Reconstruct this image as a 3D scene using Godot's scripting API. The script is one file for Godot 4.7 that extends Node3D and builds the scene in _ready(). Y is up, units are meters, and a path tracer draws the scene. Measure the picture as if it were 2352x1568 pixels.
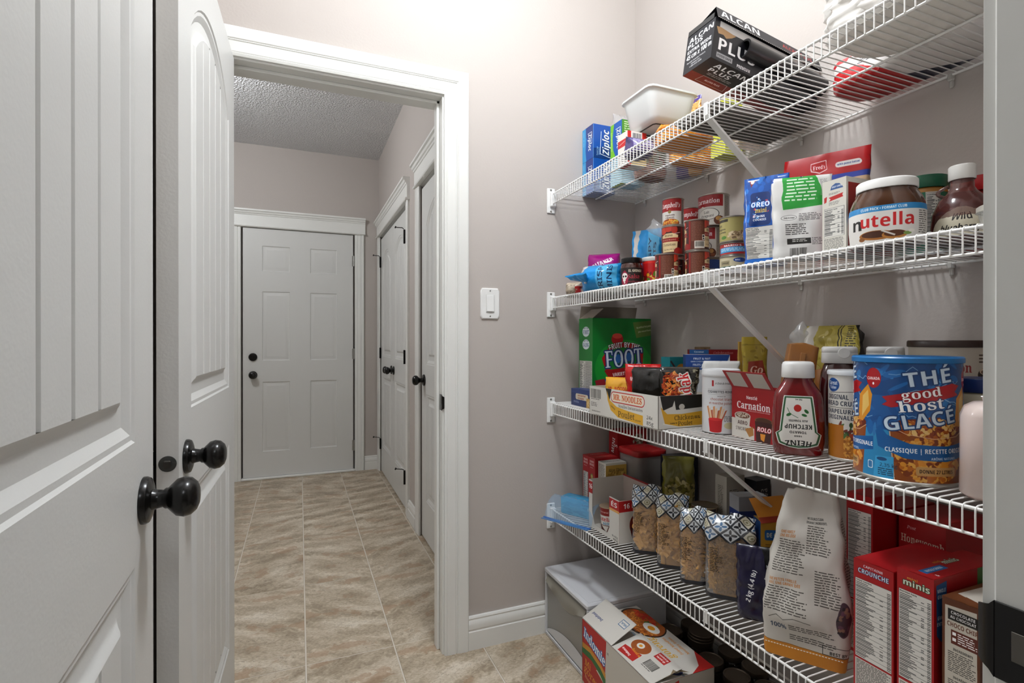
extends Node3D

func build_camera():
	var cam := Camera3D.new()
	cam.name = "camera"
	cam.position = Vector3(0, 1.14, 0)
	cam.rotation_degrees = Vector3(-0.1, -22.30, 0)
	cam.fov = 66.76
	cam.near = 0.02
	cam.current = true
	add_child(cam)
	var we := WorldEnvironment.new()
	we.name = "environment"
	var e := Environment.new()
	e.background_mode = Environment.BG_COLOR
	e.background_color = Color(0.02, 0.02, 0.02)
	e.tonemap_mode = Environment.TONE_MAPPER_LINEAR
	e.tonemap_exposure = EXPOSURE
	e.sdfgi_enabled = true; e.ssao_enabled = true; e.ssil_enabled = true
	we.environment = e
	add_child(we)

const EXPOSURE := 1.06

func _ready():
	build_camera()
	M.white = mat(rgb("f0f0ee"), 0.35)
	lamp(Vector3(0.52, CEIL, -0.95), 1.65, Color(0.965, 0.985, 1.0), "round ceiling light in the middle of the pantry")
	lamp(Vector3(-0.85, CEIL, -3.2), 1.2, Color(0.965, 0.985, 1.0), "round ceiling light in the hallway")
	lamp(Vector3(0.1, CEIL, 1.3), 0.55, Color(0.965, 0.985, 1.0), "round ceiling light in the room outside the pantry")
	build_room()
	build_items()

# ---------------------------------------------------------------- mesh builder
class MB:
	var v := PackedVector3Array()
	var n := PackedVector3Array()
	var uv := PackedVector2Array()
	func tri(a: Vector3, b: Vector3, c: Vector3, na: Vector3, nb: Vector3, nc: Vector3, ua := Vector2.ZERO, ub := Vector2.ZERO, uc := Vector2.ZERO):
		v.append(a); v.append(c); v.append(b)
		n.append(na); n.append(nc); n.append(nb)
		uv.append(ua); uv.append(uc); uv.append(ub)
	func quad(a: Vector3, b: Vector3, c: Vector3, d: Vector3, r := Rect2(0, 0, 1, 1)):
		# a b c d counter-clockwise seen from outside: bottom left, bottom right, top right, top left
		var m := (c - a).cross(d - b).normalized()
		var p := r.position
		var e := r.end
		tri(a, b, c, m, m, m, Vector2(p.x, e.y), e, Vector2(e.x, p.y))
		tri(a, c, d, m, m, m, Vector2(p.x, e.y), Vector2(e.x, p.y), p)
	func out(pts: Array, ref: Vector3):
		var m: Vector3 = (pts[1] - pts[0]).cross(pts[2] - pts[0])
		var q := pts.duplicate()
		if m.dot(pts[0] - ref) < 0.0: q.reverse()
		if q.size() == 3:
			m = (q[1] - q[0]).cross(q[2] - q[0]).normalized()
			tri(q[0], q[1], q[2], m, m, m)
		else: quad(q[0], q[1], q[2], q[3])
	# a grid of points; rows bottom to top, columns left to right seen from outside
	func sheet(rows: Array, closed := false, r := Rect2(0, 0, 1, 1), thr := 0.7, us := PackedFloat32Array(), flip := false, capped := false):
		var nr := rows.size()
		var nc: int = rows[0].size()
		var qc := nc if closed else nc - 1
		var qn: Array = []
		var vs := PackedFloat32Array([0.0])
		for i in nr - 1:
			var line := PackedVector3Array()
			var ra: PackedVector3Array = rows[i]
			var rb: PackedVector3Array = rows[i + 1]
			var far := 0.0
			for j in qc:
				var k := (j + 1) % nc
				var m := (rb[k] - ra[j]).cross(rb[j] - ra[k])
				line.append(m.normalized())
				far = maxf(far, ra[j].distance_to(rb[j]))
			qn.append(line)
			if capped and (i == 0 or i == nr - 2): far = 0.0
			vs.append(vs[i] + far)
		var tot := maxf(vs[nr - 1], 1e-6)
		var s := -1.0 if flip else 1.0
		for i in nr - 1:
			var ra: PackedVector3Array = rows[i]
			var rb: PackedVector3Array = rows[i + 1]
			for j in qc:
				var k := (j + 1) % nc
				var base: Vector3 = qn[i][j]
				if base.length_squared() < 0.5: continue
				var cn: Array = []
				for cr in [[0, 0], [0, 1], [1, 1], [1, 0]]:
					var acc := base
					for di in [-1, 0]:
						for dj in [-1, 0]:
							var ii: int = i + cr[0] + di
							var jj: int = j + cr[1] + dj
							if ii < 0 or ii >= nr - 1 or (ii == i and jj == j): continue
							if closed: jj = posmod(jj, qc)
							elif jj < 0 or jj >= qc: continue
							var o: Vector3 = qn[ii][jj]
							if o.dot(base) > thr: acc += o
					cn.append(acc.normalized() * s)
				var u0 := float(j) / qc
				var u1 := float(j + 1) / qc
				if us.size(): u0 = us[j]; u1 = us[j + 1]
				u0 = r.position.x + r.size.x * u0
				u1 = r.position.x + r.size.x * u1
				var v0 := r.end.y - r.size.y * vs[i] / tot
				var v1 := r.end.y - r.size.y * vs[i + 1] / tot
				if flip:
					tri(ra[j], rb[k], ra[k], cn[0], cn[2], cn[1], Vector2(u0, v0), Vector2(u1, v1), Vector2(u1, v0))
					tri(ra[j], rb[j], rb[k], cn[0], cn[3], cn[2], Vector2(u0, v0), Vector2(u0, v1), Vector2(u1, v1))
				else:
					tri(ra[j], ra[k], rb[k], cn[0], cn[1], cn[2], Vector2(u0, v0), Vector2(u1, v0), Vector2(u1, v1))
					tri(ra[j], rb[k], rb[j], cn[0], cn[2], cn[3], Vector2(u0, v0), Vector2(u1, v1), Vector2(u0, v1))
	func box(c: Vector3, s: Vector3, r := 0.0, t := Transform3D()):
		var h := s * 0.5
		r = minf(r, minf(h.x, minf(h.y, h.z)) * 0.9)
		var o := t * c
		var p := func(sx, sy, sz, ax): return t * (c + Vector3(sx * (h.x - (0.0 if ax == 0 else r)), sy * (h.y - (0.0 if ax == 1 else r)), sz * (h.z - (0.0 if ax == 2 else r))))
		for g in [-1, 1]:
			out([p.call(g, -1, -1, 0), p.call(g, 1, -1, 0), p.call(g, 1, 1, 0), p.call(g, -1, 1, 0)], o)
			out([p.call(-1, g, -1, 1), p.call(1, g, -1, 1), p.call(1, g, 1, 1), p.call(-1, g, 1, 1)], o)
			out([p.call(-1, -1, g, 2), p.call(1, -1, g, 2), p.call(1, 1, g, 2), p.call(-1, 1, g, 2)], o)
		if r <= 0.0: return
		for a in [-1, 1]:
			for b in [-1, 1]:
				out([p.call(a, b, -1, 0), p.call(a, b, 1, 0), p.call(a, b, 1, 1), p.call(a, b, -1, 1)], o)
				out([p.call(a, -1, b, 0), p.call(a, 1, b, 0), p.call(a, 1, b, 2), p.call(a, -1, b, 2)], o)
				out([p.call(-1, a, b, 1), p.call(1, a, b, 1), p.call(1, a, b, 2), p.call(-1, a, b, 2)], o)
				for g in [-1, 1]: out([p.call(a, b, g, 0), p.call(a, b, g, 1), p.call(a, b, g, 2)], o)
	func tube(path: Array, rad: float, sides := 6, shut := false):
		var rows: Array = []
		var np := path.size()
		var up := Vector3.UP
		for i in np:
			var pv: Vector3 = path[maxi(i - 1, 0)]
			var nx: Vector3 = path[mini(i + 1, np - 1)]
			if shut: pv = path[posmod(i - 1, np)]; nx = path[(i + 1) % np]
			var d := (nx - pv).normalized()
			if i == 0 and absf(d.dot(up)) > 0.95: up = Vector3.RIGHT
			var sd := d.cross(up).normalized()
			up = sd.cross(d).normalized()
			var row := PackedVector3Array()
			for j in sides:
				var a := TAU * j / sides
				row.append(path[i] + (sd * cos(a) + up * sin(a)) * rad)
			rows.append(row)
		if shut: rows.append(rows[0])
		else:
			var r0 := PackedVector3Array(); var r1 := PackedVector3Array()
			for j in sides: r0.append(path[0]); r1.append(path[np - 1])
			rows.push_front(r0); rows.append(r1)
		sheet(rows, true, Rect2(0, 0, 1, 1), 0.5)
	func lathe(prof: Array, seg := 24, r := Rect2(0, 0, 1, 1), thr := 0.8, t := Transform3D()):
		var rows: Array = []
		for q in prof:
			var row := PackedVector3Array()
			for j in seg:
				var a := TAU * j / seg
				row.append(t * Vector3(-sin(a) * q[0], q[1], -cos(a) * q[0]))
			rows.append(row)
		sheet(rows, true, r, thr)
	# loft of rounded rectangles: each section [y, half width, half depth, corner radius, offset x, offset z]
	func loft(secs: Array, seg := 32, r := Rect2(0, 0, 1, 1), thr := 0.75, caps := true, bump = null, t := Transform3D()):
		var rows: Array = []
		var us := PackedFloat32Array()
		var big := 0
		for i in secs.size():
			if secs[i][1] + secs[i][2] > secs[big][1] + secs[big][2]: big = i
		for i in secs.size():
			var row := ring(secs[i], seg)
			if bump != null:
				var cen := Vector3(secs[i][4] if secs[i].size() > 4 else 0.0, secs[i][0], secs[i][5] if secs[i].size() > 5 else 0.0)
				for j in seg: row[j] = bump.call(row[j], (row[j] - cen).normalized(), float(i) / (secs.size() - 1), float(j) / seg)
			for j in seg: row[j] = t * row[j]
			rows.append(row)
		if caps:
			for e in [0, 1]:
				var src: PackedVector3Array = rows[0] if e == 0 else rows[rows.size() - 1]
				var cen := Vector3.ZERO
				for q in src: cen += q
				cen /= src.size()
				var row := PackedVector3Array()
				for j in seg: row.append(cen)
				if e == 0: rows.push_front(row)
				else: rows.append(row)
		sheet(rows, true, r, thr, PackedFloat32Array(), false, caps)
	static func ring(sc: Array, seg: int) -> PackedVector3Array:
		var hx: float = sc[1]; var hz: float = sc[2]
		var rr: float = minf(sc[3], minf(hx, hz))
		var ox: float = sc[4] if sc.size() > 4 else 0.0
		var oz: float = sc[5] if sc.size() > 5 else 0.0
		var sx := hx - rr; var sz := hz - rr
		var q := rr * PI * 0.5
		var per := 4.0 * (sx + sz) + 4.0 * q
		var row := PackedVector3Array()
		var parts := [[sx, 0], [q, 1], [2 * sz, 2], [q, 3], [2 * sx, 4], [q, 5], [2 * sz, 6], [q, 7], [sx, 8]]
		for j in seg:
			var s := per * j / seg
			var p := Vector2.ZERO
			for w in parts:
				if s <= w[0] + 1e-9 or w[1] == 8:
					var a: float = (s / w[0]) * PI * 0.5 if w[0] > 1e-9 else 0.0
					match w[1]:
						0: p = Vector2(-s, -hz)
						1: p = Vector2(-sx - sin(a) * rr, -sz - cos(a) * rr)
						2: p = Vector2(-hx, -sz + s)
						3: p = Vector2(-sx - cos(a) * rr, sz + sin(a) * rr)
						4: p = Vector2(-sx + s, hz)
						5: p = Vector2(sx + sin(a) * rr, sz + cos(a) * rr)
						6: p = Vector2(hx, sz - s)
						7: p = Vector2(sx + cos(a) * rr, -sz - sin(a) * rr)
						8: p = Vector2(sx - s, -hz)
					break
				s -= w[0]
			row.append(Vector3(p.x + ox, sc[0], p.y + oz))
		return row
	func done() -> ArrayMesh:
		var a: Array = []
		a.resize(Mesh.ARRAY_MAX)
		a[Mesh.ARRAY_VERTEX] = v; a[Mesh.ARRAY_NORMAL] = n; a[Mesh.ARRAY_TEX_UV] = uv
		var m := ArrayMesh.new()
		m.add_surface_from_arrays(Mesh.PRIMITIVE_TRIANGLES, a)
		return m

# ---------------------------------------------------------------- printed labels (drawn at double size, then halved)
class CV:
	static var fonts := {}
	static var glyphs := {}
	var im: Image
	var k := 1.0
	var o := Vector2.ZERO
	func _init(w: float, h: float, res: float, bg: Color):
		k = res * 2.0
		im = Image.create(maxi(2, int(round(w * res)) * 2), maxi(2, int(round(h * res)) * 2), false, Image.FORMAT_RGBA8)
		im.fill(bg)
	func at(x: float, y: float): o = Vector2(x, y); return self
	func rect(x: float, y: float, w: float, h: float, c: Color):
		var a := (Vector2(x, y) + o) * k
		var b := (Vector2(x + w, y + h) + o) * k
		im.fill_rect(Rect2i(int(round(a.x)), int(round(a.y)), maxi(1, int(round(b.x - a.x))), maxi(1, int(round(b.y - a.y)))), c)
	func poly(pts: Array, c: Color):
		var p := PackedVector2Array()
		for q in pts: p.append((Vector2(q[0], q[1]) + o) * k)
		raw(p, c)
	func raw(p: PackedVector2Array, c: Color):
		var y0 := 1e9; var y1 := -1e9
		for q in p: y0 = minf(y0, q.y); y1 = maxf(y1, q.y)
		var m := p.size()
		for y in range(maxi(0, int(ceil(y0 - 0.5))), mini(im.get_height(), int(floor(y1 - 0.5)) + 1)):
			var yy := y + 0.5
			var xs: Array = []
			for i in m:
				var a := p[i]; var b := p[(i + 1) % m]
				if (a.y <= yy) != (b.y <= yy): xs.append(a.x + (yy - a.y) / (b.y - a.y) * (b.x - a.x))
			xs.sort()
			for i in range(0, xs.size() - 1, 2):
				var xa := int(ceil(xs[i] - 0.5)); var xb := int(ceil(xs[i + 1] - 0.5))
				if xb > xa: im.fill_rect(Rect2i(xa, y, xb - xa, 1), c)
	func ell(cx: float, cy: float, rx: float, ry: float, c: Color, rot := 0.0):
		var pts: Array = []
		for i in 40:
			var q := Vector2(cos(TAU * i / 40) * rx, sin(TAU * i / 40) * ry).rotated(rot)
			pts.append([cx + q.x, cy + q.y])
		poly(pts, c)
	func rrect(x: float, y: float, w: float, h: float, r: float, c: Color, rot := 0.0):
		var pts: Array = []
		for g in [[1, 1, 0], [-1, 1, 1], [-1, -1, 2], [1, -1, 3]]:
			for i in 6:
				var a: float = PI * 0.5 * (g[2] + i / 5.0)
				var q := Vector2(g[0] * (w * 0.5 - r) + cos(a) * r, g[1] * (h * 0.5 - r) + sin(a) * r).rotated(rot)
				pts.append([x + w * 0.5 + q.x, y + h * 0.5 + q.y])
		poly(pts, c)
	func line(pts: Array, w: float, c: Color):
		for i in pts.size() - 1:
			var a := Vector2(pts[i][0], pts[i][1]); var b := Vector2(pts[i + 1][0], pts[i + 1][1])
			var s := (b - a).normalized().orthogonal() * w * 0.5
			var e := (b - a).normalized() * w * 0.25
			poly([[a.x + s.x - e.x, a.y + s.y - e.y], [b.x + s.x + e.x, b.y + s.y + e.y], [b.x - s.x + e.x, b.y - s.y + e.y], [a.x - s.x - e.x, a.y - s.y - e.y]], c)
	static func shape(s: String, f: String) -> Array:
		# f: family letter s(ans) e(serif) m(ono) + b(old)
		var key := s + "|" + f
		if glyphs.has(key): return glyphs[key]
		if not fonts.has(f):
			var fo := SystemFont.new()
			fo.font_names = PackedStringArray([{"s": "Droid Sans", "e": "Droid Serif", "m": "Droid Sans Mono"}[f[0]]])
			fo.font_weight = 700 if f.length() > 1 else 400
			fonts[f] = fo
		var tm := TextMesh.new()
		tm.font = fonts[f]; tm.font_size = 64; tm.pixel_size = 1.0; tm.depth = 0.0; tm.curve_step = 2.0; tm.text = s
		var a := tm.get_mesh_arrays()
		var vv: PackedVector3Array = a[Mesh.ARRAY_VERTEX]
		var ii: PackedInt32Array = a[Mesh.ARRAY_INDEX]
		var mn := 1e9; var mx := -1e9
		for q in vv: mn = minf(mn, q.x); mx = maxf(mx, q.x)
		glyphs[key] = [vv, ii, mn, mx]
		return glyphs[key]
	# size is the height of a capital; opt: f font, rot, skew, w (fit the width), arc (bend radius), al (-1 left, 1 right), out [width, colour], sx
	func text(s: String, x: float, y: float, size: float, c: Color, opt := {}):
		var g := shape(s, opt.get("f", "sb"))
		var vv: PackedVector3Array = g[0]
		var ii: PackedInt32Array = g[1]
		var mid: float = (g[2] + g[3]) * 0.5
		var wid: float = g[3] - g[2]
		var sc := size / 45.7
		var sx: float = sc * opt.get("sx", 1.0)
		if opt.has("w"): sx = opt.w / maxf(wid, 1.0)
		var al: float = opt.get("al", 0.0)
		var rot: float = deg_to_rad(opt.get("rot", 0.0))
		var skew: float = opt.get("skew", 0.0)
		var arc: float = opt.get("arc", 0.0)
		var base := (Vector2(x, y) + o) * k
		var pt := PackedVector2Array()
		for q in vv:
			var p := Vector2((q.x - mid) * sx - al * wid * sx * 0.5, -(q.y - 0.4) * sc)
			p.x -= p.y * skew
			if arc != 0.0:
				var th := p.x / arc
				var rr := arc - p.y
				p = Vector2(sin(th) * rr, arc - cos(th) * rr)
			pt.append(base + p.rotated(rot) * k)
		if opt.has("out"):
			var w: float = opt.out[0] * k
			for d in 10:
				var sh := Vector2.from_angle(TAU * d / 10.0) * w
				tris(pt, ii, sh, opt.out[1])
		tris(pt, ii, Vector2.ZERO, c)
	func tris(pt: PackedVector2Array, ii: PackedInt32Array, sh: Vector2, c: Color):
		var hmax := im.get_height()
		var cnt := ii.size() if ii.size() else pt.size()
		for t in range(0, cnt, 3):
			var a := pt[ii[t] if ii.size() else t] + sh
			var b := pt[ii[t + 1] if ii.size() else t + 1] + sh
			var d := pt[ii[t + 2] if ii.size() else t + 2] + sh
			if b.y < a.y: var w := a; a = b; b = w
			if d.y < a.y: var w := a; a = d; d = w
			if d.y < b.y: var w := b; b = d; d = w
			for y in range(maxi(0, int(ceil(a.y - 0.5))), mini(hmax, int(ceil(d.y - 0.5)))):
				var yy := y + 0.5
				var xa := a.x + (yy - a.y) / (d.y - a.y) * (d.x - a.x)
				var xb: float
				if yy < b.y: xb = a.x + (yy - a.y) / (b.y - a.y) * (b.x - a.x)
				else: xb = b.x + (yy - b.y) / maxf(d.y - b.y, 1e-6) * (d.x - b.x)
				if xb < xa: var w := xa; xa = xb; xb = w
				var i0 := int(ceil(xa - 0.5)); var i1 := int(ceil(xb - 0.5))
				if i1 > i0: im.fill_rect(Rect2i(i0, y, i1 - i0, 1), c)
	# lines of small print too fine to read
	func fine(x: float, y: float, w: float, h: float, step: float, c: Color, sd := 1, ragged := 0.25):
		var rg := RandomNumberGenerator.new(); rg.seed = sd
		var yy := y
		while yy + step * 0.6 <= y + h:
			var xx := x
			var end := x + w * (1.0 - rg.randf() * ragged)
			while xx < end:
				var ww := minf(step * rg.randf_range(0.8, 3.2), end - xx)
				rect(xx, yy, ww, step * 0.42, c)
				xx += ww + step * 0.45
			yy += step
	func facts(x: float, y: float, w: float, h: float, title: String, sd := 1, sub := ""):
		var ink := Color(0.1, 0.1, 0.1)
		rect(x, y, w, h, ink)
		rect(x + 0.4, y + 0.4, w - 0.8, h - 0.8, Color(0.86, 0.85, 0.82))
		text(title, x + 1.6, y + 3.4, 2.4, ink, {"al": -1, "w": minf(w * 0.8, title.length() * 1.75)})
		if sub: text(sub, x + 1.6, y + 7.0, 2.4, ink, {"al": -1, "w": minf(w * 0.8, sub.length() * 1.75)})
		var rg := RandomNumberGenerator.new(); rg.seed = sd
		var yy := y + (10.5 if sub else 7.0)
		var i := 0
		while yy < y + h - 2.5:
			rect(x + 1.5, yy, w * rg.randf_range(0.25, 0.55), 1.1, ink)
			rect(x + w - 1.5 - w * 0.1, yy, w * 0.1, 1.1, ink)
			if rg.randf() < 0.4: rect(x + w * 0.68, yy, w * 0.09, 1.1, ink)
			if i % 3 == 2: rect(x + 1.0, yy + 1.9, w - 2.0, 0.35 if i % 6 else 0.9, ink)
			yy += 2.9
			i += 1
	func bars(x: float, y: float, w: float, h: float, c := Color(0.08, 0.08, 0.08), sd := 3):
		var rg := RandomNumberGenerator.new(); rg.seed = sd
		var xx := x
		while xx < x + w:
			var ww := w * rg.randf_range(0.008, 0.03)
			rect(xx, y, ww, h, c)
			xx += ww + w * rg.randf_range(0.01, 0.03)
	# many little blobs: food pictures
	func blobs(x: float, y: float, rx: float, ry: float, count: int, sz: float, cols: Array, sd := 1, flat := 0.6):
		var rg := RandomNumberGenerator.new(); rg.seed = sd
		for i in count:
			var a := rg.randf() * TAU
			var d := sqrt(rg.randf())
			ell(x + cos(a) * rx * d, y + sin(a) * ry * d, sz * rg.randf_range(0.5, 1.2), sz * rg.randf_range(0.5, 1.2) * flat, cols[rg.randi() % cols.size()], rg.randf() * PI)
	func tex() -> Image:
		im.shrink_x2()
		return im

# ---------------------------------------------------------------- materials and nodes
var mats := {}
var taken := {}
var noise := FastNoiseLite.new()
func rgb(h: String) -> Color: return Color(h)
func mat(col: Color, rough := 0.5, metal := 0.0, alpha := 1.0, extra := "") -> StandardMaterial3D:
	var key := "%s %.2f %.2f %.2f %s" % [col.to_html(), rough, metal, alpha, extra]
	if mats.has(key): return mats[key]
	var m := StandardMaterial3D.new()
	m.albedo_color = Color(col.r, col.g, col.b, alpha)
	m.roughness = rough
	m.metallic = metal
	if alpha < 1.0: m.transparency = BaseMaterial3D.TRANSPARENCY_ALPHA
	if extra == "coat": m.clearcoat_enabled = true; m.clearcoat = 0.6; m.clearcoat_roughness = 0.15
	mats[key] = m
	return m
# printed sheets wait here until pack_prints() lays them side by side in a few large textures
var prints: Array = []
func pack_prints():
	prints.sort_custom(func(p, q): return p[0].get_height() > q[0].get_height())
	var side := 2048
	var pages: Array = []
	var x := side; var y := side; var row := 0
	for q in prints:
		var im: Image = q[0]
		var w := im.get_width() + 8; var h := im.get_height() + 8
		if x + w > side:
			x = 0; y += row; row = h
		if pages.is_empty() or y + h > side:
			pages.append([Image.create(side, side, false, Image.FORMAT_RGBA8), []])
			x = 0; y = 0; row = h
		var pg: Image = pages[-1][0]
		var full := Rect2i(Vector2i.ZERO, im.get_size())
		for o in [[1, 4], [7, 4], [4, 1], [4, 7], [2, 4], [6, 4], [4, 2], [4, 6], [3, 4], [5, 4], [4, 3], [4, 5], [4, 4]]: pg.blit_rect(im, full, Vector2i(x + o[0], y + o[1]))
		pages[-1][1].append([q[1], Vector2(x + 4, y + 4), Vector2(im.get_size())])
		x += w
	for p in pages:
		var t := ImageTexture.create_from_image(p[0])
		for q in p[1]:
			q[0].albedo_texture = t
			q[0].uv1_scale = Vector3(q[2].x / side, q[2].y / side, 1)
			q[0].uv1_offset = Vector3(q[1].x / side, q[1].y / side, 0)
func print_mat(t, rough := 0.45, metal := 0.0) -> StandardMaterial3D:
	var m := StandardMaterial3D.new()
	if t is Image: prints.append([t, m])
	else: m.albedo_texture = t
	m.roughness = rough
	m.metallic = metal
	return m
func numbered(called: String) -> String:
	if not taken.has(called):
		taken[called] = 0
		return called
	taken[called] += 1
	return "%s_%03d" % [called, taken[called]]
func thing(called: String, label: String, category: String, at: Vector3, yaw := 0.0, group := "") -> Node3D:
	var o := Node3D.new()
	o.name = numbered(called)
	o.position = at
	o.rotation_degrees.y = yaw
	o.set_meta("label", label)
	o.set_meta("category", category)
	if group: o.set_meta("group", group)
	add_child(o, true)
	return o
func part(p: Node3D, called: String, m: Mesh, ma: Material, t := Transform3D(), label := "", kind := "") -> MeshInstance3D:
	var o := MeshInstance3D.new()
	o.name = called
	o.mesh = m
	o.material_override = ma
	o.transform = t
	if label: o.set_meta("label", label)
	if kind: o.set_meta("kind", kind)
	p.add_child(o, true)
	return o
func struct(called: String, m: Mesh, ma: Material, at := Vector3.ZERO) -> MeshInstance3D:
	var o := part(self, numbered(called), m, ma)
	o.position = at
	o.set_meta("kind", "structure")
	return o
func snode(called: String, at: Vector3, yaw := 0.0) -> Node3D:
	var o := Node3D.new()
	o.name = numbered(called)
	o.position = at
	o.rotation_degrees.y = yaw
	o.set_meta("kind", "structure")
	add_child(o, true)
	return o
func boxm(c: Vector3, s: Vector3, r := 0.0) -> ArrayMesh:
	var b := MB.new(); b.box(c, s, r); return b.done()
func boxes(list: Array, r := 0.0) -> ArrayMesh:
	var b := MB.new()
	for q in list: b.box((q[0] + q[1]) * 0.5, (q[1] - q[0]).abs(), r)
	return b.done()
func lathem(prof: Array, seg := 24) -> ArrayMesh:
	var b := MB.new(); b.lathe(prof, seg); return b.done()
func tubem(path: Array, rad: float, sides := 6) -> ArrayMesh:
	var b := MB.new(); b.tube(path, rad, sides); return b.done()
func xf(p: Vector3, rx := 0.0, ry := 0.0, rz := 0.0) -> Transform3D:
	return Transform3D(Basis.from_euler(Vector3(deg_to_rad(rx), deg_to_rad(ry), deg_to_rad(rz))), p)

# ---------------------------------------------------------------- the room
const WB := -1.833   # z of the pantry's back wall
const XR := 1.315    # x of the wall that carries the shelves
const WF := -0.2247  # z of the pantry side of the wall with the near door
const HX := 0.654    # right wall of the hall
const HZ := -4.726   # end wall of the hall
const CEIL := 2.745
var M := {}

func noise_image(w: int, h: int, freq: float, sd: int, oct := 3) -> Image:
	var fn := FastNoiseLite.new()
	fn.seed = sd; fn.frequency = freq; fn.fractal_octaves = oct
	return fn.get_seamless_image(w, h)
func relief(freq: float, sd: int, strength: float, oct := 2, size := 512) -> ImageTexture:
	var im := noise_image(size, size, freq, sd, oct)
	im.convert(Image.FORMAT_RGBA8)
	im.bump_map_to_normal_map(strength)
	return ImageTexture.create_from_image(im)
func stone_tex(sd: int) -> ImageTexture:
	var w := 320; var h := 640
	var im := Image.create(w, h, false, Image.FORMAT_RGBA8)
	var a := FastNoiseLite.new(); a.seed = sd; a.frequency = 0.0048; a.fractal_octaves = 5; a.fractal_gain = 0.58
	var b := FastNoiseLite.new(); b.seed = sd + 7; b.frequency = 0.02; b.fractal_octaves = 4
	var c := FastNoiseLite.new(); c.seed = sd + 13; c.frequency = 0.0045; c.fractal_octaves = 3
	var lo := rgb("84745f"); var mi := rgb("b5a690"); var hi := rgb("d6cbb9"); var ru := rgb("9c7c60")
	for y in h:
		for x in w:
			var p := Vector2(x + y * 0.55, y - x * 0.35)
			var wx := b.get_noise_2d(p.x, p.y) * 38.0
			var t := a.get_noise_2d(p.x * 0.62 + wx, p.y * 1.7 + wx) * 0.9 + b.get_noise_2d(p.x * 2.6, p.y * 4.5) * 0.30
			var col := mi.lerp(hi, clampf(t * 1.9, 0, 1)) if t > 0.0 else mi.lerp(lo, clampf(-t * 1.5, 0, 1))
			var e := absf(a.get_noise_2d(p.x * 0.5 + wx * 1.5 + 500.0, p.y * 1.7))
			if e < 0.012: col = col.lerp(lo.darkened(0.3), (0.012 - e) / 0.012 * 0.8)
			var r := c.get_noise_2d(p.x + wx, p.y * 1.6 + 900.0)
			if r > 0.3: col = col.lerp(ru, clampf((r - 0.3) * 3.0, 0, 0.5))
			im.set_pixel(x, y, col)
	im.generate_mipmaps()
	return ImageTexture.create_from_image(im)

# a moulding: profile points [d, p] laid along dv and pv, swept over the rail points
func sweep(pts: Array, dvs: Array, pv: Vector3, prof: Array, caps := true) -> ArrayMesh:
	var b := MB.new()
	sweep_into(b, pts, dvs, pv, prof, caps)
	return b.done()
func sweep_into(b: MB, pts: Array, dvs: Array, pv: Vector3, prof: Array, caps := true):
	var rows: Array = []
	for i in pts.size():
		var row := PackedVector3Array()
		for q in prof: row.append(pts[i] + dvs[i] * q[0] + pv * q[1])
		rows.append(row)
	var l: Vector3 = pts[1] - pts[0]
	var fl: bool = (dvs[0] as Vector3).cross(l).dot(pv) < 0.0
	b.sheet(rows, false, Rect2(0, 0, 1, 1), 0.9, PackedFloat32Array(), fl)
	if caps:
		for e in [0, pts.size() - 1]:
			var o: Vector3 = pts[1 if e == 0 else e - 1]
			for j in prof.size() - 1:
				var p0: Vector3 = rows[e][j]; var p1: Vector3 = rows[e][j + 1]
				var q0: Vector3 = pts[e] + dvs[e] * prof[j][0]; var q1: Vector3 = pts[e] + dvs[e] * prof[j + 1][0]
				if p0.distance_to(p1) < 1e-6 or (p0.distance_to(q0) < 1e-6 and p1.distance_to(q1) < 1e-6): continue
				if absf(prof[j][0] - prof[j + 1][0]) < 1e-6: continue
				if p0.distance_to(q0) < 1e-6: b.out([p1, q1, q0], o)
				elif p1.distance_to(q1) < 1e-6: b.out([p0, p1, q0], o)
				else: b.out([p0, p1, q1, q0], o)

const CASING := [[0.0, 0.0], [0.0, 0.009], [0.004, 0.011], [0.008, 0.0125], [0.010, 0.0105], [0.013, 0.0125], [0.040, 0.0135], [0.042, 0.011], [0.045, 0.011], [0.047, 0.0145], [0.050, 0.012], [0.053, 0.0155], [0.086, 0.0175], [0.090, 0.014], [0.090, 0.0]]
const BASEB := [[0.0, 0.0], [0.0, 0.015], [0.066, 0.015], [0.069, 0.012], [0.072, 0.012], [0.076, 0.0145], [0.09, 0.0155], [0.102, 0.013], [0.108, 0.0095], [0.111, 0.0095], [0.114, 0.011], [0.120, 0.0085], [0.121, 0.0]]
const HEADER := [[0.0, 0.0], [0.0, 0.027], [0.006, 0.031], [0.012, 0.027], [0.012, 0.019], [0.096, 0.019], [0.099, 0.024], [0.107, 0.026], [0.112, 0.033], [0.124, 0.037], [0.129, 0.046], [0.142, 0.046], [0.142, 0.0]]
const LEG := [[0.0, 0.0], [0.0, 0.010], [0.004, 0.013], [0.02, 0.0135], [0.022, 0.010], [0.026, 0.014], [0.05, 0.0155], [0.052, 0.012], [0.055, 0.0165], [0.074, 0.0175], [0.078, 0.014], [0.078, 0.0]]

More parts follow.
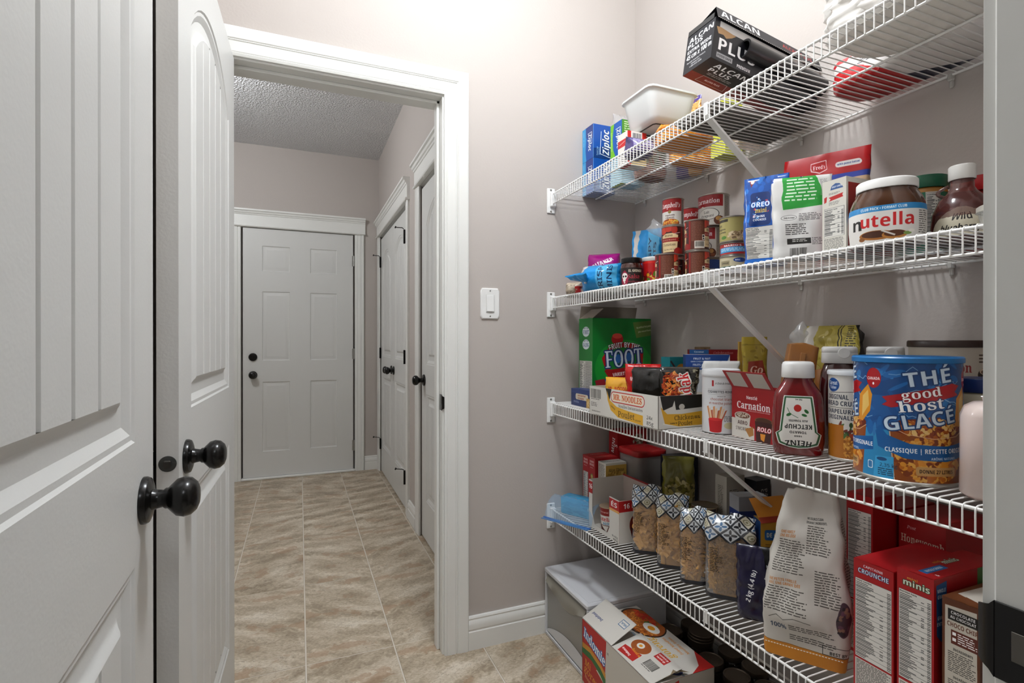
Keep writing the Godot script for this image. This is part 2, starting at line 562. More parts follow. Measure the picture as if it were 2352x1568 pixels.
# panel outline inset by d, counter-clockwise from the bottom left
func outline(p: Dictionary, d: float, z: float) -> PackedVector3Array:
	var o := PackedVector3Array()
	var cx: float = (p.x0 + p.x1) * 0.5
	var hw: float = (p.x1 - p.x0) * 0.5
	o.append(Vector3(p.x0 + d, p.y0 + d, z)); o.append(Vector3(p.x1 - d, p.y0 + d, z))
	for i in 15:
		var x: float = lerpf(hw - d, d - hw, i / 14.0)
		o.append(Vector3(cx + x, arch_y(p, d, cx + x), z))
	return o
func arch_y(p: Dictionary, d: float, x: float) -> float:
	var rise: float = p.get("rise", 0.0)
	if rise <= 0.0: return p.y1 - d
	var hw: float = (p.x1 - p.x0) * 0.5
	var R := (hw * hw + rise * rise) / (2.0 * rise)
	var dx: float = x - (p.x0 + p.x1) * 0.5
	return p.y1 + rise - R + sqrt(maxf((R - d) * (R - d) - dx * dx, 0.0))
func door_mesh(w: float, h: float, t: float, cols: Array, rings: Array, grooves: int) -> ArrayMesh:
	var b := MB.new()
	for side in 2:
		var f := MB.new()
		var xl := 0.0
		for ci in cols.size() + 1:
			var xr: float = w if ci == cols.size() else cols[ci][0].x0
			f.quad(Vector3(xl, 0, 0), Vector3(xr, 0, 0), Vector3(xr, h, 0), Vector3(xl, h, 0))
			if ci < cols.size(): xl = cols[ci][0].x1
		for col in cols:
			var yb := 0.0
			for p in col:
				f.quad(Vector3(p.x0, yb, 0), Vector3(p.x1, yb, 0), Vector3(p.x1, p.y0, 0), Vector3(p.x0, p.y0, 0))
				var rows: Array = []
				for r in rings: rows.append(outline(p, r[0], r[1]))
				f.sheet(rows, true, Rect2(0, 0, 1, 1), 0.93)
				var last: Array = rings[rings.size() - 1]
				var xa: float = p.x0 + last[0]; var xb: float = p.x1 - last[0]
				var xs: Array = [[xa, 0.0]]
				for g in grooves:
					var gx := lerpf(xa, xb, (g + 1.0) / (grooves + 1.0))
					xs.append_array([[gx - 0.005, 0.0], [gx - 0.002, -0.0035], [gx + 0.002, -0.0035], [gx + 0.005, 0.0]])
				xs.append([xb, 0.0])
				var fine: Array = []
				for i in xs.size() - 1:
					var st := 6 if p.get("rise", 0.0) > 0.0 and xs[i + 1][0] - xs[i][0] > 0.02 else 1
					for s in st:
						var q := float(s) / st
						fine.append([lerpf(xs[i][0], xs[i + 1][0], q), lerpf(xs[i][1], xs[i + 1][1], q)])
				fine.append(xs[xs.size() - 1])
				for i in fine.size() - 1:
					var a: Array = fine[i]; var c: Array = fine[i + 1]
					f.quad(Vector3(a[0], p.y0 + last[0], last[1] + a[1]), Vector3(c[0], p.y0 + last[0], last[1] + c[1]), Vector3(c[0], arch_y(p, last[0], c[0]), last[1] + c[1]), Vector3(a[0], arch_y(p, last[0], a[0]), last[1] + a[1]))
				yb = p.y1
				if p.get("rise", 0.0) > 0.0:
					var ol := outline(p, 0.0, 0.0)
					var top: float = p.y1 + p.rise
					for i in range(2, 16): f.quad(ol[i + 1], ol[i], Vector3(ol[i].x, top, 0), Vector3(ol[i + 1].x, top, 0))
					yb = top
			f.quad(Vector3(col[0].x0, yb, 0), Vector3(col[0].x1, yb, 0), Vector3(col[0].x1, h, 0), Vector3(col[0].x0, h, 0))
		for i in f.v.size():
			if side == 0: b.v.append(f.v[i]); b.n.append(f.n[i])
			else: b.v.append(Vector3(w - f.v[i].x, f.v[i].y, -t - f.v[i].z)); b.n.append(Vector3(-f.n[i].x, f.n[i].y, -f.n[i].z))
			b.uv.append(f.uv[i])
	var c := Vector3(w, h, -t) * 0.5
	for q in [[0, 0], [w, 0]]: b.out([Vector3(q[0], 0, 0), Vector3(q[0], h, 0), Vector3(q[0], h, -t), Vector3(q[0], 0, -t)], c)
	for y in [0.0, h]: b.out([Vector3(0, y, 0), Vector3(w, y, 0), Vector3(w, y, -t), Vector3(0, y, -t)], c)
	return b.done()
func knob(p: Node3D, called: String, at: Vector3, back: bool):
	var o := part(p, called, M.knob, M.black, Transform3D(Basis(Vector3.RIGHT, deg_to_rad(-90.0 if back else 90.0)), at), "round black door knob")
	part(o, "rosette", M.rosette, M.black)
func hinge(p: Node3D, at: Vector3, m: Material, axis := 0.0):
	var b := MB.new()
	b.box(Vector3(0, 0, -0.002), Vector3(0.03, 0.09, 0.004), 0.001)
	b.lathe([[0.0, -0.047], [0.006, -0.046], [0.006, 0.046], [0.0, 0.047]], 10, Rect2(0, 0, 1, 1), 0.5, xf(Vector3(0, 0, 0.004)))
	part(p, "hinge", b.done(), m, xf(at, 0, axis, 0))

func build_room():
	var wallm := mat(rgb("bdb5af"), 0.75)
	wallm.normal_enabled = true; wallm.normal_texture = relief(0.06, 3, 3.0); wallm.normal_scale = 0.09
	wallm.uv1_triplanar = true; wallm.uv1_world_triplanar = true; wallm.uv1_scale = Vector3(3, 3, 3)
	M.wall = wallm
	var trim := mat(rgb("e9e9e5"), 0.38)
	M.trim = trim
	var doorm := mat(rgb("d8d8d5"), 0.42, 0, 1, "door")
	doorm.normal_enabled = true; doorm.normal_texture = relief(0.05, 9, 3.0); doorm.normal_scale = 0.1
	doorm.uv1_triplanar = true; doorm.uv1_scale = Vector3(5, 5, 5)
	M.door = doorm
	var ceilm := mat(rgb("e2e2e4"), 0.9)
	ceilm.normal_enabled = true; ceilm.normal_texture = relief(0.07, 21, 9.0, 3); ceilm.normal_scale = 1.0
	ceilm.uv1_triplanar = true; ceilm.uv1_world_triplanar = true; ceilm.uv1_scale = Vector3(1.6, 1.6, 1.6)
	M.black = mat(rgb("121110"), 0.24, 0.3)
	M.steel = mat(rgb("a9a8a4"), 0.35, 0.9)
	M.white = mat(rgb("f0f0ee"), 0.35)
	# floor: grout bed and tiles
	var fl := struct("floor", boxes([[Vector3(-1.7, -0.06, -4.85), Vector3(2.2, -0.0012, 2.75)]]), mat(rgb("d3cbbf"), 0.9))
	var tms: Array = []
	for i in 3:
		var sm := print_mat(stone_tex(31 + i * 17), 0.42)
		sm.normal_enabled = true; sm.normal_texture = relief(0.03, 40 + i, 2.0); sm.normal_scale = 0.15
		tms.append(sm)
	var tiles: Array = []
	for i in 4:
		var b := MB.new()
		var hx := 0.1511; var hz := 0.317; var e := 0.0012
		var fx := -1.0 if i % 2 else 1.0; var fz := -1.0 if i > 1 else 1.0
		var u := func(p: Vector3): return Vector2(0.5 + fx * p.x / hx * 0.5, 0.5 + fz * p.z / hz * 0.5)
		var q := [Vector3(-hx + e, 0, hz - e), Vector3(hx - e, 0, hz - e), Vector3(hx - e, 0, -hz + e), Vector3(-hx + e, 0, -hz + e)]
		b.tri(q[0], q[1], q[2], Vector3.UP, Vector3.UP, Vector3.UP, u.call(q[0]), u.call(q[1]), u.call(q[2]))
		b.tri(q[0], q[2], q[3], Vector3.UP, Vector3.UP, Vector3.UP, u.call(q[0]), u.call(q[2]), u.call(q[3]))
		for j in 4:
			var a: Vector3 = q[j]; var c: Vector3 = q[(j + 1) % 4]
			var s := func(p: Vector3): return Vector3(signf(p.x) * hx, -0.0012, signf(p.z) * hz)
			var s2 := func(p: Vector3): return Vector3(signf(p.x) * hx, -0.006, signf(p.z) * hz)
			b.quad(s.call(a), s.call(c), c, a, Rect2(u.call(a), Vector2.ZERO))
			b.quad(s2.call(a), s2.call(c), s.call(c), s.call(a), Rect2(u.call(a), Vector2.ZERO))
		tiles.append(b.done())
	var rg := RandomNumberGenerator.new(); rg.seed = 5
	for i in range(-2, 4):
		for j in range(-1, 6):
			part(fl, "tile", tiles[rg.randi() % 4], tms[rg.randi() % 3], xf(Vector3(0.1735 + i * 0.3065, 0, -1.957 - 0.3185 - (j - 1) * 0.637 - 0.0)))
	for i in range(-3, 0):
		for j in range(1, 6): part(fl, "tile", tiles[rg.randi() % 4], tms[rg.randi() % 3], xf(Vector3(0.1735 + i * 0.3065 - 0.613, 0, -1.957 - 0.3185 - (j - 1) * 0.637)))
	# walls
	var dl := -0.2325; var dr := 0.4785; var dt := 2.023      # doorway in the back wall
	var zf := WB - 0.12
	struct("wall_back", boxes([[Vector3(-0.36, 0, zf), Vector3(dl - 0.018, CEIL, WB)], [Vector3(dr + 0.018, 0, zf), Vector3(XR + 0.1, CEIL, WB)], [Vector3(dl - 0.018, dt + 0.018, zf), Vector3(dr + 0.018, CEIL, WB)]]), wallm)
	struct("wall_right", boxes([[Vector3(XR, 0, WB), Vector3(XR + 0.1, CEIL, WF)]]), wallm)
	struct("wall_left", boxes([[Vector3(-0.36, 0, WB), Vector3(-0.26, CEIL, WF)]]), wallm)
	var fl0 := -0.2247; var fr := 0.487
	var zn := WF + 0.12
	struct("wall_front", boxes([[Vector3(-1.7, 0, WF), Vector3(fl0 - 0.018, CEIL, zn)], [Vector3(fr + 0.018, 0, WF), Vector3(2.2, CEIL, zn)], [Vector3(fl0 - 0.018, dt + 0.018, WF), Vector3(fr + 0.018, CEIL, zn)]]), wallm)
	struct("ceiling", boxes([[Vector3(-0.36, CEIL, WB - 0.12), Vector3(XR + 0.1, CEIL + 0.1, zn)]]), ceilm)
	struct("wall_hall_right", boxes([[Vector3(HX, 0, HZ - 0.1), Vector3(HX + 0.1, CEIL, -4.65)], [Vector3(HX, 0, -3.40), Vector3(HX + 0.1, CEIL, -3.02)], [Vector3(HX, 0, -2.26), Vector3(HX + 0.1, CEIL, zf)], [Vector3(HX, 2.05, -4.65), Vector3(HX + 0.1, CEIL, -3.40)], [Vector3(HX, 2.05, -3.02), Vector3(HX + 0.1, CEIL, -2.26)], [Vector3(HX + 0.06, 0, -4.65), Vector3(HX + 0.1, 2.05, -3.40)], [Vector3(HX + 0.06, 0, -3.02), Vector3(HX + 0.1, 2.05, -2.26)]]), wallm)
	struct("wall_hall_end", boxes([[Vector3(-1.2, 0, HZ - 0.1), Vector3(-0.44, CEIL, HZ)], [Vector3(0.448, 0, HZ - 0.1), Vector3(HX, CEIL, HZ)], [Vector3(-0.44, 2.075, HZ - 0.1), Vector3(0.448, CEIL, HZ)], [Vector3(-0.44, 0, HZ - 0.1), Vector3(0.448, 2.075, HZ - 0.06)]]), wallm)
	struct("wall_hall_left", boxes([[Vector3(-1.2, 0, HZ), Vector3(-1.1, CEIL, zf)]]), wallm)
	struct("wall_hall_front", boxes([[Vector3(-1.2, 0, zf), Vector3(-0.36, CEIL, zf + 0.1)]]), wallm)
	struct("ceiling_hall", boxes([[Vector3(-1.2, CEIL, HZ - 0.1), Vector3(HX + 0.1, CEIL + 0.1, zf)]]), ceilm)
	# the room behind the photographer
	struct("wall_room_back", boxes([[Vector3(-1.7, 0, 2.6), Vector3(2.2, CEIL, 2.7)]]), wallm)
	struct("wall_room_left", boxes([[Vector3(-1.8, 0, WF), Vector3(-1.7, CEIL, 2.7)]]), wallm)
	struct("wall_room_right", boxes([[Vector3(2.2, 0, WF), Vector3(2.3, CEIL, 2.7)]]), wallm)
	struct("ceiling_room", boxes([[Vector3(-1.8, CEIL, zn), Vector3(2.3, CEIL + 0.1, 2.7)]]), ceilm)
	# door frames: jambs and stops
	var jm := func(xl: float, xr: float, z0: float, z1: float, sz0: float, sz1: float):
		var s := 0.018
		return boxes([[Vector3(xl - s, 0, z0), Vector3(xl, dt, z1)], [Vector3(xr, 0, z0), Vector3(xr + s, dt, z1)], [Vector3(xl - s, dt, z0), Vector3(xr + s, dt + s, z1)],
			[Vector3(xl, 0, sz0), Vector3(xl + 0.011, dt, sz1)], [Vector3(xr - 0.011, 0, sz0), Vector3(xr, dt, sz1)], [Vector3(xl, dt - 0.011, sz0), Vector3(xr, dt, sz1)]], 0.0015)
	var j1 := struct("trim_1", jm.call(dl, dr, zf, WB, WB - 0.075, WB - 0.038), trim)
	var j2 := struct("trim_2", jm.call(fl0, fr, WF, zn, zn - 0.02, zn - 0.001), trim)
	# strike plates
	var sp := MB.new()
	sp.box(Vector3(0, 0, 0), Vector3(0.0016, 0.058, 0.028), 0.0006)
	sp.sheet([PackedVector3Array([Vector3(0.0008, -0.029, -0.014), Vector3(-0.0008, -0.029, -0.014), Vector3(-0.0008, 0.029, -0.014), Vector3(0.0008, 0.029, -0.014)])] + [0.25, 0.5, 0.75, 1.0].map(func(q): return PackedVector3Array([Vector3(0.0008 + q * q * 0.006, -0.026 + q * 0.005, -0.014 - 0.012 * q), Vector3(-0.0008 + q * q * 0.006, -0.026 + q * 0.005, -0.0145 - 0.012 * q), Vector3(-0.0008 + q * q * 0.006, 0.026 - q * 0.005, -0.0145 - 0.012 * q), Vector3(0.0008 + q * q * 0.006, 0.026 - q * 0.005, -0.014 - 0.012 * q)])), true)
	var strike := sp.done()
	var s1 := part(j1, "strike_plate", strike, M.black, xf(Vector3(dr - 0.0012, 0.915, WB - 0.016), 0, 0, 0).rotated_local(Vector3.FORWARD, PI) * xf(Vector3.ZERO, 0, 180, 0), "black strike plate")
	part(s1, "latch_hole", boxm(Vector3(-0.0008, 0, 0.002), Vector3(0.0008, 0.022, 0.011), 0.0003), mat(rgb("6a6660"), 0.3, 0.8))
	var s2 := part(j2, "strike_plate", strike, M.black, xf(Vector3(fr - 0.0012, 0.915, WF + 0.015)), "black strike plate")
	part(s2, "latch_hole", boxm(Vector3(-0.0008, 0, 0.002), Vector3(0.0008, 0.022, 0.011), 0.0003), mat(rgb("6a6660"), 0.3, 0.8))
	# casings
	var cas := func(called: String, xl: float, xr: float, yt: float, z: float, nz: float):
		var R := Vector3.RIGHT; var U := Vector3.UP
		struct(called, sweep([Vector3(xr, 0, z), Vector3(xr, yt, z), Vector3(xl, yt, z), Vector3(xl, 0, z)], [R, R + U, U - R, -R], Vector3(0, 0, nz), CASING), trim)
	cas.call("trim_3", dl - 0.006, dr + 0.006, dt + 0.006, WB, 1.0)
	cas.call("trim_4", dl - 0.006, dr + 0.006, dt + 0.006, zf, -1.0)
	cas.call("trim_5", fl0 - 0.005, fr + 0.005, dt + 0.006, WF, -1.0)
	cas.call("trim_6", fl0 - 0.005, fr + 0.005, dt + 0.006, zn, 1.0)
	# baseboards
	var bb := func(called: String, a: Vector3, c: Vector3, nv: Vector3): struct(called, sweep([a, c], [Vector3.UP, Vector3.UP], nv, BASEB), trim)
	bb.call("baseboard_back", Vector3(dr + 0.096, 0, WB), Vector3(XR, 0, WB), Vector3.BACK)
	bb.call("baseboard_right", Vector3(XR, 0, WB), Vector3(XR, 0, WF), Vector3.LEFT)
	bb.call("baseboard_hall_end", Vector3(0.53, 0, HZ), Vector3(HX, 0, HZ), Vector3.BACK)
	bb.call("baseboard_hall_right", Vector3(HX, 0, -3.32), Vector3(HX, 0, -3.10), Vector3.LEFT)
	# hall door trim: plain legs under a stepped header
	var legs := func(called: String, a: Vector3, b2: Vector3, y: float, nv: Vector3):
		var d := (b2 - a).normalized()
		var b := MB.new()
		sweep_into(b, [a, a + Vector3.UP * y], [-d, -d], nv, LEG)
		sweep_into(b, [b2, b2 + Vector3.UP * y], [d, d], nv, LEG)
		sweep_into(b, [a - d * 0.088 + Vector3.UP * y, b2 + d * 0.088 + Vector3.UP * y], [Vector3.UP, Vector3.UP], nv, HEADER)
		# jamb lining
		b.box((a + b2) * 0.5 + Vector3.UP * (y + 0.004) - nv * 0.03, (d.abs() * (a.distance_to(b2) + 0.02)) + Vector3.UP * 0.012 + nv.abs() * 0.058)
		struct(called, b.done(), trim)
	legs.call("trim_7", Vector3(-0.44, 0, HZ), Vector3(0.448, 0, HZ), 2.066, Vector3.BACK)
	legs.call("trim_8", Vector3(HX, 0, -4.63), Vector3(HX, 0, -3.405), 2.045, Vector3.LEFT)
	legs.call("trim_9", Vector3(HX, 0, -3.005), Vector3(HX, 0, -2.27), 2.045, Vector3.LEFT)
	struct("trim_10", boxm(Vector3(0.004, 0.009, HZ + 0.0), Vector3(0.888, 0.018, 0.05), 0.004), trim)
	# doors
	var kb := MB.new()
	kb.lathe([[0.0, 0.008], [0.017, 0.008], [0.0135, 0.016], [0.012, 0.024], [0.0145, 0.027], [0.0145, 0.030], [0.019, 0.034], [0.026, 0.041], [0.0285, 0.050], [0.0265, 0.059], [0.020, 0.066], [0.012, 0.069], [0.0, 0.0695]], 28, Rect2(0, 0, 1, 1), 0.6)
	M.knob = kb.done()
	M.rosette = lathem([[0.0, 0.0], [0.033, 0.0], [0.033, 0.004], [0.031, 0.008], [0.026, 0.010], [0.018, 0.012], [0.0, 0.012]], 28)
	var rings := [[0.0, 0.0], [0.004, -0.003], [0.011, -0.003], [0.024, -0.0095], [0.043, -0.0095], [0.047, -0.0085], [0.052, -0.006], [0.056, -0.003], [0.060, -0.0015]]
	var plank := door_mesh(0.711, 2.008, 0.035, [[{"x0": 0.104, "x1": 0.607, "y0": 0.22, "y1": 0.825}, {"x0": 0.104, "x1": 0.607, "y0": 0.992, "y1": 1.775, "rise": 0.12}]], rings, 4)
	var leaf := door_mesh(0.606, 2.008, 0.035, [[{"x0": 0.1, "x1": 0.506, "y0": 0.22, "y1": 0.825}, {"x0": 0.1, "x1": 0.506, "y0": 0.992, "y1": 1.775, "rise": 0.1}]], rings, 3)
	var n1 := snode("door_1", Vector3(-0.190, 0.012, WF), 91.3)
	part(n1, "slab", plank, doorm)
	knob(n1, "knob", Vector3(0.651, 0.902, 0), false)
	knob(n1, "knob", Vector3(0.651, 0.902, -0.035), true)
	var n2 := snode("door_2", Vector3(-0.224, 0.012, WB + 0.004), -91.4)
	part(n2, "slab", plank, doorm)
	knob(n2, "knob", Vector3(0.651, 0.902, 0), false)
	knob(n2, "knob", Vector3(0.651, 0.902, -0.035), true)
	for nd in [n1, n2]:
		var lt := part(nd, "latch", lathem([[0.0, 0.0], [0.0145, 0.0], [0.0145, 0.0012], [0.012, 0.002], [0.0, 0.002]], 24), mat(rgb("4a4b49"), 0.4, 0.6), xf(Vector3(0.711, 0.902, -0.0175), 0, 0, -90), "dark round latch")
		part(lt, "bolt", boxm(Vector3(0, 0.004, 0), Vector3(0.014, 0.006, 0.012), 0.002), mat(rgb("4a4844"), 0.35, 0.8))
	var prings := [[0.0, 0.0], [0.005, -0.005], [0.009, -0.006], [0.014, -0.006], [0.034, -0.0015]]
	var pc: Array = []
	for xx in [[0.142, 0.352], [0.510, 0.725]]:
		pc.append([{"x0": xx[0], "x1": xx[1], "y0": 0.205, "y1": 0.78}, {"x0": xx[0], "x1": xx[1], "y0": 0.955, "y1": 1.525}, {"x0": xx[0], "x1": xx[1], "y0": 1.69, "y1": 1.9}])
	var n3 := snode("door_3", Vector3(-0.4256, 0.02, HZ + 0.004), 0.0)
	part(n3, "slab", door_mesh(0.8595, 2.04, 0.044, pc, prings, 0), doorm)
	knob(n3, "knob", Vector3(0.073, 0.838, 0), false)
	var db := part(n3, "deadbolt", lathem([[0.0, 0.0], [0.033, 0.0], [0.033, 0.006], [0.029, 0.012], [0.012, 0.014], [0.0, 0.014]], 24), M.black, Transform3D(Basis(Vector3.RIGHT, PI / 2), Vector3(0.073, 0.985, 0)), "round black deadbolt")
	part(db, "thumb_turn", boxm(Vector3(0, 0.02, 0), Vector3(0.006, 0.016, 0.026), 0.002), M.black)
	for y in [0.205, 1.005, 1.814]: hinge(n3, Vector3(0.866, y, 0.003), M.steel)
	var n4 := snode("door_4", Vector3(HX + 0.006, 0.012, -4.62), -90.0)
	part(n4, "slab", leaf, doorm)
	knob(n4, "knob", Vector3(0.556, 0.902, 0), false)
	var n5 := snode("door_5", Vector3(HX + 0.006, 0.012, -4.012), -90.0)
	part(n5, "slab", leaf, doorm)
	knob(n5, "knob", Vector3(0.05, 0.902, 0), false)
	var n6 := snode("door_6", Vector3(HX + 0.006, 0.012, -2.99), -90.0)
	part(n6, "slab", plank, doorm)
	knob(n6, "knob", Vector3(0.06, 0.902, 0), false)
	for q in [[n4, 0.004], [n5, 0.602]]:
		for y in [0.23, 1.02, 1.81]:
			hinge(q[0], Vector3(q[1] - (0.004 if q[1] > 0.3 else 0.0), y, 0.02 if q[1] > 0.3 else 0.006), M.black)
			if y > 0.5 and y < 1.5: continue
			var b := MB.new()
			b.tube([Vector3(0, 0.05, 0.008), Vector3(0.004, 0.056, 0.018), Vector3(-0.01, 0.058, 0.055)], 0.003, 6)
			b.lathe([[0.0, 0.0], [0.008, 0.001], [0.008, 0.008], [0.0, 0.009]], 10, Rect2(0, 0, 1, 1), 0.5, xf(Vector3(-0.01, 0.058, 0.055), 70, 0, 0))
			part(q[0], "hinge_stop", b.done(), M.black, xf(Vector3(q[1] - (0.004 if q[1] > 0.3 else 0.0), y, 0.02 if q[1] > 0.3 else 0.006)))
	# wall switch
	var sw := thing("light_switch", "white rocker light switch on the wall beside the doorway", "light switch", Vector3(0.661, 1.2785, WB))
	var pb := MB.new()
	pb.loft([[0.0, 0.0375, 0.0575, 0.003], [0.004, 0.0375, 0.0575, 0.004], [0.0065, 0.0345, 0.0545, 0.004]], 24, Rect2(0, 0, 1, 1), 0.9, true, null, xf(Vector3.ZERO, 90, 0, 0))
	part(sw, "wall_plate", pb.done(), M.white)
	part(sw, "rocker_frame", boxes([[Vector3(-0.0175, -0.0345, 0.0), Vector3(0.0175, 0.0345, 0.0072)]], 0.001), mat(rgb("d9d9d6"), 0.4))
	part(sw, "rocker", boxm(Vector3(0, 0, 0.0075), Vector3(0.029, 0.062, 0.006), 0.0015), M.white, xf(Vector3.ZERO, -3.5, 0, 0))
	for y in [-0.0475, 0.0475]: part(sw, "screw", lathem([[0.0, 0.0], [0.003, 0.0], [0.0024, 0.001], [0.0, 0.0012]], 12), M.steel, Transform3D(Basis(Vector3.RIGHT, PI / 2), Vector3(0, y, 0.0064)))

func lamp(at: Vector3, energy: float, col: Color, label: String):
	var o := thing("ceiling_light", label, "ceiling light", at)
	part(o, "base", lathem([[0.0, 0.0], [0.15, 0.0], [0.155, -0.012], [0.15, -0.022], [0.0, -0.022]], 32), M.white)
	var em := StandardMaterial3D.new()
	em.albedo_color = Color.WHITE
	em.emission_enabled = true; em.emission = col; em.emission_energy_multiplier = 2.0
	part(o, "shade", lathem([[0.0, -0.085], [0.05, -0.081], [0.09, -0.068], [0.12, -0.046], [0.135, -0.022], [0.0, -0.0215]], 32), em)
	var l := OmniLight3D.new()
	l.name = "light"
	l.position = Vector3(0, -0.11, 0)
	l.light_energy = energy; l.light_color = col; l.light_size = 0.12; l.omni_range = 12.0; l.omni_attenuation = 2.0; l.shadow_enabled = true
	o.add_child(l, true)

# ---------------------------------------------------------------- shelves
const SHELF := {1: 1.719, 2: 1.311, 3: 0.897, 4: 0.481}
const FX := 0.918
const DECK := 0.0015
func build_shelves():
	var wm := mat(rgb("f2f1ee"), 0.3, 0.0, 1.0, "wire")
	var wp: Array = [Vector3(XR - 0.006, 0, 0), Vector3(FX + 0.006, 0, 0)]
	for i in 4:
		var a := PI * 0.5 * (i + 1) / 4.0
		wp.append(Vector3(FX + 0.006 - sin(a) * 0.008, -0.008 + cos(a) * 0.008, 0))
	wp.append(Vector3(FX - 0.002, -0.043, 0))
	var wire := tubem(wp, 0.0014, 6)
	var z0 := WB + 0.012; var z1 := WF - 0.012
	var rod := func(x, y, r): return tubem([Vector3(x, y, z0), Vector3(x, y, z1)], r, 10)
	var rods := [["front_rail", rod.call(FX + 0.002, -0.0042, 0.0028)], ["lip_rail", rod.call(FX + 0.0008, -0.043, 0.0025)], ["middle_rail", rod.call(1.115, -0.0042, 0.0027)], ["back_rail", rod.call(XR - 0.008, -0.0042, 0.0027)]]
	var brace := MB.new()
	brace.sheet([PackedVector3Array([Vector3(FX - 0.002, -0.03, 0.009), Vector3(FX - 0.002, -0.03, -0.009), Vector3(FX + 0.004, -0.027, -0.009), Vector3(FX + 0.004, -0.027, 0.009)]), PackedVector3Array([Vector3(XR - 0.008, -0.325, 0.009), Vector3(XR - 0.008, -0.325, -0.009), Vector3(XR - 0.004, -0.321, -0.009), Vector3(XR - 0.004, -0.321, 0.009)])], true)
	brace.box(Vector3(XR - 0.002, -0.335, 0), Vector3(0.003, 0.04, 0.018), 0.001)
	brace.box(Vector3(FX + 0.001, -0.015, 0), Vector3(0.004, 0.034, 0.014), 0.001)
	var bracem := brace.done()
	var eb := MB.new()
	eb.box(Vector3(FX - 0.002, -0.03, WB + 0.003), Vector3(0.034, 0.098, 0.006), 0.002)
	eb.box(Vector3(FX + 0.003, -0.026, WB + 0.012), Vector3(0.022, 0.058, 0.014), 0.003)
	var ebm := eb.done()
	var scr := lathem([[0.0, 0.0], [0.0042, 0.0], [0.0036, 0.0014], [0.0, 0.0016]], 12)
	var clip := MB.new()
	clip.box(Vector3(XR - 0.006, -0.008, 0), Vector3(0.011, 0.016, 0.013), 0.003)
	clip.box(Vector3(XR - 0.003, -0.022, 0), Vector3(0.005, 0.016, 0.009), 0.002)
	var clipm := clip.done()
	var clear := mat(rgb("dedcd6"), 0.25, 0, 0.75)
	var lab := {1: "topmost white wire shelf, holding bin, foil box and plastic bags", 2: "white wire shelf at head height, holding cans and jars", 3: "white wire shelf at waist height, holding tins and red bottle", 4: "lowest white wire shelf, holding pasta bags and cereal boxes"}
	for s in SHELF:
		var o := thing("wire_shelf", lab[s], "shelf", Vector3(0, SHELF[s], 0), 0.0, "white wire pantry shelves")
		var z := z0 + 0.004
		while z < z1:
			part(o, "wire", wire, wm, xf(Vector3(0, 0, z)))
			z += 0.01615
		for r in rods: part(o, r[0], r[1], wm)
		var br := part(o, "brace", bracem, mat(rgb("e9e9e6"), 0.35), xf(Vector3(0, 0, -0.992)))
		br.set_meta("label", "flat diagonal support brace")
		var e := part(o, "end_bracket", ebm, M.white)
		for y in [0.012, -0.072]: part(e, "screw", scr, M.steel, Transform3D(Basis(Vector3.RIGHT, PI / 2), Vector3(FX - 0.003, y, WB + 0.006)))
		for d in [1.76, 1.41, 1.045, 0.68, 0.35]: part(o, "wall_clip", clipm, clear, xf(Vector3(0, 0, -d)))

# ---------------------------------------------------------------- packs
func P(x: float, d: float, y: float) -> Vector3: return Vector3(x, y, -d)
func top(s: int) -> float: return SHELF[s] + DECK
# carton: canvas in millimetres, width 2 d + w, height d + h (left, front, right under the top)
func carton_mesh(w: float, h: float, d: float, lid := true) -> ArrayMesh:
	var b := MB.new()
	var W := 2 * d + w; var H := d + h
	var x := w * 0.5; var z := d * 0.5
	var R := func(a, t, c, e): return Rect2(a / W, t / H, c / W, e / H)
	b.quad(Vector3(-x, 0, z), Vector3(x, 0, z), Vector3(x, h, z), Vector3(-x, h, z), R.call(d, d, w, h))
	b.quad(Vector3(-x, 0, -z), Vector3(-x, 0, z), Vector3(-x, h, z), Vector3(-x, h, -z), R.call(0, d, d, h))
	b.quad(Vector3(x, 0, z), Vector3(x, 0, -z), Vector3(x, h, -z), Vector3(x, h, z), R.call(d + w, d, d, h))
	b.quad(Vector3(x, 0, -z), Vector3(-x, 0, -z), Vector3(-x, h, -z), Vector3(x, h, -z), R.call(d, d, w, h))
	b.quad(Vector3(-x, 0, -z), Vector3(x, 0, -z), Vector3(x, 0, z), Vector3(-x, 0, z), R.call(d, 0, w, d))
	if lid: b.quad(Vector3(-x, h, z), Vector3(x, h, z), Vector3(x, h, -z), Vector3(-x, h, -z), R.call(d, 0, w, d))
	return b.done()
func flap_mesh(w: float, h: float, d: float, part_d := 1.0) -> ArrayMesh:
	var b := MB.new()
	var W := 2 * d + w; var H := d + h
	var x := w * 0.5 - 0.0008; var z := d * 0.5 - 0.0008
	var y := h + 0.0006
	var zb := z - (2 * z) * part_d
	b.quad(Vector3(-x, y, z), Vector3(x, y, z), Vector3(x, y, zb), Vector3(-x, y, zb), Rect2(d / W, d / H * (1.0 - part_d), w / W, d / H * part_d))
	b.quad(Vector3(-x, h, z), Vector3(x, h, z), Vector3(x, y, z), Vector3(-x, y, z), Rect2(d / W, d / H, 0.001, 0.001))
	b.quad(Vector3(x, h, zb), Vector3(-x, h, zb), Vector3(-x, y, zb), Vector3(x, y, zb), Rect2(d / W, d / H * 0.5, 0.001, 0.001))
	return b.done()
func carton(called: String, label: String, cat: String, pos: Vector3, yaw: float, sz: Vector3, cv: CV, group := "", rough := 0.38) -> Node3D:
	var o := thing(called, label, cat, pos, yaw, group)
	var m := print_mat(cv.tex(), rough)
	part(o, "carton_body", carton_mesh(sz.x, sz.y, sz.z), m)
	part(o, "top_flap", flap_mesh(sz.x, sz.y, sz.z, 0.62), m)
	return o
func canvas(sz: Vector3, res: float, bg: Color) -> CV: return CV.new((2 * sz.z + sz.x) * 1000.0, (sz.z + sz.y) * 1000.0, res, bg)
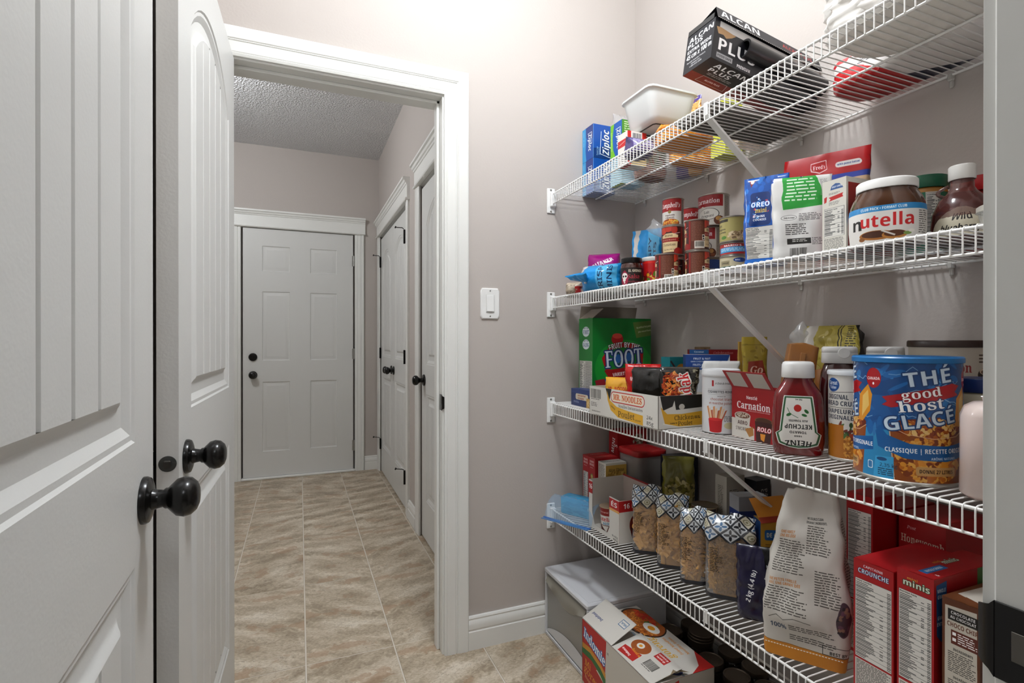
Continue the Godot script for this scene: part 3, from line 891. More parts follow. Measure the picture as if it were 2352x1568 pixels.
func face(c: CV, sz: Vector3, which: String) -> CV:
	var w := sz.x * 1000.0; var d := sz.z * 1000.0
	c.at({"left": 0.0, "front": d, "right": d + w, "top": d}[which], 0.0 if which == "top" else d)
	return c
# tin: printed body between rolled rims
func tin(called: String, label: String, pos: Vector3, yaw: float, r: float, h: float, m: Material, group := "", lid: Material = null) -> Node3D:
	var o := thing(called, label, "can", pos, yaw, group)
	var b := MB.new()
	b.lathe([[r, 0.004], [r, h - 0.004]], 32)
	part(o, "label_band", b.done(), m)
	var st: Material = lid if lid else mat(rgb("b9b7b2"), 0.32, 0.9)
	var t := MB.new()
	t.lathe([[r - 0.001, h - 0.0045], [r + 0.0012, h - 0.003], [r + 0.0014, h - 0.001], [r + 0.0004, h], [r - 0.0015, h - 0.0005], [r - 0.002, h - 0.004], [r * 0.8, h - 0.004], [r * 0.78, h - 0.003], [0.0, h - 0.003]], 32)
	part(o, "lid", t.done(), st)
	var bb := MB.new()
	bb.lathe([[0.0, 0.002], [r - 0.003, 0.002], [r - 0.001, 0.0], [r + 0.001, 0.0005], [r + 0.0013, 0.003], [r - 0.001, 0.0045]], 32)
	part(o, "base_rim", bb.done(), st)
	return o
func lathe_part(o: Node3D, called: String, prof: Array, m: Material, seg := 32, at := Vector3.ZERO) -> MeshInstance3D:
	return part(o, called, lathem(prof, seg), m, xf(at))
# bag: kind s (stands on a flat base), p (pillow, closed at both ends), t (tied top)
func bag_mesh(w: float, h: float, d: float, kind: String, sd: int, amp := 0.004, rows := 20, seg := 40, caps := true, v0 := 0.0, v1 := 1.0) -> ArrayMesh:
	var b := MB.new()
	var secs: Array = []
	for i in rows + 1:
		var v := lerpf(v0, v1, float(i) / rows)
		var hx := w * 0.5; var hz := d * 0.5
		match kind:
			"s":
				hz *= clampf(pow(maxf(1.0 - pow(v, 2.2), 0.0), 0.8), 0.012, 1.0)
				hx *= 0.93 + 0.07 * v
				if v < 0.03: hx *= 0.96; hz *= 0.9
			"p":
				var q := absf(v * 2.0 - 1.0)
				hz *= maxf(pow(maxf(1.0 - pow(q, 2.6), 0.0), 0.7), 0.012)
				hx *= 1.0 - 0.05 * (1.0 - q)
			"t":
				var q := smoothstep(0.62, 0.86, v)
				hx *= lerpf(1.0, 0.16, q); hz *= lerpf(1.0, 0.28, q)
				if v > 0.88: hx *= 1.0 + (v - 0.88) * 16.0; hz *= 1.0 + (v - 0.88) * 4.0
				if v < 0.06: hx *= 0.92; hz *= 0.86
		secs.append([v * h, hx, hz, hz * 0.85])
	var fn := FastNoiseLite.new(); fn.seed = sd; fn.frequency = 1.0; fn.fractal_octaves = 4; fn.fractal_type = FastNoiseLite.FRACTAL_RIDGED if amp >= 0.005 else FastNoiseLite.FRACTAL_FBM; fn.fractal_gain = 0.45
	var fm := FastNoiseLite.new(); fm.seed = sd + 5; fm.frequency = 1.0; fm.noise_type = FastNoiseLite.TYPE_CELLULAR
	b.loft(secs, seg, Rect2(0, 0, 1, 1), 0.35, caps, func(p: Vector3, n: Vector3, _v: float, _u: float):
		var q := p * 22.0
		var e := fn.get_noise_3d(q.x, q.y * 0.8, q.z) * 1.3 + fm.get_noise_3d(q.x * 1.4, q.y * 0.9, q.z * 1.4) * 0.5
		var g := minf(1.0, p.y / 0.02)
		var m := Vector3(n.x, 0, n.z)
		return p + m.normalized() * e * amp * g)
	return b.done()
func film(alpha := 0.16, tint := Color(0.95, 0.95, 0.95)) -> StandardMaterial3D: return mat(tint, 0.08, 0.0, alpha, "film")

func build_items():
	build_shelves()
	items_top()
	items_second()
	items_third()
	items_low()
	items_floor()
	pack_prints()

# ---------------------------------------------------------------- topmost shelf
func items_top():
	var y := top(1)
	var W := Color.WHITE
	# blue zip bag cartons
	var zs := Vector3(0.098, 0.132, 0.082)
	var zc := canvas(zs, 1.5, rgb("0f4fa8"))
	face(zc, zs, "left")
	zc.poly([[0, 0], [26, 0], [30, 40], [24, 90], [30, 132], [0, 132]], rgb("3ba0dc"))
	zc.text("SMART ZIP SEAL", 10, 40, 5, rgb("a9dcf5"), {"rot": 90, "w": 60})
	zc.poly([[26, 0], [82, 0], [82, 55], [28, 40]], rgb("2b3f86"))
	zc.text("Ziploc", 57, 66, 22, W, {"rot": 90, "skew": 0.15, "w": 66, "out": [1.4, rgb("1c3f8a")]})
	zc.line([[41, 28], [71, 28], [71, 74]], 2.0, W)
	face(zc, zs, "front")
	zc.poly([[0, 95], [98, 75], [98, 132], [0, 132]], rgb("0a3576"))
	zc.line([[0.7, 0], [0.7, 132]], 1.6, rgb("7fb9e6"))
	zc.text("Ziploc", 58, 66, 29, W, {"rot": -90, "skew": 0.2, "w": 96, "out": [1.6, rgb("0a3576")]})
	zc.line([[36, 26], [32, 114], [84, 126], [84, 98]], 2.2, W)
	zc.text("freezer bags", 18, 104, 5, rgb("b9dcf5"), {"rot": -90, "w": 34})
	zc.fine(24, 90, 10, 30, 3.0, rgb("9cc6ee"), 4)
	var zm := print_mat(zc.tex(), 0.35)
	for i in 2:
		var o := thing("zip_bag_box", ["lower dark blue zip bag box under its twin on top shelf", "upper dark blue zip bag box stacked by the corner wall"][i], "box", P(1.107, 1.788, y + i * 0.1328), 0.0, "blue zip bag boxes")
		part(o, "carton_body", carton_mesh(zs.x, zs.y, zs.z), zm)
		part(o, "top_flap", flap_mesh(zs.x, zs.y, zs.z, 0.6), zm)
	# green and blue carton on a pale blue one
	var gs := Vector3(0.1, 0.123, 0.075)
	var gc := canvas(gs, 1.5, rgb("0e58b4"))
	face(gc, gs, "left")
	gc.poly([[0, 0], [24, 0], [14, 50], [18, 95], [32, 123], [0, 123]], rgb("79c41f"))
	gc.text("SANDWICH", 8, 62, 5, rgb("d7f0a0"), {"rot": 90, "w": 70})
	gc.text("Ziploc", 52, 64, 21, W, {"rot": 90, "skew": 0.12, "w": 70, "out": [1.2, rgb("0b3f86")]})
	gc.line([[34, 24], [66, 24], [66, 74]], 1.8, W)
	face(gc, gs, "front")
	gc.rect(0, 0, 100, 123, rgb("7fc31e"))
	gc.rect(0, 0, 100, 55, rgb("4c8f22"))
	gc.fine(10, 6, 80, 44, 8.0, rgb("dfeccb"), 3)
	face(gc, gs, "top"); gc.rect(0, 0, 100, 75, rgb("1d62b8"))
	var gm := canvas(Vector3(0.1, 0.1, 0.075), 1.0, rgb("a9d4e6"))
	face(gm, Vector3(0.1, 0.1, 0.075), "top")
	gm.rect(0, 0, 18, 75, rgb("b7d34a")); gm.rect(18, 0, 60, 75, rgb("58b9dc")); gm.fine(20, 6, 60, 60, 6, rgb("e8f6fb"), 5)
	carton("wrap_box", "pale blue carton beneath the green zip bag box", "box", P(1.144, 1.643, y), 0.0, Vector3(0.1, 0.108, 0.075), gm)
	carton("sandwich_bag_box", "green and blue zip bag box behind red carton", "box", P(1.144, 1.643, y + 0.1088), 0.0, gs, gc)
	# crumpled clear bag against the corner
	var cb := thing("clear_bag", "crumpled clear plastic bag behind the blue zip bag boxes", "plastic bag", P(1.225, 1.762, y), 0.0)
	part(cb, "film", bag_mesh(0.12, 0.325, 0.09, "p", 71, 0.012), film(0.22))
	# red and white carton with bar code
	var rs := Vector3(0.075, 0.11, 0.055)
	var rc := canvas(rs, 1.6, rgb("e9e5df"))
	face(rc, rs, "left"); rc.rect(0, 22, 55, 24, rgb("c71f22")); rc.line([[8, 36], [40, 30]], 1.2, W); rc.rect(0, 62, 55, 48, rgb("efe9e2"))
	face(rc, rs, "front")
	rc.rect(0, 0, 14, 110, rgb("cf2321")); rc.rect(0, 34, 75, 12, rgb("cf2321")); rc.rect(58, 0, 17, 46, rgb("d32a22"))
	rc.rect(16, 1, 42, 32, rgb("f0efec")); rc.bars(20, 5, 34, 22, rgb("2e2f3a"), 8); rc.rect(14, 48, 61, 62, rgb("c9b27a"))
	face(rc, rs, "top"); rc.rect(0, 0, 75, 55, rgb("e6e2db")); rc.rect(0, 0, 20, 55, rgb("b7262a"))
	carton("bar_code_box", "small red and white carton showing a bar code", "box", P(1.034, 1.458, y), 0.0, rs, rc)
	# bag of orange shreds
	var sb := thing("snack_bag", "clear bag of reddish orange shreds beside the bar code carton", "bag", P(1.168, 1.538, y), 10.0)
	var sc := CV.new(300, 200, 1.0, rgb("a5553a"))
	sc.blobs(150, 100, 150, 100, 900, 6.0, [rgb("c06a3c"), rgb("8a3a25"), rgb("d9905a"), rgb("6e2c1e"), rgb("b89a86")], 3, 0.3)
	sc.blobs(150, 120, 60, 50, 60, 14, [rgb("8fae8a"), rgb("a9bfa4")], 9, 0.5)
	part(sb, "contents", bag_mesh(0.125, 0.19, 0.075, "s", 31, 0.006), print_mat(sc.tex(), 0.25))
	part(sb, "film", bag_mesh(0.129, 0.2, 0.081, "s", 31, 0.006), film(0.14))
	# purple bag, orange bags
	var pc := CV.new(260, 150, 1.0, rgb("4b3f72"))
	pc.rect(0, 0, 260, 30, rgb("3a3158")); pc.fine(90, 40, 80, 80, 8, rgb("b9b2d6"), 4)
	var pg := thing("candy_bag", "purple sweet bag lying behind the top shelf lip", "bag", P(0.99, 1.36, y), 0.0)
	part(pg, "film", bag_mesh(0.09, 0.055, 0.09, "s", 12, 0.005), print_mat(pc.tex(), 0.25))
	var oc := CV.new(420, 260, 1.0, rgb("d9831a"))
	oc.blobs(210, 130, 200, 120, 260, 14, [rgb("e79a2c"), rgb("c9701a"), rgb("f0b65a"), rgb("b9601a")], 6)
	oc.poly([[150, 40], [270, 110], [262, 140], [150, 75]], rgb("47308c"))
	oc.text("CHIPS", 206, 88, 12, W, {"rot": 30, "w": 70})
	var om := print_mat(oc.tex(), 0.22)
	var ob := thing("orange_bag", "orange sweet bag with purple ribbon under the white tub", "bag", P(1.06, 1.235, y), 0.0, "orange sweet bags")
	part(ob, "film", bag_mesh(0.17, 0.05, 0.14, "s", 17, 0.006), om)
	var ob2 := thing("orange_bag", "orange sweet bag further back, near the shelf wall", "bag", P(1.2, 1.365, y), 0.0, "orange sweet bags")
	part(ob2, "film", bag_mesh(0.16, 0.118, 0.06, "s", 23, 0.006), om)
	var kb := thing("clear_bag", "pinkish clear bag lying flat near the wall on top shelf", "plastic bag", P(1.25, 1.185, y), 0.0)
	part(kb, "film", bag_mesh(0.1, 0.07, 0.07, "p", 41, 0.008), mat(rgb("e3cfc4"), 0.2, 0, 0.6, "film"))
	# purple bag peeping over the tub
	var pk := CV.new(200, 260, 1.0, rgb("4a3a8c"))
	pk.poly([[100, 30], [200, 0], [200, 260], [110, 260]], rgb("dba45a")); pk.blobs(150, 60, 45, 60, 80, 8, [rgb("8c5a2a"), rgb("f0cf9a")], 4, 0.3)
	var pn := thing("snack_bag", "purple and tan snack bag standing behind the white tub", "bag", P(1.272, 1.455, y), -75.0)
	part(pn, "film", bag_mesh(0.1, 0.27, 0.045, "s", 51, 0.004), print_mat(pk.tex(), 0.3))
	# white tub resting on the bags
	var tub := thing("plastic_tub", "white plastic tub resting on bags on the top shelf", "tub", P(1.112, 1.418, y + 0.121), 0.0)
	var tb := MB.new()
	tb.loft([[0.0, 0.064, 0.058, 0.016], [0.004, 0.070, 0.064, 0.02], [0.016, 0.077, 0.071, 0.024], [0.096, 0.094, 0.079, 0.022], [0.098, 0.1, 0.085, 0.024], [0.104, 0.1, 0.085, 0.024], [0.104, 0.094, 0.079, 0.022], [0.02, 0.076, 0.07, 0.022], [0.016, 0.07, 0.064, 0.02]], 48, Rect2(0, 0, 1, 1), 0.6)
	var tubm := mat(rgb("dfe2e1"), 0.45)
	part(tub, "shell", tb.done(), tubm)
	var fr := MB.new()
	var fp: Array = []
	for q in MB.ring([-0.001, 0.052, 0.046, 0.012], 40): fp.append(q)
	fr.tube(fp, 0.0022, 6, true)
	part(tub, "foot_ring", fr.done(), mat(rgb("3a3733"), 0.5))
	# yellow green carton
	var yc := canvas(Vector3(0.07, 0.17, 0.06), 1.0, rgb("c9cf45"))
	face(yc, Vector3(0.07, 0.17, 0.06), "front"); yc.fine(14, 10, 50, 60, 7, rgb("5d6a1e"), 2)
	carton("green_box", "yellow green carton between the tub and black foil box", "box", P(1.255, 1.265, y), 0.0, Vector3(0.07, 0.17, 0.06), yc)
	# ribbed grey pan lying flat
	var pan := thing("oven_pan", "grey ribbed metal pan lying flat under the foil box", "pan", P(1.125, 1.075, y), 0.0)
	part(pan, "tray", boxm(Vector3(0, 0.006, 0), Vector3(0.33, 0.008, 0.15), 0.002), mat(rgb("8b8883"), 0.4, 0.4))
	for i in 9: part(pan, "rib", boxm(Vector3(0, 0.001, -0.064 + i * 0.016), Vector3(0.31, 0.002, 0.004), 0.0005), mat(rgb("77746f"), 0.45, 0.4))
	part(pan, "rim", tubem([Vector3(-0.165, 0.012, 0.075), Vector3(0.165, 0.012, 0.075), Vector3(0.165, 0.012, -0.075), Vector3(-0.165, 0.012, -0.075), Vector3(-0.165, 0.012, 0.0749)], 0.0035, 6), mat(rgb("4a4845"), 0.4, 0.5))
	# black foil box, open, tilted on the pan
	var fs := Vector3(0.372, 0.105, 0.1)
	var fc := canvas(fs, 2.0, rgb("15161c"))
	face(fc, fs, "left")
	fc.text("ALCAN", 52, 17, 13, W, {"w": 86, "skew": 0.0})
	fc.text("PLUS", 33, 32, 11, W, {"w": 54})
	fc.text("EXTRA WIDE", 50, 48, 8.5, W, {"w": 84})
	fc.text("45 cm x 100 m", 51, 63, 13, W, {"w": 88})
	fc.text("Reynolds Consumer Products", 44, 78, 4, rgb("d8d8d8"), {"w": 66})
	fc.text("Canada Inc.", 44, 85, 4, rgb("d8d8d8"), {"w": 34})
	fc.text("1-800-433-2244", 44, 92, 4, rgb("d8d8d8"), {"w": 44})
	face(fc, fs, "front")
	fc.rect(16, 5, 356, 19, rgb("c9c8c6"))
	fc.poly([[6, 22], [20, 20], [70, 25], [58, 34], [40, 42], [30, 36], [14, 38]], rgb("b08a5e"))
	fc.text("PLUS", 80, 62, 30, W, {"w": 122, "sx": 1.1})
	fc.rect(16, 84, 52, 13, rgb("9a9a9c")); fc.text("FOOD SAFE", 42, 90.5, 5, rgb("1a1a1a"), {"w": 44})
	fc.text("PREMIUM", 106, 95, 8, W, {"w": 44}); fc.text("ALUMINUM FOIL", 240, 60, 18, rgb("dadada"), {"w": 150})
	face(fc, fs, "top")
	fc.rect(0, 66, 372, 34, rgb("7a1216"))
	fc.text("ALCAN", 86, 18, 16, W, {"w": 110}); fc.text("PLUS", 66, 38, 14, W, {"w": 70})
	fc.fine(40, 50, 90, 12, 5, rgb("b9b9b9"), 3); fc.fine(150, 8, 200, 54, 7, rgb("6a6a6c"), 5)
	fc.line([[40, 66], [120, 66], [128, 92], [34, 92], [40, 66]], 1.2, rgb("d8d8d8")); fc.text("ALCAN PLUS", 80, 79, 6, W, {"w": 50})
	var fo := thing("foil_box", "long black foil box with open lid on the topmost shelf", "box", P(1.116, 1.041, y + 0.0835), 0.0)
	fo.rotation_degrees.z = -9.5
	var fm := print_mat(fc.tex(), 0.4)
	part(fo, "carton_body", carton_mesh(fs.x, fs.y, fs.z, false), fm)
	part(fo, "inside", boxes([[Vector3(-0.184, 0.001, -0.049), Vector3(0.184, 0.004, 0.049)], [Vector3(-0.185, 0.004, -0.049), Vector3(0.185, 0.1045, -0.0475)]]), mat(rgb("8b6e4e"), 0.8))
	var lc := CV.new(372, 60, 2.0, rgb("1b1c22"))
	lc.text("ALCAN PLUS", 180, 30, 28, W, {"w": 300, "skew": 0.0})
	var lb := MB.new()
	var hinge_y := 0.105
	lb.quad(Vector3(-0.186, hinge_y + 0.028, 0.045), Vector3(0.186, hinge_y + 0.028, 0.045), Vector3(0.186, hinge_y + 0.001, -0.05), Vector3(-0.186, hinge_y + 0.001, -0.05))
	lb.quad(Vector3(-0.186, hinge_y + 0.0265, 0.0455), Vector3(0.186, hinge_y + 0.0265, 0.0455), Vector3(0.186, hinge_y, -0.0505), Vector3(-0.186, hinge_y, -0.0505))
	part(fo, "lid", lb.done(), print_mat(lc.tex(), 0.4))
	var le := MB.new()
	le.quad(Vector3(-0.1862, hinge_y - 0.002, 0.056), Vector3(0.186, hinge_y - 0.002, 0.056), Vector3(0.186, hinge_y + 0.028, 0.0455), Vector3(-0.1862, hinge_y + 0.028, 0.0455))
	part(fo, "lid_lip", le.done(), print_mat(lc_tex2(), 0.4))
	part(fo, "lid_end", boxes([[Vector3(-0.187, hinge_y, -0.048), Vector3(-0.1855, hinge_y + 0.014, 0.044)]]), mat(rgb("23211f"), 0.6))
	var teeth := MB.new()
	for i in 60:
		var x0 := -0.186 + i * 0.0062
		teeth.out([Vector3(x0, hinge_y - 0.002, 0.0562), Vector3(x0 + 0.0062, hinge_y - 0.002, 0.0562), Vector3(x0 + 0.0031, hinge_y - 0.0055, 0.0575)], Vector3(0, hinge_y, 0))
	part(fo, "cutter", teeth.done(), M.steel, Transform3D(), "serrated metal cutter edge", "stuff")
	var roll := MB.new()
	roll.lathe([[0.019, -0.15], [0.024, -0.15], [0.024, 0.16], [0.019, 0.16], [0.019, -0.15]], 28, Rect2(0, 0, 1, 1), 0.7, xf(Vector3(0.06, 0.058, 0.052), 0, 0, -90))
	part(fo, "roll", roll.done(), mat(rgb("0f0f11"), 0.3), Transform3D(), "black roll sticking out of the box")
	# white carrier bag, printed bags
	var wbm := mat(rgb("e9e6e1"), 0.35, 0, 1, "bag")
	wbm.backlight_enabled = true; wbm.backlight = Color(0.6, 0.59, 0.57)
	var wb := thing("carrier_bag", "white crumpled carrier bag filling the near end of top shelf", "plastic bag", P(1.035, 0.52, y), 88.0)
	part(wb, "film", bag_mesh(0.44, 0.2, 0.19, "s", 61, 0.02, 44, 90), wbm)
	part(wb, "knot", bag_mesh(0.05, 0.04, 0.04, "p", 62, 0.006, 10, 20), wbm, xf(Vector3(-0.15, 0.012, 0.07), 20, 0, 60))
	var nc := CV.new(520, 260, 1.0, rgb("e2deda"))
	nc.poly([[0, 150], [220, 190], [260, 260], [0, 260]], rgb("b9181c"))
	nc.poly([[200, 40], [330, 60], [340, 120], [210, 110]], rgb("1f6fb4"))
	nc.blobs(280, 85, 40, 20, 12, 8, [rgb("d9a24a"), rgb("e9c27a")], 4)
	nc.fine(220, 130, 160, 60, 9, rgb("2e2e33"), 7)
	nc.text("U", 400, 120, 70, rgb("1658a8"), {"out": [5, rgb("c21f25")]})
	nc.poly([[430, 20], [520, 20], [520, 260], [450, 260]], rgb("1b1f3a"))
	nc.poly([[60, 20], [190, 60], [190, 120], [80, 110]], rgb("c4202a"))
	var nb := thing("printed_bag", "red, white and blue printed bag near the wall beside carrier bag", "bag", P(1.222, 0.72, y), -90.0)
	part(nb, "film", bag_mesh(0.3, 0.1, 0.15, "s", 63, 0.008, 18, 44), print_mat(nc.tex(), 0.3))
	var db := thing("dark_bag", "dark navy bag at the near end of top shelf", "bag", P(1.24, 0.42, y), 90.0)
	part(db, "film", bag_mesh(0.26, 0.1, 0.1, "s", 64, 0.007), mat(rgb("191c2c"), 0.3))
func lc_tex2() -> Image:
	var c := CV.new(372, 32, 2.0, rgb("202127"))
	c.text("ALCAN", 78, 15, 20, Color.WHITE, {"w": 130, "sx": 1.1})
	c.text("ALCAN PLUS", 280, 15, 12, rgb("c83a3a"), {"w": 110})
	return c.tex()

# ---------------------------------------------------------------- second shelf
func items_second():
	var y := top(2)
	var W := Color.WHITE
	var K := rgb("17130f")
	# small bread bag at the far end
	var b0 := thing("snack_bag", "small beige and red snack bag beside the far wall bracket", "bag", P(0.972, 1.745, y), -50.0)
	var c0 := CV.new(160, 100, 1.2, rgb("b8a792")); c0.rect(90, 40, 30, 60, rgb("a3231f")); c0.blobs(60, 50, 40, 40, 60, 6, [rgb("8d7a66"), rgb("cbbda8")], 2)
	part(b0, "film", bag_mesh(0.06, 0.05, 0.04, "p", 81, 0.005), print_mat(c0.tex(), 0.3))
	# tied blue bags of rice cakes
	var c1 := CV.new(420, 170, 1.4, rgb("1b94dd"))
	c1.poly([[130, 0], [165, 0], [158, 80], [142, 80]], rgb("d9d3cc"))
	c1.rect(218, 0, 70, 170, rgb("56b4e6"))
	c1.text("CRISPY", 232, 85, 15, rgb("16335e"), {"rot": -90, "w": 120, "f": "s", "out": [0.5, rgb("16335e")]})
	c1.text("MINIS", 262, 90, 16, rgb("16335e"), {"rot": -90, "w": 100, "f": "s", "out": [0.5, rgb("16335e")]})
	c1.text("CRISPY", 75, 85, 15, rgb("16335e"), {"rot": -90, "w": 120, "f": "s"})
	var bm := print_mat(c1.tex(), 0.18)
	var b1 := thing("rice_cake_bag", "bright blue bag with tied neck lying at the shelf lip", "bag", P(1.022, 1.615, y), -62.0, "blue rice cake bags")
	part(b1, "film", bag_mesh(0.15, 0.103, 0.15, "p", 82, 0.008, 22, 44), bm)
	var nk := MB.new()
	nk.loft([[0.0, 0.012, 0.012, 0.012], [0.02, 0.02, 0.012, 0.01], [0.045, 0.045, 0.010, 0.006], [0.06, 0.055, 0.003, 0.002]], 32, Rect2(0, 0, 1, 1), 0.4, true, func(p, n, v, u): return p + n * sin(u * 60.0) * 0.004 * v)
	part(b1, "gathered_neck", nk.done(), mat(rgb("1b94dd"), 0.18), xf(Vector3(-0.03, 0.045, 0.062), 78, -18, 0))
	part(b1, "tie", boxm(Vector3(0, 0, 0), Vector3(0.008, 0.026, 0.012), 0.002), mat(rgb("e6e4e0"), 0.4), xf(Vector3(-0.03, 0.043, 0.072), 0, 0, -12))
	var b2 := thing("magenta_bag", "magenta bag lying behind the tied blue bag", "bag", P(1.1, 1.735, y), -40.0)
	var c2 := CV.new(320, 200, 1.2, rgb("a0107c")); c2.text("QUAKER", 160, 60, 16, W, {"rot": -26, "w": 80}); c2.line([[120, 110], [200, 70]], 3, rgb("d870bd"))
	part(b2, "film", bag_mesh(0.125, 0.165, 0.1, "p", 83, 0.004), print_mat(c2.tex(), 0.18))
	var b3 := thing("rice_cake_bag", "bright blue bag slumped above the dark salsa jar", "bag", P(1.155, 1.535, y), -58.0, "blue rice cake bags")
	part(b3, "film", bag_mesh(0.11, 0.225, 0.05, "s", 84, 0.006), bm)
	part(b3, "clear_end", bag_mesh(0.1, 0.05, 0.02, "p", 85, 0.006, 8, 24), film(0.3), xf(Vector3(0.03, 0.19, 0), 0, 0, -40))
	# salsa jar
	var sj := thing("salsa_jar", "dark salsa jar with black lid at the shelf front", "jar", P(1.037, 1.466, y), -34.0)
	lathe_part(sj, "glass", [[0.0, 0.0], [0.034, 0.0], [0.0365, 0.004], [0.0365, 0.074], [0.033, 0.083], [0.031, 0.088], [0.0, 0.088]], mat(rgb("3b1710"), 0.12, 0, 1, "coat"))
	lathe_part(sj, "lid", [[0.0335, 0.087], [0.035, 0.089], [0.035, 0.102], [0.033, 0.104], [0.0, 0.1045]], mat(rgb("100f0f"), 0.3))
	var cs := CV.new(232, 64, 2.2, rgb("241a18"))
	cs.rect(0, 60, 232, 4, rgb("6e5a50"))
	cs.text("EL GRINGO", 130, 11, 8, rgb("e9dfc8"), {"w": 48})
	cs.text("Salsa", 124, 30, 13, rgb("c8283c"), {"f": "e", "skew": 0.2, "w": 40})
	cs.text("récolte rouge", 128, 47, 6, rgb("c23048"), {"f": "e", "w": 50})
	cs.poly([[78, 20], [92, 8], [102, 20], [106, 36], [100, 60], [86, 64], [78, 46]], rgb("9a1c3c"))
	cs.ell(91, 28, 11, 11, rgb("ece6df")); cs.ell(90, 40, 6, 7, rgb("ece6df")); cs.ell(86, 29, 3.4, 3.4, K); cs.ell(96, 29, 3.4, 3.4, K); cs.ell(91, 50, 3, 3, rgb("ece6df"))
	var sl := MB.new(); sl.lathe([[0.0368, 0.006], [0.0368, 0.07]], 40)
	part(sj, "label", sl.done(), print_mat(cs.tex(), 0.4))
	# red tub with white lid
	var rt := thing("snack_tub", "red snack tub with white lid beside the salsa jar", "tub", P(1.112, 1.4475, y), -30.0)
	var cr := CV.new(236, 84, 1.6, rgb("c4191c"))
	cr.rect(0, 0, 236, 10, rgb("e02a22")); cr.blobs(112, 60, 45, 26, 60, 8, [rgb("d9a423"), rgb("7a1512"), rgb("e6c34a"), rgb("5a7a22")], 3)
	cr.rect(146, 12, 28, 72, rgb("d8d4cc")); cr.fine(149, 16, 22, 64, 3.2, rgb("4a4744"), 3)
	var rb := MB.new(); rb.lathe([[0.0, 0.0], [0.0345, 0.0]], 32); rb.lathe([[0.0345, 0.0], [0.0375, 0.098]], 36)
	part(rt, "tub_wall", rb.done(), print_mat(cr.tex(), 0.3))
	lathe_part(rt, "lid", [[0.0378, 0.094], [0.039, 0.096], [0.039, 0.106], [0.037, 0.108], [0.0, 0.108]], M.white)
	# broth cartons at the back
	var s1 := Vector3(0.09, 0.19, 0.06)
	var k1 := canvas(s1, 1.3, rgb("dcdad6"))
	face(k1, s1, "front")
	k1.ell(46, 26, 17, 22, rgb("4b3530")); k1.ell(46, 26, 10, 14, rgb("8a7468")); k1.ell(46, 26, 6, 9, rgb("332420"))
	k1.text("Rich, flavourful", 52, 66, 6, K, {"f": "e", "w": 60}); k1.text("ready with", 52, 76, 6, K, {"f": "e", "w": 44}); k1.blobs(18, 62, 12, 18, 20, 6, [rgb("8d6f5a"), rgb("c9b6a2")], 3)
	face(k1, s1, "left"); k1.line([[10, 20], [40, 50], [20, 90]], 1.5, K); k1.ell(36, 26, 8, 12, rgb("8f8b86")); k1.blobs(30, 90, 20, 30, 30, 6, [rgb("9a7a60"), rgb("cfc3b4")], 5)
	var bx := carton("broth_carton", "white broth carton with red screw cap at the back", "carton", P(1.248, 1.6, y), -12.0, s1, k1)
	lathe_part(bx, "cap", [[0.0, 0.19], [0.015, 0.19], [0.015, 0.207], [0.0, 0.208]], mat(rgb("c81d1e"), 0.35), 20, Vector3(-0.012, 0, 0.008))
	var s2 := Vector3(0.075, 0.235, 0.05)
	var k2 := canvas(s2, 1.3, rgb("4a342a"))
	for fc in ["front", "left"]:
		face(k2, s2, fc)
		k2.rect(0, 0, 75, 50, rgb("1c3a82")); k2.text("STELLA", 36, 34, 12, W, {"w": 56}); k2.line([[12, 20], [36, 12], [60, 18]], 3, rgb("d9a24a"))
		k2.ell(36, 96, 24, 24, rgb("b9673c")); k2.ell(36, 96, 16, 16, rgb("8d3c1e")); k2.fine(10, 56, 50, 14, 5, rgb("cbb69c"), 4)
	carton("lasagna_box", "brown and blue pasta box behind the tomato cans", "box", P(1.262, 1.495, y), -20.0, s2, k2)
	# tomato cans
	var tc := CV.new(217, 84, 2.0, rgb("3d100c"))
	for ox in [0.0, 108.5]:
		tc.at(ox, 0)
		tc.rect(84, 0, 25, 84, rgb("8c1512")); tc.rect(0, 0, 10, 84, rgb("7a1410"))
		tc.ell(24, 8, 14, 14, rgb("c8412a")); tc.ell(44, 4, 14, 12, rgb("b8331f")); tc.ell(62, 9, 10, 12, rgb("a52a1a"))
		tc.poly([[18, 26], [36, 20], [58, 20], [74, 26], [70, 78], [22, 78]], rgb("d9c193"))
		tc.text("HEINZ", 44, 27, 5.5, rgb("3a2416"), {"w": 26, "f": "eb"})
		tc.poly([[8, 34], [80, 34], [74, 40], [80, 46], [8, 46], [14, 40]], rgb("8f1a16")); tc.text("Diced & Roasted", 44, 40, 3.8, rgb("f0e2c0"), {"w": 46, "f": "e"})
		tc.text("Tomatoes", 45, 55, 7.5, rgb("3a2416"), {"w": 42, "f": "e", "skew": 0.2}); tc.text("12 g 28 g 540 ml", 45, 70, 3, rgb("5a4430"), {"w": 36})
		tc.ell(74, 76, 13, 11, rgb("8c1613")); tc.line([[62, 22], [80, 18]], 2, rgb("c9a0a0"))
	tc.at(80, 0); tc.rect(10, 0, 42, 84, rgb("59281a")); tc.fine(13, 4, 36, 58, 2.6, rgb("8a5a44"), 9, 0.1); tc.rect(22, 60, 30, 22, rgb("d8d2c8")); tc.bars(25, 62, 24, 15, K, 4); tc.rect(44, 42, 9, 16, rgb("d8d2c8")); tc.ell(48, 47, 3, 3, K); tc.poly([[45, 56], [48.5, 51], [52, 56]], K)
	var tm := print_mat(tc.tex(), 0.3)
	var th := 0.0925
	var steel := mat(rgb("a8a29a"), 0.28, 0.9)
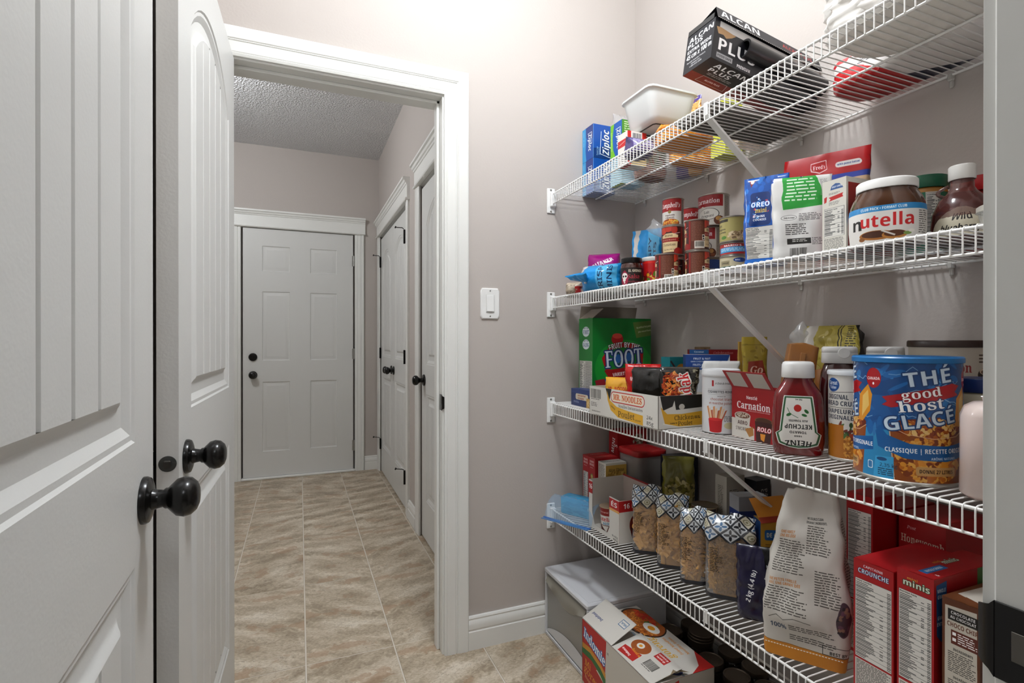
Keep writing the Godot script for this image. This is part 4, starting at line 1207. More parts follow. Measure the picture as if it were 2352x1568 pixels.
	var tl := [["tomato can, front left of the bottom row", 1.049, 1.299, 0, -40.0], ["tomato can, shaded one behind in the bottom row", 1.134, 1.372, 0, -120.0], ["tomato can, front right of the bottom row", 1.101, 1.224, 0, -44.0], ["tomato can against the wall, at the base of the rear pair", 1.225, 1.395, 0, -60.0], ["tomato can against the wall, on top of the rear pair", 1.225, 1.395, 1, -60.0], ["tomato can stacked in second layer under vegetable soup can", 1.092, 1.322, 1, 44.0], ["tomato can stacked in second layer, bar code facing out", 1.101, 1.226, 1, -42.0]]
	for q in tl: tin("tomato_can", "dark red " + q[0], P(q[1], q[2], y + q[3] * th), q[4], 0.0345, th - 0.0004, tm, "stacked tomato cans", steel)
	# soup cans on top
	var sc := CV.new(202, 78, 2.0, rgb("dedad4"))
	for ox in [-46.0, 55.0, 156.0]:
		sc.at(ox, 0)
		sc.rect(0, 0, 101, 38, rgb("a11518")); sc.text("Campbell's", 46, 20, 14, W, {"f": "eb", "skew": 0.3, "w": 66})
		sc.ell(46, 40, 5, 5, rgb("8a7434")); sc.text("Vegetable", 46, 50, 4.5, rgb("3a1c1c"), {"w": 30}); sc.text("Légumes", 46, 57, 4.5, rgb("3a1c1c"), {"w": 28})
		sc.ell(46, 74, 30, 13, rgb("8d4416")); sc.blobs(46, 74, 27, 11, 90, 3, [rgb("d9821e"), rgb("e8a23a"), rgb("b9581a"), rgb("c9c04a")], 6)
		sc.rect(84, 0, 17, 78, rgb("9a8d84")); sc.fine(86, 3, 13, 72, 2.4, rgb("3a3532"), 3)
	var sm := print_mat(sc.tex(), 0.35)
	tin("soup_can", "red and white vegetable soup can topping the can stack", P(1.092, 1.322, y + 2 * th), -58.0, 0.0325, 0.087, sm, "red and white soup cans", steel)
	tin("soup_can", "red and white soup can peeping from behind the stack", P(1.225, 1.395, y + 2 * th), -44.0, 0.0325, 0.087, sm, "red and white soup cans", steel)
	# milk cans
	var mc := CV.new(290, 97, 2.0, rgb("d6d2cb"))
	for ox in [-55.0, 90.0, 235.0]:
		mc.at(ox, 0)
		mc.rect(0, 0, 100, 38, rgb("98141a")); mc.text("Carnation", 50, 20, 14, W, {"f": "eb", "w": 80, "skew": 0.1}); mc.ell(36, 40, 5, 5, rgb("d8d2c8"))
		mc.ell(55, 62, 33, 19, K); mc.ell(54, 62, 32, 18, rgb("e9e6e0")); mc.text("Lait", 50, 56, 8, K, {"f": "e", "w": 18}); mc.text("évaporé", 52, 68, 8, K, {"f": "e", "w": 40})
		mc.ell(88, 84, 16, 15, rgb("5a2a18")); mc.ell(86, 78, 9, 7, rgb("b88a4a")); mc.ell(92, 90, 8, 5, rgb("8a4a2a"))
		mc.rect(104, 0, 41, 97, rgb("a59c91")); mc.fine(107, 4, 34, 88, 2.6, rgb("45403a"), 4, 0.1)
	var mm := print_mat(mc.tex(), 0.3)
	var ec := CV.new(240, 78, 1.4, rgb("d9d6d0"))
	ec.rect(0, 0, 240, 30, rgb("1c3f86")); ec.text("Eagle Brand", 130, 50, 16, K, {"f": "e", "w": 100})
	tin("condensed_milk_can", "blue and white condensed milk can under the evaporated milk cans", P(1.19, 1.274, y), -52.0, 0.0375, 0.081, print_mat(ec.tex(), 0.3), "", steel)
	tin("evaporated_milk_can", "red and white evaporated milk can, lower of two", P(1.19, 1.274, y + 0.0812), -70.0, 0.0405, 0.097, mm, "evaporated milk cans", steel)
	tin("evaporated_milk_can", "large evaporated milk can, higher of two, beside soup cans", P(1.2, 1.262, y + 0.1785), -64.0, 0.0462, 0.099, mm, "evaporated milk cans", steel)
	# mushroom, olive and tuna cans
	var tu := CV.new(210, 42, 2.0, rgb("c3b99a"))
	tu.rect(0, 26, 210, 16, rgb("1e4a3c")); tu.rect(70, 10, 26, 14, rgb("8f8466")); tu.text("CLOVER LEAF", 83, 17, 3.4, K, {"w": 22}); tu.text("LIGHT TUNA", 100, 34, 5, rgb("e6e2cf"), {"w": 40})
	tu.ell(122, 9, 17, 6.5, rgb("1d3f86")); tu.text("MSC", 116, 9, 4.5, W, {"w": 13}); tu.rect(140, 20, 4, 22, rgb("d8d2bb"))
	tin("tuna_can", "flat green and beige tuna can under the mushroom can", P(1.046, 1.03, y), -46.0, 0.0335, 0.045, print_mat(tu.tex(), 0.3), "", steel)
	var ol := CV.new(204, 34, 2.0, rgb("a8221f"))
	ol.poly([[60, 12], [150, 8], [150, 26], [60, 30]], rgb("3b8fc4")); ol.text("MARIO'S", 100, 6, 6, W, {"w": 44}); ol.fine(66, 14, 74, 12, 4, rgb("dcebf4"), 2); ol.rect(150, 0, 54, 34, rgb("c9b48c"))
	tin("olive_can", "flat red and blue can between tuna and mushroom cans", P(1.046, 1.03, y + 0.0452), -46.0, 0.0325, 0.034, print_mat(ol.tex(), 0.3), "", steel)
	var mu := CV.new(214, 68, 2.0, rgb("a3985c"))
	mu.rect(60, 4, 36, 8, rgb("2c271c")); mu.text("Sliced", 66, 22, 5, K, {"w": 20}); mu.text("champignons", 72, 33, 5, K, {"w": 34}); mu.text("tranchés", 76, 42, 5, K, {"w": 28})
	mu.blobs(122, 54, 26, 12, 70, 6, [rgb("b39a74"), rgb("8a7150"), rgb("cdb997"), rgb("6b553a")], 4); mu.ell(84, 58, 8, 5, rgb("4a7a2a"))
	tin("mushroom_can", "olive green mushroom can on top of the flat cans", P(1.046, 1.03, y + 0.0794), -50.0, 0.034, 0.067, print_mat(mu.tex(), 0.32), "", steel)
	# blue biscuit bag
	var oc := CV.new(252, 212, 2.0, rgb("1252a8"))
	oc.blobs(126, 60, 126, 60, 90, 9, [rgb("1a63c2"), rgb("0f4796"), rgb("2a78d2")], 5)
	oc.poly([[84, 8], [104, 6], [92, 26]], rgb("7a1c30")); oc.ell(94, 12, 5, 5, rgb("e6e0dc"))
	oc.rrect(92, 40, 48, 80, 8, rgb("0b2f6c")); oc.blobs(116, 80, 20, 34, 26, 3, [rgb("d8e4f2"), rgb("b83a4a"), rgb("4a8fd2")], 2)
	oc.text("OREO", 116, 70, 11, W, {"w": 42, "out": [1.2, rgb("2a78d2")]}); oc.text("mini", 118, 84, 10, rgb("f0c64a"), {"w": 26, "f": "eb"})
	oc.text("BITE SIZE", 114, 98, 5, W, {"w": 26}); oc.text("COOKIES", 116, 106, 5, W, {"w": 28})
	oc.facts(84, 122, 62, 74, "Nutrition Facts", 4, "Valeur nutritive"); oc.at(0, 0); oc.rect(146, 122, 60, 40, rgb("123f86")); oc.fine(148, 124, 54, 36, 3, rgb("c0d4ee"), 5)
	oc.blobs(158, 76, 10, 14, 14, 5, [rgb("c9853a"), rgb("e9b46a")], 3)
	oc.rect(0, 198, 252, 14, rgb("1d6ac8"))
	var ob := thing("biscuit_bag", "blue bag of mini biscuits leaning beside the cans", "bag", P(1.0, 0.888, y), -58.0)
	part(ob, "film", bag_mesh(0.098, 0.208, 0.05, "s", 86, 0.004, 24, 48), print_mat(oc.tex(), 0.22))
	# white and green bag
	var wc := CV.new(290, 180, 2.0, rgb("dddcda"))
	wc.poly([[98, 0], [176, 0], [190, 70], [104, 76]], rgb("1f9a34"))
	wc.fine(108, 6, 66, 60, 8, rgb("e3f2e0"), 6, 0.1)
	wc.ell(116, 94, 16, 6, rgb("6a6866")); wc.ell(116, 94, 15, 5.2, rgb("dddcda")); wc.text("Tasty & always", 116, 94, 3, K, {"w": 22})
	wc.fine(136, 86, 44, 16, 3.4, rgb("5a5856"), 4); wc.fine(110, 108, 44, 26, 4, rgb("2e2c2a"), 7); wc.rect(112, 138, 46, 12, rgb("23221f")); wc.fine(122, 140, 32, 8, 3.6, rgb("d8d6d0"), 2); wc.fine(160, 138, 26, 16, 3.2, rgb("5a5856"), 9); wc.bars(118, 158, 32, 18, K, 5)
	wc.fine(182, 12, 20, 40, 3, rgb("8a8886"), 3)
	wc.rect(0, 0, 80, 12, rgb("2a4a9a"))
	var wb := thing("baking_bag", "white bag with green panel of print beside blue biscuit bag", "bag", P(0.993, 0.79, y), -42.0)
	part(wb, "film", bag_mesh(0.118, 0.178, 0.05, "s", 87, 0.004, 24, 48), print_mat(wc.tex(), 0.3))
	# tall red bag behind
	var fc := CV.new(460, 295, 1.2, rgb("a81016"))
	fc.poly([[190, 22], [232, 18], [236, 44], [214, 52], [194, 44]], rgb("e6cfcf")); fc.poly([[192, 24], [230, 20], [234, 42], [214, 49], [196, 42]], rgb("a81016")); fc.text("Fred's", 213, 35, 10, W, {"f": "eb", "w": 30})
	fc.rrect(256, 30, 64, 15, 7, rgb("dcd6d2")); fc.text("with peanut butter", 288, 37, 5, rgb("2a3a7a"), {"w": 56})
	fc.rect(0, 62, 460, 14, rgb("2b3f9a")); fc.rect(0, 76, 460, 219, rgb("c9a98a")); fc.poly([[190, 90], [220, 160], [210, 295], [230, 295], [236, 160]], rgb("b3482a"))
	fc.fine(240, 90, 60, 180, 8, rgb("6a4a3a"), 3)
	var fb := thing("red_bag", "tall red bag standing behind the white and green bag", "bag", P(1.2, 0.888, y), -64.0)
	part(fb, "film", bag_mesh(0.19, 0.288, 0.05, "s", 88, 0.004, 24, 48), print_mat(fc.tex(), 0.25))
	# white and red carton
	var s3 := Vector3(0.15, 0.15, 0.05)
	var k3 := canvas(s3, 2.2, rgb("d8d4ca"))
	face(k3, s3, "left")
	k3.poly([[17, 20], [20, 12], [28, 8], [36, 10], [42, 16], [44, 20]], rgb("3a5a92")); k3.text("EASY OPEN", 31, 15, 3.4, W, {"w": 20})
	k3.poly([[14, 34], [44, 30], [42, 34], [44, 38], [14, 42], [18, 38]], rgb("b81e1e")); k3.poly([[4, 33], [10, 31], [9, 42], [4, 44]], rgb("b81e1e")); k3.fine(14, 26, 26, 4, 2, rgb("6a6864"), 3); k3.fine(14, 44, 26, 8, 2.4, rgb("6a6864"), 5)
	k3.facts(4, 56, 42, 58, "Nutrition Facts", 8); k3.fine(4, 117, 42, 30, 2.4, rgb("4a4844"), 11, 0.1)
	face(k3, s3, "front"); k3.rect(6, 10, 144, 140, rgb("8f1a18")); k3.text("CRACKERS", 76, 44, 16, rgb("e9dcc0"), {"w": 100})
	face(k3, s3, "top"); k3.rect(0, 0, 150, 50, rgb("d2cdc2"))
	carton("cracker_box", "white and red carton with facts table left of hazelnut jar", "box", P(1.066, 0.716, y), 0.0, s3, k3)
	# hazelnut spread jar
	var nj := thing("spread_jar", "large hazelnut spread jar with white lid", "jar", P(1.008, 0.626, y), -58.0)
	var nb := MB.new()
	nb.loft([[0.0, 0.05, 0.04, 0.038], [0.003, 0.056, 0.045, 0.042], [0.03, 0.0585, 0.047, 0.044], [0.062, 0.0585, 0.047, 0.044], [0.075, 0.057, 0.046, 0.044], [0.088, 0.053, 0.044, 0.043], [0.098, 0.047, 0.041, 0.041], [0.104, 0.0445, 0.0405, 0.04]], 48)
	part(nj, "glass", nb.done(), mat(rgb("4a2a16"), 0.1, 0, 1, "coat"))
	var lid := MB.new()
	var lp: Array = []
	for q in [[0.103, 0.0455], [0.104, 0.047], [0.118, 0.047], [0.1205, 0.045], [0.1205, 0.0]]: lp.append([q[0], q[1], q[1] * 0.92, q[1] * 0.9])
	lid.loft(lp, 72, Rect2(0, 0, 1, 1), 0.6, false, func(p, n, v, u): return p + Vector3(n.x, 0, n.z) * (0.0005 if v < 0.6 and int(u * 72.0) % 2 == 0 else 0.0))
	part(nj, "lid", lid.done(), mat(rgb("ecebe8"), 0.4))
	var nc := CV.new(330, 70, 2.6, rgb("e4e1dc"))
	nc.rect(0, 0, 330, 11, rgb("2a86c4")); nc.text("CLUB PACK • FORMAT CLUB", 160, 5.5, 5, W, {"w": 66})
	nc.text("n", 120, 32, 24, rgb("1a1614"), {"w": 17}); nc.text("utella", 165, 29, 23, rgb("c81a1e"), {"w": 76})
	nc.ell(150, 56, 26, 9, rgb("a8682a")); nc.ell(150, 54.5, 22, 6.5, rgb("4a2412")); nc.ell(176, 57, 18, 8, rgb("b87a34")); nc.ell(176, 55, 15, 6, rgb("55290f")); nc.line([[158, 48], [176, 58]], 3, rgb("d8d4ce")); nc.ell(128, 62, 5, 4, rgb("8a5424")); nc.ell(194, 56, 6, 3, rgb("7a9a4a")); nc.ell(200, 52, 5, 3, rgb("f2efe6"))
	nc.fine(212, 14, 20, 44, 4, rgb("5a5652"), 4); nc.at(-160, 0); nc.text("utella", 165, 30, 23, rgb("c81a1e"), {"w": 74})
	var nl := MB.new()
	nl.loft([[0.004, 0.0568, 0.0457, 0.043], [0.03, 0.0589, 0.0474, 0.0445], [0.062, 0.0589, 0.0474, 0.0445], [0.07, 0.0582, 0.047, 0.0445]], 48, Rect2(0, 0, 1, 1), 0.6, false)
	part(nj, "label", nl.done(), print_mat(nc.tex(), 0.4))
	# green peanut butter jar
	var pj := thing("peanut_butter_jar", "green labelled jar with green lid behind the hazelnut jar", "jar", P(1.19, 0.668, y), -70.0)
	lathe_part(pj, "jar_wall", [[0.0, 0.0], [0.039, 0.0], [0.041, 0.003], [0.041, 0.128], [0.039, 0.134], [0.0, 0.134]], mat(rgb("a5702c"), 0.2))
	lathe_part(pj, "lid", [[0.0425, 0.134], [0.0432, 0.136], [0.0432, 0.157], [0.042, 0.159], [0.0, 0.159]], mat(rgb("0e5a3e"), 0.35))
	var pc := CV.new(258, 122, 1.6, rgb("12664a"))
	pc.rect(140, 0, 26, 122, rgb("c9c2b8")); pc.facts(141, 3, 24, 112, "Nutrition", 5); pc.ell(100, 100, 9, 9, rgb("1f8a66"))
	var pl := MB.new(); pl.lathe([[0.0414, 0.003], [0.0414, 0.124]], 40)
	part(pj, "label", pl.done(), print_mat(pc.tex(), 0.35))
	var rj := thing("jam_jar", "jar with red lid behind the syrup bottle", "jar", P(1.266, 0.6, y), 0.0)
	lathe_part(rj, "glass", [[0.0, 0.0], [0.033, 0.0], [0.035, 0.004], [0.035, 0.115], [0.03, 0.124], [0.0, 0.124]], mat(rgb("7a1a16"), 0.15))
	lathe_part(rj, "lid", [[0.036, 0.123], [0.038, 0.126], [0.038, 0.15], [0.036, 0.152], [0.0, 0.152]], mat(rgb("b3161a"), 0.35))
	# syrup bottle
	var sy := thing("syrup_bottle", "dark syrup bottle with white cap and loop handle", "bottle", P(1.098, 0.553, y), -64.0)
	var glass := mat(rgb("6a3a34"), 0.06, 0, 0.55, "film")
	lathe_part(sy, "glass", [[0.0, 0.0], [0.038, 0.0], [0.043, 0.006], [0.045, 0.03], [0.043, 0.055], [0.034, 0.078], [0.022, 0.092], [0.0175, 0.1], [0.0165, 0.118], [0.0, 0.118]], glass)
	lathe_part(sy, "syrup", [[0.0, 0.003], [0.036, 0.003], [0.041, 0.008], [0.043, 0.03], [0.041, 0.055], [0.032, 0.077], [0.021, 0.09], [0.0, 0.09]], mat(rgb("15101c"), 0.15))
	lathe_part(sy, "cap", [[0.0185, 0.114], [0.0195, 0.116], [0.0195, 0.138], [0.018, 0.14], [0.0, 0.14]], mat(rgb("e9e8e4"), 0.4))
	var hp: Array = []
	for i in 9: hp.append(Vector3(-0.018 - sin(PI * i / 8.0) * 0.016, 0.106 - i * 0.0028, 0.004))
	part(sy, "handle", tubem(hp, 0.003, 8), glass)
	var lc := CV.new(100, 60, 2.6, rgb("c9c2ac"))
	lc.text("Wild", 50, 28, 13, K, {"f": "s", "skew": 0.15, "w": 38, "out": [0.4, K]}); lc.text("blueberry", 48, 48, 10, K, {"f": "s", "skew": 0.15, "w": 60, "out": [0.4, K]})
	var ll := MB.new()
	var rows: Array = []
	for i in 9:
		var v := i / 8.0
		var row := PackedVector3Array()
		for j in 17:
			var a := (j / 16.0 - 0.5) * 2.0 * 1.05 * (sqrt(maxf(1.0 - v * v, 0.02)))
			var yy := 0.01 + v * 0.05
			var rr := lerpf(0.0462, 0.0405, smoothstep(0.03, 0.062, yy))
			row.append(Vector3(sin(a) * rr, yy, cos(a) * rr))
		rows.append(row)
	ll.sheet(rows, false, Rect2(0, 0, 1, 1), 0.5)
	part(sy, "label", ll.done(), print_mat(lc.tex(), 0.5))
	# shallow clear container at the lip
	var di := thing("clear_container", "shallow clear container with lid beside the syrup bottle", "container", P(0.985, 0.44, y), 10.0)
	var dm := mat(rgb("c9cac4"), 0.1, 0, 0.35, "film")
	var db := MB.new(); db.loft([[0.0, 0.03, 0.026, 0.022], [0.02, 0.034, 0.03, 0.026], [0.022, 0.037, 0.033, 0.028]], 36)
	part(di, "bowl", db.done(), dm)
	lathe_part(di, "lid_ring", [[0.032, 0.022], [0.034, 0.024], [0.034, 0.031], [0.031, 0.033], [0.03, 0.03]], mat(rgb("b9b6ac"), 0.3, 0.2), 40)
	lathe_part(di, "lid", [[0.0, 0.027], [0.031, 0.027], [0.031, 0.029], [0.0, 0.029]], dm, 40)


# ---------------------------------------------------------------- third shelf
func quad_part(o: Node3D, called: String, w: float, h: float, m: Material, t: Transform3D, thick := 0.0012, cut := false) -> MeshInstance3D:
	# a stiff sheet, printed on its front, standing on its lower edge
	var b := MB.new()
	var x := w * 0.5
	b.quad(Vector3(-x, 0, 0), Vector3(x, 0, 0), Vector3(x, h, 0), Vector3(-x, h, 0))
	if cut:
		b.quad(Vector3(x, 0, -thick), Vector3(-x, 0, -thick), Vector3(-x, h, -thick), Vector3(x, h, -thick), Rect2(1, 0, -1, 1))
		return part(o, called, b.done(), m, t)
	b.quad(Vector3(x, 0, -thick), Vector3(-x, 0, -thick), Vector3(-x, h, -thick), Vector3(x, h, -thick), Rect2(0.02, 0.02, 0.001, 0.001))
	b.quad(Vector3(-x, h, 0), Vector3(x, h, 0), Vector3(x, h, -thick), Vector3(-x, h, -thick), Rect2(0.02, 0.02, 0.001, 0.001))
	b.quad(Vector3(-x, 0, -thick), Vector3(-x, 0, 0), Vector3(-x, h, 0), Vector3(-x, h, -thick), Rect2(0.02, 0.02, 0.001, 0.001))
	b.quad(Vector3(x, 0, 0), Vector3(x, 0, -thick), Vector3(x, h, -thick), Vector3(x, h, 0), Rect2(0.98, 0.02, 0.001, 0.001))
	return part(o, called, b.done(), m, t)
func cut_mat(t, rough := 0.4) -> StandardMaterial3D:
	var m := print_mat(t, rough)
	m.transparency = BaseMaterial3D.TRANSPARENCY_ALPHA_SCISSOR
	m.alpha_scissor_threshold = 0.5
	return m
func items_third():
	var y := top(3)
	var W := Color.WHITE
	var K := rgb("171411")
	var G := rgb("c9c4bc")
	# blue sesame snack box
	var s0 := Vector3(0.046, 0.062, 0.16)
	var c0 := canvas(s0, 1.6, rgb("23356c"))
	face(c0, s0, "left"); c0.fine(0, 0, 160, 16, 4, rgb("3a4f92"), 5, 0.0); c0.rrect(34, 16, 90, 22, 8, rgb("d8cdb8")); c0.text("sesame", 78, 22, 7, rgb("a3432a"), {"w": 56}); c0.text("snaps", 72, 32, 7, rgb("a3432a"), {"w": 44}); c0.rect(112, 28, 48, 34, rgb("c9a25a")); c0.blobs(136, 46, 18, 14, 40, 4, [rgb("a87a34"), rgb("e0c48a")], 3); c0.fine(20, 44, 44, 10, 4, rgb("b9c2dc"), 2)
	face(c0, s0, "front"); c0.rect(0, 0, 70, 62, rgb("1f3062"))
	carton("sesame_snack_box", "small dark blue sesame snack box beside the noodle tray", "box", P(0.976, 1.652, y), 0.0, s0, c0)
	# tall green fruit snack box with open flaps
	var s1 := Vector3(0.262, 0.325, 0.1)
	var c1 := canvas(s1, 1.6, rgb("0d7a2c"))
	face(c1, s1, "left")
	for q in [[52, 50, "FOOT"], [52, 98, "O-LONG"]]:
		c1.ell(q[0], q[1], 26, 19, rgb("e4eef2")); c1.text("FRUIT BY THE", q[0], q[1] - 14, 5, rgb("2a3a5a"), {"w": 34, "arc": 60.0}); c1.text(q[2], q[0], q[1] + 2, 15, rgb("2e4a86"), {"w": 44, "f": "eb"})
	c1.at(0, s1.z * 1000.0)
	c1.rect(4, 160, 92, 110, rgb("cfccc4")); c1.facts(5, 161, 42, 108, "Nutrition Facts", 3, "Valeur nutritive"); c1.fine(50, 163, 44, 104, 3.2, rgb("3a3836"), 4, 0.1); c1.rrect(12, 280, 30, 36, 5, rgb("cfccc4")); c1.ell(26, 294, 6, 6, K); c1.fine(16, 304, 22, 9, 3, K, 3)
	face(c1, s1, "front"); c1.o.x -= 10.0
	c1.ell(150, 190, 130, 110, rgb("1c9432")); c1.ell(150, 170, 90, 70, rgb("35a83a"))
	c1.poly([[188, 14], [284, 4], [284, 62], [204, 74]], rgb("5d7a34")); c1.text("No artificial fruit pastes!", 240, 30, 7, rgb("e3ecc4"), {"rot": -8, "w": 70}); c1.text("plus natural flavour", 244, 46, 6, rgb("e3ecc4"), {"rot": -8, "w": 62})
	c1.poly([[50, 150], [80, 110], [140, 90], [200, 96], [236, 130], [232, 190], [150, 224], [70, 206]], rgb("b3161a")); c1.ell(145, 158, 80, 50, rgb("1f7a30"))
	c1.ell(118, 78, 26, 22, rgb("c01b1e")); c1.ell(118, 66, 22, 10, rgb("e0483c"))
	c1.text("FRUIT BY THE", 150, 100, 20, W, {"w": 140, "arc": 210.0, "out": [1.6, rgb("3a1a20")]})
	c1.text("FOOT", 148, 150, 62, rgb("dce8f4"), {"w": 168, "f": "eb", "rot": -4, "out": [5, rgb("1d2f6e")]})
	c1.ell(122, 152, 12, 17, rgb("2f66b4")); c1.ell(170, 146, 12, 17, rgb("2f66b4"))
	c1.poly([[60, 196], [240, 176], [220, 230], [90, 238]], rgb("a3151a")); c1.text("VARIETY PACK!", 152, 208, 13, W, {"w": 110, "rot": -5})
	c1.poly([[20, 232], [60, 226], [90, 300], [40, 300]], rgb("9c1d2a")); c1.poly([[60, 226], [110, 240], [120, 310], [90, 300]], rgb("3a4a8a"))
	var fb := thing("fruit_snack_box", "tall green fruit snack box with open flaps in the corner", "box", P(1.134, 1.71, y), 0.0)
	var fm := print_mat(c1.tex(), 0.35)
	part(fb, "carton_body", carton_mesh(s1.x, s1.y, s1.z, false), fm)
	part(fb, "inside", boxes([[Vector3(-0.13, 0.30, -0.049), Vector3(0.13, 0.302, 0.049)], [Vector3(-0.13, 0.3, -0.0495), Vector3(0.13, 0.3245, -0.048)], [Vector3(-0.13, 0.3, 0.048), Vector3(0.13, 0.3245, 0.0495)]]), mat(rgb("8d8174"), 0.9))
	var fl := mat(rgb("8d8174"), 0.85)
	quad_part(fb, "flap", 0.258, 0.05, fl, xf(Vector3(0, 0.325, -0.049), 14, 0, 0))
	quad_part(fb, "flap", 0.258, 0.035, mat(rgb("17663a"), 0.5), xf(Vector3(0, 0.3255, 0.049), -86, 0, 0))
	quad_part(fb, "flap", 0.096, 0.06, fl, xf(Vector3(-0.13, 0.325, 0), -52, -90, 0))
	# noodle tray
	var tl := 0.36; var tw := 0.19; var th := 0.09
	var c2 := CV.new(360, 90, 2.0, rgb("d9d6cf"))
	c2.rect(6, 10, 62, 34, rgb("e3e0d9")); c2.bars(8, 8, 62, 30, K, 6); c2.fine(10, 40, 60, 5, 4, K, 3); c2.fine(10, 52, 44, 16, 5, rgb("5a5650"), 4); c2.text("INGREDIENTS", 40, 80, 4, rgb("4a4640"), {"w": 52})
	c2.poly([[98, 0], [132, 0], [122, 32], [118, 44]], K); c2.poly([[106, 6], [110, 36], [128, 66], [168, 84], [292, 90], [292, 62], [220, 58], [160, 52], [120, 34]], rgb("d9a42a"))
	c2.rrect(128, 6, 172, 34, 16, rgb("b8281f")); c2.rrect(131, 9, 166, 28, 13, rgb("e6ddd0")); c2.text("MR. NOODLES", 214, 23, 17, rgb("c0291c"), {"w": 144, "f": "eb", "out": [1.2, rgb("f2d9a0")]})
	c2.text("Nouilles Instantanées", 230, 48, 8, K, {"f": "e", "w": 120}); c2.text("à saveur de", 140, 56, 6, K, {"f": "e", "w": 26, "rot": 24}); c2.text("Poulet", 210, 72, 17, K, {"f": "e", "w": 84}); c2.text("IMITATION", 268, 80, 4, K, {"f": "e", "w": 26})
	c2.rect(294, 58, 66, 32, rgb("d9d6cf")); c2.text("24x", 322, 64, 10, K, {"w": 26, "f": "s"}); c2.text("85g", 324, 80, 10, K, {"w": 30, "f": "s"})
	var c3 := CV.new(190, 90, 2.0, rgb("d9d6cf"))
	c3.poly([[6, 0], [60, 0], [48, 30], [16, 40]], K); c3.poly([[8, 30], [30, 50], [80, 52], [190, 44], [190, 86], [70, 88], [22, 76]], rgb("d9a42a")); c3.line([[16, 76], [70, 87], [190, 86]], 2, rgb("f0ece2"))
	c3.text("Chicken", 88, 62, 12, K, {"f": "e", "w": 66}); c3.text("Poulet", 92, 78, 11, K, {"f": "e", "w": 50}); c3.fine(124, 60, 22, 8, 4, K, 3); c3.text("à saveur de", 52, 76, 4, K, {"w": 24})
	c3.poly([[52, 0], [190, 0], [190, 34], [60, 40]], rgb("14130f")); c3.ell(80, 32, 10, 8, G)
	var tr := thing("noodle_tray", "open white and yellow instant noodle tray full of packs", "tray", P(0.9015 + tw * 0.5, 1.331, y), 0.0)
	quad_part(tr, "side_panel", tl, th, print_mat(c2.tex(), 0.5), xf(Vector3(-tw * 0.5, 0, 0), 0, -90, 0))
	quad_part(tr, "end_panel", tw, th, print_mat(c3.tex(), 0.5), xf(Vector3(0, 0, tl * 0.5)))
	var card := mat(rgb("c4bcae"), 0.8)
	quad_part(tr, "side_panel", tl, th, card, xf(Vector3(tw * 0.5, 0, 0), 0, 90, 0))
	quad_part(tr, "end_panel", tw, th, card, xf(Vector3(0, 0, -tl * 0.5), 0, 180, 0))
	part(tr, "tray_floor", boxes([[Vector3(-tw * 0.5 + 0.001, 0.0005, -tl * 0.5 + 0.001), Vector3(tw * 0.5 - 0.001, 0.002, tl * 0.5 - 0.001)]]), card)
	# noodle packs in the tray
	var cb := CV.new(230, 170, 2.2, rgb("16130f"))
	cb.blobs(96, 62, 24, 46, 160, 7, [rgb("b8441c"), rgb("d9702a"), rgb("8a2a12"), rgb("e59a4a")], 4, 0.35)
	cb.text("Buldak", 132, 76, 26, rgb("c81f24"), {"rot": -100, "w": 110, "f": "eb", "out": [3.0, rgb("e9e2da")]})
	cb.poly([[96, 96], [112, 90], [120, 130], [104, 140]], rgb("a81c1c")); cb.ell(96, 156, 12, 9, G); cb.ell(96, 156, 8, 6, rgb("b84a3a")); cb.line([[112, 150], [140, 158]], 3, G)
	cb.blobs(158, 70, 14, 60, 120, 4, [rgb("4a463c"), rgb("7a7460"), rgb("2a2822")], 7); cb.rect(0, 0, 230, 6, rgb("4a4844"))
	var bmx := print_mat(cb.tex(), 0.14)
	var black := mat(rgb("14120f"), 0.12)
	var pack := func(label: String, x: float, d: float, yaw: float, w: float, h: float, m: Material, sd: int, lean: float, grp: String):
		var o := thing("noodle_pack", label, "noodle pack", P(x, d, y + 0.003), yaw, grp)
		o.rotation_degrees.x = lean
		part(o, "wrapper", bag_mesh(w, h, 0.034, "p", sd, 0.005, 22, 44), m)
		for e in [[0.0, 1.0], [h, -1.0]]:
			var zb := MB.new()
			for i in 12: zb.box(Vector3(-w * 0.46 + w * 0.92 * (i + 0.5) / 12.0, e[0] + e[1] * 0.002, 0), Vector3(w * 0.92 / 12.0 * 0.6, 0.004, 0.002))
			part(o, "seal", zb.done(), m)
	pack.call("black noodle pack with red lettering facing the room", 1.01, 1.198, -32.0, 0.108, 0.163, bmx, 91, 0.0, "black noodle packs")
	pack.call("black noodle pack, second one, behind the lettered pack", 0.972, 1.285, -52.0, 0.1, 0.158, black, 92, 0.0, "black noodle packs")
	var cr := CV.new(230, 160, 1.2, rgb("c01a1a")); cr.text("MR. NOODLES", 115, 40, 12, W, {"w": 70, "rot": -12}); cr.blobs(120, 90, 30, 30, 30, 8, [rgb("e0923a"), rgb("8f1414")], 3)
	pack.call("glossy red noodle pack in the middle of the tray", 1.0, 1.352, -36.0, 0.105, 0.165, print_mat(cr.tex(), 0.14), 93, 0.0, "")
	var cy := CV.new(230, 120, 1.2, rgb("dba02a")); cy.text("MR. NOODLES", 115, 40, 12, rgb("b8281f"), {"w": 70}); cy.rect(60, 60, 60, 20, rgb("efe6d2"))
	pack.call("yellow noodle pack at the far end of the tray", 0.975, 1.44, -50.0, 0.1, 0.118, print_mat(cy.tex(), 0.16), 94, 0.0, "")
	# teal box, sweets, chocolate cartons behind
	var s4 := Vector3(0.075, 0.185, 0.06)
	var c4 := canvas(s4, 1.2, rgb("1f8a94")); face(c4, s4, "front"); c4.ell(44, 46, 22, 24, rgb("c98a3a")); c4.ell(44, 46, 14, 15, rgb("e0b45a")); c4.line([[4, 14], [30, 50]], 6, rgb("3a2e30"))
